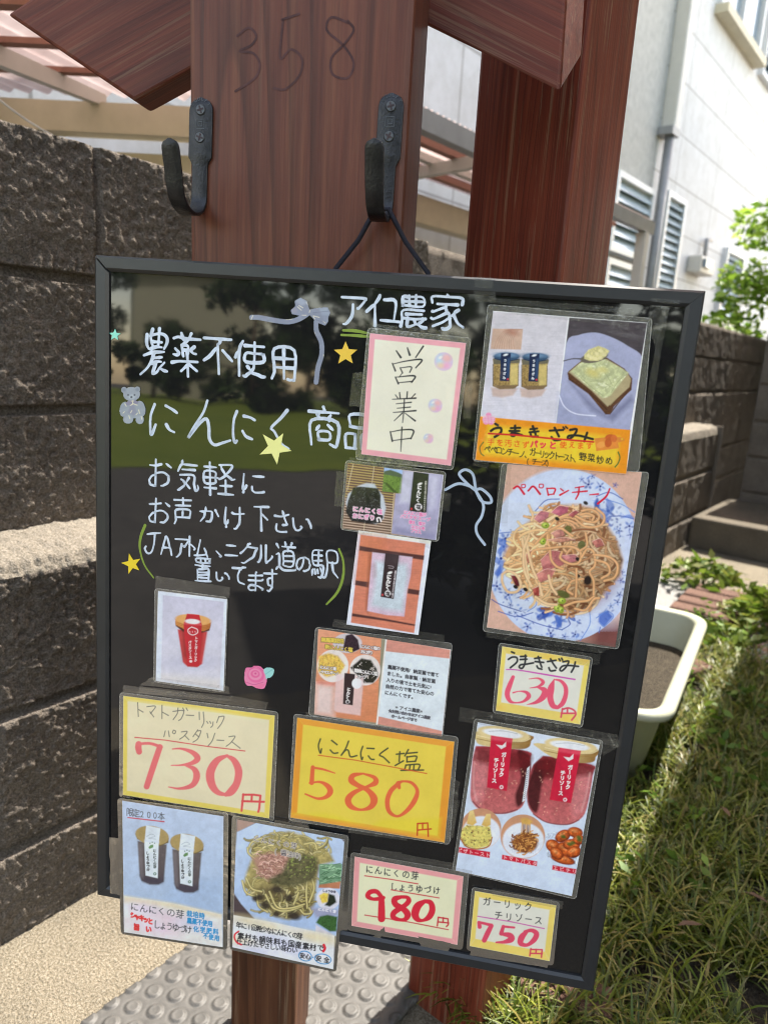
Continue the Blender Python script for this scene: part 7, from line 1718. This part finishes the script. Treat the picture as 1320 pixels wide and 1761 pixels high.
    def dish(cx, cy, r, clip=None):
        c.ell(*v((cx, cy))[0], r * v.s, r * 1.0 * v.s, (196, 150, 120)); c.ell(*v((cx + 4, cy + 30))[0], r * .93 * v.s, r * .8 * v.s, (214, 220, 234), 0, 1.5)
    i0 = c.C.copy()
    dish(265, 920, 165); dish(605, 985, 180)
    pt = v((105, 930), (150, 890), (340, 900), (355, 990), (330, 1060), (230, 1085), (130, 1060), (100, 990)); c.fill(pt, (206, 196, 116), 1.5); c.noise(pt, .3, 3.5, 3); c.noise(pt, .8, 3.0, 5, col=(150, 90, 50), thr=.62); c.noise(pt, .9, 4.2, 11, col=(70, 60, 50), thr=.68); c.stroke(v((100, 1000), (150, 1065), (240, 1085), (330, 1060), (356, 990)), 1.1, (170, 116, 60))
    for s in ([(150, 880), (175, 775), (205, 770), (232, 870), (200, 895)], [(270, 890), (310, 800), (345, 800), (345, 890), (310, 905)]): c.fill(v(*s), (226, 206, 148), 1, c2=(206, 170, 96), axis=v((200, 780), (200, 900)))
    c.ell(*v((622, 1035))[0], 104 * v.s, 82 * v.s, (138, 88, 46), 0, 2); c.noise(v((510, 945), (740, 960), (735, 1130), (510, 1120)), .3, 2, 5)
    r_ = np.random.default_rng(4)
    for _ in range(90):
        a = r_.uniform(0, 6.28); q_ = r_.random() ** .5; x = 620 + math.cos(a) * q_ * 100; y = 1030 + math.sin(a) * q_ * 80; b = r_.uniform(0, 6.28)
        c.stroke(v((x, y), (x + 22 * math.cos(b), y + 16 * math.sin(b)), (x + 36 * math.cos(b + .8), y + 28 * math.sin(b + .8))), .95, [(186, 134, 76), (150, 96, 50), (206, 158, 98), (120, 70, 40)][int(r_.integers(4))])
    for k in range(7): c.stroke(v((600 + k * 10, 850), (598 + k * 11, 900), (594 + k * 11, 960)), .8, [(200, 156, 90), (150, 100, 52), (120, 76, 40)][k % 3])
    c.fill(v((585, 835), (640, 830), (685, 860), (660, 890), (600, 880)), (206, 168, 96), 2)
    # prawns run to the card's right edge
    for (x, y, rx, ry, rot) in ((930, 980, 66, 46, -30), (1030, 950, 62, 42, 10), (850, 1060, 60, 50, 30), (960, 1090, 90, 56, 20), (1000, 1050, 70, 46, 0), (930, 1170, 100, 36, 15), (1020, 1110, 60, 46, -20), (880, 1120, 60, 44, 40), (1060, 1010, 50, 40, 0)):
        P = v((x, y))[0]; c.ell(*P, rx * v.s, ry * v.s, (120, 44, 16), rot); c.ell(P[0] - 1, P[1] - 1.2, rx * .86 * v.s, ry * .8 * v.s, (196, 100, 44), rot, 2); c.ell(P[0] - 2, P[1] - 3, rx * .4 * v.s, ry * .25 * v.s, (232, 168, 112), rot, 2, .8)
    pr = v((790, 960), (1090, 920), (1040, 1215), (800, 1150)); c.noise(pr, .5, 3, 8); c.noise(pr, .4, 7, 18)
    for (x, y) in ((935, 985), (1010, 1035), (1065, 1010), (985, 1045), (1060, 990)): c.ell(*v((x, y))[0], 4.5, 3, (70, 100, 40), 20, 1.2, .85)
    for t, P, a, b in (("ピザトースト", ((88, 1068), (340, 1108), (336, 1158), (82, 1112)), (95, 1095), (322, 1132)), ("トマトパスタ", ((438, 1130), (722, 1185), (718, 1224), (434, 1168)), (462, 1152), (702, 1203)), ("エビチリ", ((846, 1215), (1040, 1248), (1034, 1290), (842, 1252)), (870, 1238), (1022, 1268))):
        c.fill(v(*P), (196, 36, 64), .8); c.text(t, *v(a)[0], *v(b)[0], 8.2, .5, (232, 190, 196))
card("tall photo card of two chilli sauce jars with three small dishes underneath", "menu card", [(815, 1235), (1037, 1273), (990, 1547), (777, 1497)], [(821, 1242), (1030.5, 1281), (982.5, 1541), (783, 1497)], 3, p_jars,
     tapes=[[(790, 1216), (1062, 1264), (1062, 1284), (788, 1240)], [(1024, 1268), (1066, 1272), (1064, 1284), (1036, 1300)], [(776, 1490), (812, 1498), (808, 1510), (776, 1502)]])

# garlic sprout jars (hangs over the lower rail)
def p_sprout(c):
    v = view(195, 1365, .15613); q = c.c
    c.fill(q, (192, 206, 230), c2=(176, 196, 224), axis=v((300, 100), (500, 1300))); c.noise(q, .04, 20, 3); c.fill(v((620, 940), (1195, 930), (1190, 1320), (560, 1210)), (168, 190, 222), 8, .5)
    for k, (dx, dy) in enumerate(((0, 0), (382, 88))):
        u = lambda *p: v(*[(x + dx, y + dy) for x, y in p])
        b = u((268, 520), (590, 560), (556, 970), (500, 1000), (400, 1000), (310, 960), (290, 900)); c.fill(b, (112, 104, 106), 1.5, c2=(92, 84, 90), axis=u((400, 600), (420, 1000))); c.fill(u((300, 900), (560, 930), (545, 980), (460, 1002), (330, 970)), (70, 66, 86), 4, .6); c.noise(b, .1, 5, 3 + k); c.fill(u((280, 560), (310, 560), (330, 930), (300, 920)), (146, 140, 144), 3, .5)
        c.fill(u((245, 440), (265, 500), (400, 560), (520, 575), (608, 540), (612, 490)), (120, 104, 70), 1)
        c.ell(*u((428, 460))[0], 186 * v.s, 104 * v.s, (176, 156, 108), 10); c.noise(u((245, 350), (612, 380), (612, 570), (245, 520)), .08, 4, 9)
        lb = u((362, 348), (520, 380), (500, 560), (490, 932), (355, 900), (342, 560)); c.fill(lb, (216, 226, 236)); c.fill(u((345, 510), (505, 530), (500, 545), (342, 525)), (196, 206, 222), 2, .7)
        c.stroke(u((370, 470), (420, 445), (460, 470), (390, 490), (470, 500)), .4, (170, 180, 190))
        c.fill(u((388, 590), (410, 565), (440, 560), (440, 590), (400, 608)), (110, 150, 100), .8); 
        for a_ in ((405, 545), (430, 535), (455, 545)): c.ell(*u(a_)[0], .9, .9, (90, 120, 90))
        c.text("にんにくの芽", *u((455, 628))[0], *u((458, 805))[0], 5.4, .5, (84, 96, 90), vertical=True); c.text("しょうゆづけ", *u((378, 655))[0], *u((385, 835))[0], 5.4, .55, (64, 64, 64), vertical=True)
        c.ell(*u((458, 882))[0], 2.8, 2.6, (100, 130, 110)); c.ell(*u((458, 882))[0], 1.2, 1.1, (206, 216, 220))
    ink = (84, 86, 92)
    c.text("限定200本", *v((182, 205))[0], *v((530, 245))[0], 15, .6, ink, .9, jit=.02); c.stroke(v((162, 262), (360, 285), (560, 308)), .95, (200, 70, 84), False)
    c.fill([q[3], q[2], *v((1195, 1330), (660, 1205), (118, 1125))], (226, 226, 226), .8); c.fill(v((118, 1125), (660, 1205), (1195, 1330), (1190, 1370), (650, 1260), (116, 1200)), (236, 226, 196), 4, .8)
    for (x, y, col) in ((330, 1270, (222, 206, 232)), (620, 1380, (232, 206, 226)), (540, 1500, (226, 200, 222)), (900, 1450, (206, 210, 236)), (300, 1440, (228, 214, 232))): c.ell(*v((x, y))[0], 26, 10, col, 10, 9, .7)
    dk = (80, 78, 84)
    c.text("にんにくの芽", *v((235, 1245))[0], *v((735, 1325))[0], 15.5, .7, dk, 1.0, jit=.02); c.text("しょうゆづけ", *v((480, 1440))[0], *v((830, 1495))[0], 15, .75, dk, .85, jit=.02)
    c.text("シャキッと", *v((215, 1340))[0], *v((410, 1402))[0], 11, 1.3, (222, 66, 66), .9, jit=.02); c.text("旨い", *v((255, 1470))[0], *v((390, 1495))[0], 12, 1.3, (222, 66, 66), .9, jit=.02)
    bl = (40, 150, 206)
    c.text("栽培時", *v((840, 1322))[0], *v((975, 1345))[0], 11.5, .8, bl, .9); c.text("農薬不使用", *v((838, 1398))[0], *v((1065, 1432))[0], 11, .8, bl, .8); c.text("化学肥料", *v((912, 1490))[0], *v((1128, 1520))[0], 11, .8, bl, .9); c.text("不使用", *v((1015, 1565))[0], *v((1140, 1590))[0], 10.5, .8, bl, .85)
    c.fill(v((318, 100), (375, 52), (382, 108)), (246, 214, 110))
card("lower left card of two dark sprout jars with white labels, hanging over the bottom rail", "menu card", [(202, 1372), (393, 1398), (391, 1634), (208, 1606)], [(210.5, 1377), (384.5, 1404), (383, 1629), (213.5, 1603)], 0, p_sprout, out=True,
     tapes=[[(188, 1440), (208, 1442), (208, 1540), (190, 1536)]])

# green noodle plate (hangs over the lower rail)
def p_green(c):
    v = view(390, 1395, .16667); q = c.c
    c.fill(q, (88, 76, 80)); c.noise(q, .15, 3, 3, sx=5); c.fill(v((106, 80), (330, 105), (106, 215)), (176, 150, 140), 1)
    c.fill(v((330, 108), (1160, 262), (1212, 320), (1190, 900), (1130, 1290), (800, 1240), (290, 1115), (150, 960), (62, 830), (70, 640), (105, 215)), (190, 208, 236), 1.2, c2=(172, 194, 228), axis=v((500, 150), (500, 1200)))
    heap = v((170, 760), (200, 640), (260, 480), (240, 360), (330, 280), (480, 240), (640, 205), (800, 250), (940, 330), (1060, 420), (1110, 520), (950, 560), (920, 800), (900, 960), (820, 1060), (640, 1120), (480, 1080), (300, 930))
    c.fill(heap, (176, 164, 112), 3); c.fill(v((300, 800), (480, 760), (850, 800), (900, 950), (800, 1080), (600, 1110), (380, 1010)), (96, 84, 62), 7, .8)
    r_ = np.random.default_rng(12); gr = [(206, 196, 138), (188, 176, 116), (220, 210, 160), (164, 152, 96), (196, 188, 140)]
    c.noise(heap, .35, 4, 3); c.noise(heap, .3, 9, 5)
    for _ in range(190):
        top = r_.random() < .5
        x, y = (r_.uniform(260, 1050), r_.uniform(230, 480)) if top else (r_.uniform(190, 900), r_.uniform(650, 1040))
        if not top and x < 350 and y > 900: continue
        a = r_.uniform(0, 6.28); R = r_.uniform(40, 150); t = np.linspace(0, r_.uniform(.7, 1.7), 6)
        arc = [(x + R * (math.cos(a + k) - math.cos(a)), y + R * .75 * (math.sin(a + k) - math.sin(a))) for k in t]
        if max(p[0] for p in arc) > 1090 or min(p[1] for p in arc) < 200 or min(p[0] for p in arc) < 165 or max(p[1] for p in arc) > 1100: continue
        P = np.array(v(*arc)); col = np.array(gr[int(r_.integers(5))])
        col = col * r_.uniform(.72, 1.02); c.stroke(P, 1.9, col * .55, a=.6, soft=.9); c.stroke(P, 1.25, col, soft=.8); c.stroke(P - [.3, .4], .5, np.clip(col + 14, 0, 250), a=.6)
    for s in ([(400, 860), (480, 1000), (620, 1030), (780, 980)], [(440, 830), (520, 990), (660, 1000), (800, 960)], [(830, 700), (820, 850), (830, 1000)], [(880, 700), (900, 800), (850, 940)], [(160, 720), (200, 840), (300, 880)], [(200, 690), (260, 800), (360, 830)], [(310, 860), (330, 980), (420, 1040)], [(650, 830), (590, 940)], [(740, 840), (690, 960)], [(760, 1020), (800, 1060), (870, 1050), (850, 1000)], [(220, 400), (260, 320), (360, 280)], [(215, 380), (230, 440), (330, 520)], [(800, 340), (900, 330), (930, 400)]):
        P = np.array(v(*s)); c.stroke(P, 2.2, (96, 86, 54), a=.7, soft=.9); c.stroke(P, 1.45, (198, 188, 132), soft=.8); c.stroke(P - [.4, .5], .55, (218, 210, 160), a=.7)
    fl = v((260, 480), (420, 430), (600, 430), (660, 480), (600, 640), (430, 720), (330, 640)); c.fill(fl, (178, 138, 128), 4, .9)
    for _ in range(70):
        x, y = r_.uniform(270, 620), r_.uniform(430, 690); a = r_.uniform(-1.2, .6); c.stroke(v((x, y), (x + 40 * math.cos(a), y + 40 * math.sin(a)), (x + 70 * math.cos(a + .5), y + 60 * math.sin(a + .5))), .6, [(206, 166, 156), (160, 112, 104), (222, 190, 180), (140, 100, 92)][int(r_.integers(4))])
    nr = v((430, 700), (560, 640), (640, 480), (800, 440), (930, 480), (950, 600), (900, 700), (800, 760), (620, 780), (470, 760)); c.fill(nr, (98, 96, 70), 4, .95); c.noise(nr, .35, 4, 6); c.noise(v((640, 480), (800, 440), (930, 480), (940, 600), (800, 690), (600, 680)), .8, 3, 9, col=(150, 164, 92), thr=.56); c.noise(nr, .5, 6, 19, col=(56, 58, 44), thr=.6)
    for (x, y, a, b) in ((510, 1060, 44, 30), (400, 970, 50, 40), (690, 1080, 70, 40), (340, 890, 40, 34), (640, 900, 50, 40), (520, 810, 60, 36), (290, 900, 30, 30)): c.ell(*v((x, y))[0], a * v.s, b * v.s, (56, 48, 44), 15, 2.5, .9)
    A = v((955, 545), (1190, 545), (1175, 740), (950, 775)); c.fill(A, (120, 156, 128))
    for _ in range(50):
        x, y = r_.uniform(955, 1175), r_.uniform(545, 740); a = r_.uniform(-1, .6); c.stroke(v((x, y), (min(1180, x + 60 * math.cos(a)), y + 45 * math.sin(a))), .6, [(160, 200, 164), (90, 130, 96), (186, 214, 186), (70, 110, 80)][int(r_.integers(4))])
    c.fill(v((950, 760), (1175, 725), (1165, 800), (945, 790)), (186, 130, 100), 1); c.ell(*v((1045, 905))[0], 20, 19, (214, 216, 230)); e = v((950, 870), (1000, 840), (1050, 850), (1040, 940), (980, 950)); c.fill(e, (226, 200, 96), 1.5); c.noise(e, .3, 2, 3); e = v((1050, 850), (1110, 870), (1130, 940), (1060, 985), (1010, 970), (1040, 930)); c.fill(e, (44, 54, 40), 1.5); c.noise(e, .6, 2, 5)
    c.fill(v((860, 990), (1160, 1020), (1140, 1080), (920, 1095)), (150, 140, 166), 3, .6)
    c.text("半熟にんにく芽", *v((880, 1000))[0], *v((1110, 1035))[0], 5.5, .6, (226, 226, 236)); c.text("しょうゆ味", *v((1000, 820))[0], *v((1110, 832))[0], 4.6, .5, (90, 90, 110))
    e = v((920, 1150), (960, 1085), (1040, 1070), (1140, 1090), (1130, 1240), (1060, 1240)); c.fill(v((915, 1170), (1110, 1285), (1000, 1265), (915, 1245)), (206, 206, 220), 1); c.fill(e, (66, 104, 58), 1.5); c.noise(e, .4, 2.4, 8)
    for t, a, b, h in (("にんにくの芽", (305, 285), (690, 355), 11), ("(醤油味)", (525, 415), (780, 470), 11.5)): c.text(t, *v(a)[0], *v(b)[0], h, 1.0, (236, 232, 230)); c.text(t, *v(a)[0], *v(b)[0], h, .45, (70, 60, 70))
    W = [*v((55, 1068), (500, 1150), (1112, 1285)), q[2], q[3]]; c.fill(W, (222, 226, 232), .8)
    for (x, y) in ((200, 1130), (450, 1190), (850, 1290), (1020, 1320), (120, 1340)): c.ell(*v((x, y))[0], 22, 7, (240, 226, 180), 12, 8, .7)
    for (x, y) in ((500, 1330), (700, 1440), (300, 1440)): c.ell(*v((x, y))[0], 26, 8, (206, 210, 240), 12, 8, .7)
    ink = (48, 48, 54)
    c.text("年に1回希少なにんにくの芽", *v((125, 1175))[0], *v((755, 1290))[0], 11.5, .75, ink, .9, jit=.02); c.text("素材も調味料も国産素材で", *v((145, 1290))[0], *v((965, 1412))[0], 12.5, .85, ink, .95, jit=.02); c.text("仕上げたやさしい味わい", *v((130, 1345))[0], *v((700, 1435))[0], 11, .75, ink, .9, jit=.02)
    c.stroke(v((122, 1240), (85, 1270), (80, 1310), (105, 1355), (150, 1378)), 1.4, (214, 50, 70)); c.stroke(v((1000, 1380), (1012, 1415), (995, 1445)), 2.2, (214, 50, 70))
    for (x, y, rx) in ((808, 1495, 66), (990, 1525, 84)): P = v((x, y))[0]; c.stroke([(P[0] + rx * v.s * math.cos(t), P[1] + 50 * v.s * math.sin(t) + .12 * rx * v.s * math.cos(t)) for t in np.linspace(0, 6.3, 24)], .85, (60, 150, 206))
    c.text("安心", *v((780, 1490))[0], *v((838, 1502))[0], 10, .75, ink, .95); c.text("安全", *v((945, 1518))[0], *v((1030, 1535))[0], 11, .8, ink, .95); c.text("・", *v((888, 1508))[0], *v((888, 1508))[0], 8, 1.1, (60, 150, 206))
card("bottom card of green noodles topped with pink flakes, hanging over the lower rail", "menu card", [(399, 1402), (600, 1437), (578, 1672), (395, 1633)], [(407, 1409), (592.5, 1444), (573, 1667), (399.5, 1629)], 0, p_green, out=True,
     tapes=[[(472, 1410), (532, 1420), (530, 1428), (472, 1420)], [(590, 1470), (606, 1476), (598, 1600), (580, 1600)]])

# tomato cup photo
def p_cup(c):
    v = view(240, 990, .19697); q = c.c
    c.fill(q, (216, 224, 240)); I = v((205, 170), (738, 228), (700, 985), (188, 905)); c.fill(I, (196, 196, 216), c2=(206, 206, 220), axis=v((400, 200), (400, 950))); c.fill(v((205, 370), (735, 430), (730, 470), (205, 400)), (204, 204, 222), 6, .6); c.ell(*v((450, 760))[0], 44, 10, (176, 178, 202), 0, 8, .6)
    b = v((335, 470), (590, 490), (545, 770), (505, 800), (420, 795), (380, 755)); c.fill(b, (176, 44, 50), 1.2); c.fill(v((340, 475), (385, 480), (410, 780), (380, 750)), (196, 84, 84), 3, .6); c.fill(v((560, 490), (590, 492), (548, 765), (530, 770)), (206, 96, 96), 3, .6); c.fill(v((370, 490), (390, 490), (410, 720), (390, 700)), (110, 24, 30), 3, .5)
    c.fill(v((312, 400), (318, 440), (380, 490), (540, 500), (610, 480), (622, 430)), (86, 40, 30), 1); c.fill(v((312, 380), (316, 430), (400, 470), (560, 485), (612, 462), (626, 410)), (206, 148, 84), 1, c2=(186, 118, 60), axis=v((320, 400), (620, 460)))
    c.ell(*v((468, 385))[0], 155 * v.s, 48 * v.s, (216, 168, 108), 5); 
    for k in range(3): c.stroke(v((318, 405 + 12 * k), (400, 430 + 14 * k), (540, 440 + 14 * k), (618, 425 + 12 * k)), .5, (168, 104, 52), a=.7)
    c.fill(v((415, 332), (522, 342), (545, 430), (540, 500), (520, 790), (420, 780), (385, 430)), (188, 38, 54)); c.fill(v((386, 405), (542, 420), (542, 438), (386, 425)), (212, 96, 106), 1.2, .7); c.ell(*v((463, 400))[0], 66 * v.s, 22 * v.s, (230, 226, 232), 4)
    c.stroke([(x, y) for x, y in v((455, 448), (425, 470), (430, 500), (465, 518), (505, 500), (505, 470), (475, 455), (455, 448))], .8, (236, 216, 222))
    for x in (440, 462, 485): c.stroke(v((x, 485), (x + 3, 495)), .5, (236, 206, 212), False)
    c.text("トマトガーリック", *v((496, 545))[0], *v((490, 740))[0], 5.2, .55, (240, 216, 222), vertical=True); c.text("パスタソース", *v((440, 580))[0], *v((445, 715))[0], 5.2, .55, (240, 216, 222), vertical=True); c.ell(*v((448, 748))[0], 2.6, 2.2, (238, 214, 220))
    c.fill(v((190, 860), (700, 905), (700, 985), (188, 905)), (214, 210, 204), 6, .5)
card("small white bordered photo of a red tomato sauce cup with a wooden lid", "photo card", [(266, 1011), (392, 1027), (387, 1191), (264, 1173)], [(272, 1016), (390.5, 1030.5), (384.5, 1188), (268, 1171)], 1, p_cup, name="photo_print",
     tapes=[[(268, 990), (396, 1010), (394, 1028), (267, 1018)], [(262, 1164), (392, 1180), (396, 1194), (240, 1178)], [(240, 1180), (398, 1198), (398, 1206), (240, 1192)]])

# loose clear tape left on the board, not holding anything now: belongs to the board
for k, tq in enumerate(([(1140, 520), (1152, 521), (1100, 812), (1088, 810)], [(816, 478), (849, 480), (846, 496), (815, 494)], [(1120, 512), (1168, 517), (1166, 524), (1120, 519)], [(758, 1372), (790, 1377), (775, 1448), (752, 1440)], [(690, 1222), (700, 1240), (694, 1270), (684, 1262)])):
    tape(board, tq, (-.0005 if k in (1, 2) else PO - .0004) - .0001 * k, 700 + k)

# ------------------------------------------------------------ stickers
def sticker_poly(name, label, pts, col, cat="sticker", off=PO - .0007, group="star stickers", rim=None):
    p = np.array(pts, float); P = on_board(p[:, 0], p[:, 1], off); c = P.mean(0)
    root = mesh(name, [*(P - c + BN * .0003), *(P - c)], [])
    n = len(P); me = mesh(name, [*(P - c + BN * .00035), *(P - c)], [tuple(range(n))[::-1], tuple(range(n, 2 * n))] + [(i, (i + 1) % n, n + (i + 1) % n, n + i) for i in range(n)])
    bpy.data.meshes.remove(root)
    colattr(me, pc(col)); o = link(name, me, MAT['sticker'], None, Matrix.Translation(Vector([float(t) for t in c])))
    return tag(o, label, cat, group)
def star(x, y, r, rot, k=.45, sx=1.0):
    return [(x + sx * (r if i % 2 == 0 else r * k) * math.sin(rad(rot + 36 * i)), y - (r if i % 2 == 0 else r * k) * math.cos(rad(rot + 36 * i))) for i in range(10)]
def tip_star(t):
    t = np.array(t, float); c = t.mean(0); out = []
    for k in range(5):
        m = (t[k] + t[(k + 1) % 5]) / 2; out += [t[k], c + (m - c) * .50]
    return out
sticker_poly("star_sticker", "golden yellow star sticker beside the upper left of the pink bordered sign", star(594, 608, 21, 0), (246, 208, 78))
sticker_poly("star_sticker", "large pale yellow star sticker among the big white hiragana", tip_star([(452, 747), (487, 745), (501.5, 775.5), (476.5, 799), (446.5, 781.5)]), (238, 240, 160))
sticker_poly("star_sticker", "tiny pale turquoise star sticker by the left rail", star(197.6, 576, 10.5, 3), (130, 216, 200))
sticker_poly("star_sticker", "bright yellow star sticker below the bear, beside the green bracket", tip_star([(222, 952), (241.5, 961), (240, 981), (221, 987), (208.5, 968)]), (246, 220, 50))
def soft_sticker(name, label, box, painter, mask, cat="sticker"):
    """sticker cut out of a painted grid: faces outside the mask are left out"""
    x0, y0, x1, y1 = box; cv = Canvas([(x0, y0), (x1, y0), (x1, y1), (x0, y1)], PO - .0006, .6)
    painter(cv); a = mask(cv); F = grid_quads(*cv.shape)[:, ::-1]; keep = a[F].mean(1) > .5; F = F[keep]
    used = np.unique(F); mp = -np.ones(len(cv.W), int); mp[used] = np.arange(len(used)); c = cv.W[used].mean(0)
    me = quad_mesh(name, cv.W[used] - c, mp[F]); colattr(me, cv.C[used])
    return tag(link(name, me, MAT['sticker'], None, Matrix.Translation(Vector([float(t) for t in c]))), label, cat)
def umask(*shapes):
    def f(cv):
        a = np.zeros(len(cv.X))
        for kind, s in shapes:
            if kind == 'e':
                cx, cy, rx, ry, rot = s; c, w_ = math.cos(rad(rot)), math.sin(rad(rot)); u = ((cv.X - cx) * c + (cv.Y - cy) * w_) / rx; v = (-(cv.X - cx) * w_ + (cv.Y - cy) * c) / ry; a = np.maximum(a, (np.hypot(u, v) < 1) * 1.0)
            elif kind == 'p': i, k = cv.cov(s, .5); a[i] = np.maximum(a[i], (k > .5) * 1.0)
            else:
                q, r = s; d = np.full(len(cv.X), 1e9)
                for (ax, ay), (bx, by) in zip(q[:-1], q[1:]):
                    L = (bx - ax) ** 2 + (by - ay) ** 2 + 1e-9; u = np.clip(((cv.X - ax) * (bx - ax) + (cv.Y - ay) * (by - ay)) / L, 0, 1); d = np.minimum(d, np.hypot(cv.X - ax - u * (bx - ax), cv.Y - ay - u * (by - ay)))
                a = np.maximum(a, (d < r) * 1.0)
        return a
    return f
vb = view(200, 520, .1249)
def E(x, y, rx, ry, rot=0): (a, b), = vb((x, y)); return ('e', (a, b, rx * .1249, ry * .1249, rot))
def bear(c):
    c.C[:] = pc((140, 150, 166)); c.noise(c.c, .08, 5, 3)
    for (x, y, r) in ((108, 1205, 26), (292, 1200, 26)): c.ell(*vb((x, y))[0], r * .1249, r * .1249, (122, 132, 150), 0, 1)
    c.ell(*vb((215, 1300))[0], 6, 4.5, (160, 170, 184), 0, 1.5)
    for (x, y, r) in ((165, 1275, 13), (253, 1275, 13), (210, 1305, 15)): c.ell(*vb((x, y))[0], r * .1249, r * .1249, (72, 78, 96), 0, .5)
    c.fill(vb((130, 1360), (220, 1350), (310, 1345), (300, 1400), (240, 1410), (200, 1410), (140, 1420)), (126, 124, 152), 1); c.fill(vb((190, 1420), (240, 1410), (290, 1520), (240, 1560), (160, 1520)), (128, 130, 156), 1.5, .8)
    for (x, y) in ((165, 1615), (330, 1615)): c.ell(*vb((x, y))[0], 6.2, 7, (150, 160, 176), 10, 1.5)
    for s in ([(120, 1395), (140, 1430)], [(200, 1520), (215, 1490)], [(175, 1560), (190, 1600)], [(310, 1480), (325, 1530)], [(345, 1570), (355, 1610)], [(210, 1360), (235, 1355), (225, 1390)], [(195, 1420), (235, 1395), (290, 1415)], [(95, 1525), (115, 1505)], [(140, 1170), (185, 1165)], [(275, 1545), (295, 1525)]): c.stroke(vb(*s), .55, (222, 218, 190), False)
soft_sticker("bear_sticker", "pale grey teddy bear sticker with a bow, on the black board", (204, 660, 254, 733), bear,
             umask(E(212, 1262, 118, 98), E(108, 1205, 40, 42), E(292, 1200, 40, 42), E(225, 1470, 120, 130), E(110, 1470, 62, 105, 12), E(340, 1460, 62, 110, -14), E(165, 1610, 72, 62), E(325, 1612, 58, 66)))
vr = view(420, 490, .13636)
def bow(c):
    c.C[:] = pc((128, 136, 158)); c.noise(c.c, .12, 6, 4)
    for s in ([(690, 260), (740, 290)], [(670, 275), (720, 320)], [(870, 390), (945, 410)], [(780, 215), (810, 255)], [(730, 382), (780, 384)], [(525, 436), (600, 432)], [(310, 468), (375, 485)], [(85, 440), (110, 385)], [(885, 600), (900, 660)], [(1000, 880), (1010, 960)], [(995, 460), (1020, 480)], [(870, 400), (890, 430)], [(820, 345), (832, 312)]): c.stroke(vr(*s), .55, (222, 218, 200), False)
    c.fill(vr((640, 200), (720, 160), (800, 230), (720, 260)), (158, 168, 188), 2, .7); c.ell(*vr((630, 325))[0], 5, 5, (150, 150, 166), 0, 2, .7); c.fill(vr((940, 300), (1060, 280), (1080, 380), (980, 380)), (146, 158, 180), 2, .7)
    c.stroke(vr((870, 350), (1060, 330)), .4, (100, 106, 130), False); c.stroke(vr((900, 440), (1010, 470)), .4, (100, 106, 130), False)
soft_sticker("bow_sticker", "silvery ribbon bow sticker with two long tails below the top rail", (428, 506, 574, 666), bow,
             umask(('p', vr((820, 360), (700, 390), (600, 370), (585, 320), (640, 270), (635, 200), (710, 160), (790, 200), (825, 320))), ('p', vr((820, 310), (860, 300), (960, 285), (1050, 280), (1085, 350), (1060, 410), (1060, 460), (1020, 515), (950, 490), (880, 440), (815, 370))),
                   ('s', (catmull(vr((95, 410), (180, 410), (400, 450), (560, 465), (690, 430), (800, 360))), 4.6)), ('s', (catmull(vr((905, 470), (910, 580), (970, 720), (975, 880), (930, 1040), (905, 1225))), 4.4))))
def rose(c):
    v = view(240, 990, .19697); c.C[:] = pc((226, 120, 168)); c.fill(v((1080, 790), (1190, 790), (1190, 910), (1090, 900)), (150, 206, 206))
    c.stroke(v((1100, 860), (1165, 815)), .5, (110, 176, 180), False)
    for (x, y, rx, ry, col) in ((1010, 890, 92, 84, (232, 138, 180)), (1015, 870, 74, 64, (222, 104, 158)), (1010, 862, 58, 50, (238, 152, 190)), (1010, 858, 40, 34, (218, 98, 152)), (1012, 856, 24, 20, (236, 146, 186)), (1012, 854, 10, 9, (206, 84, 140))): c.ell(*v((x, y))[0], rx * v.s, ry * v.s, col, 10, .8)
    c.stroke(v((930, 930), (1000, 950), (1080, 930)), .7, (206, 90, 146)); c.stroke(v((960, 820), (1020, 795), (1080, 830)), .6, (206, 90, 146)); c.fill(v((980, 970), (1060, 940), (1095, 950), (1060, 985)), (236, 126, 170), 1)
_v = view(240, 990, .19697)
soft_sticker("rose_sticker", "pink rose sticker with one pale blue leaf", (417, 1142, 475, 1186), rose,
             umask(('p', catmull(_v((915, 850), (930, 805), (980, 800), (1000, 785), (1050, 790), (1080, 815), (1112, 850), (1110, 930), (1085, 985), (1030, 985), (985, 965), (940, 960), (915, 915), (915, 850)))), ('p', catmull(_v((1085, 815), (1120, 800), (1172, 815), (1165, 865), (1130, 895), (1105, 880), (1085, 815))))))
vl = view(560, 460, .51515)
o = MB()
for s in ([(398, 742), (440, 722), (480, 730), (500, 745)], [(500, 745), (470, 720), (445, 690), (465, 675), (490, 690), (500, 740)], [(500, 742), (520, 740), (548, 765), (550, 785), (520, 780), (500, 745)], [(500, 745), (525, 790), (520, 830), (502, 860), (505, 890), (530, 925)]):
    q = catmull(vl(*s), 6); v_, f_ = ribbon(on_board(q[:, 0], q[:, 1], PO - .0004), [.0011] * len(q), FN, .0001 + .00004 * len(o.v) / 100); o.add(v_, f_)
tag(link("ribbon_sticker", o.me("ribbon_sticker"), plain("pale_silver_blue", (.46, .54, .66), .4)), "thin pale blue line-drawn bow sticker between the cards and the pasta photo", "sticker")
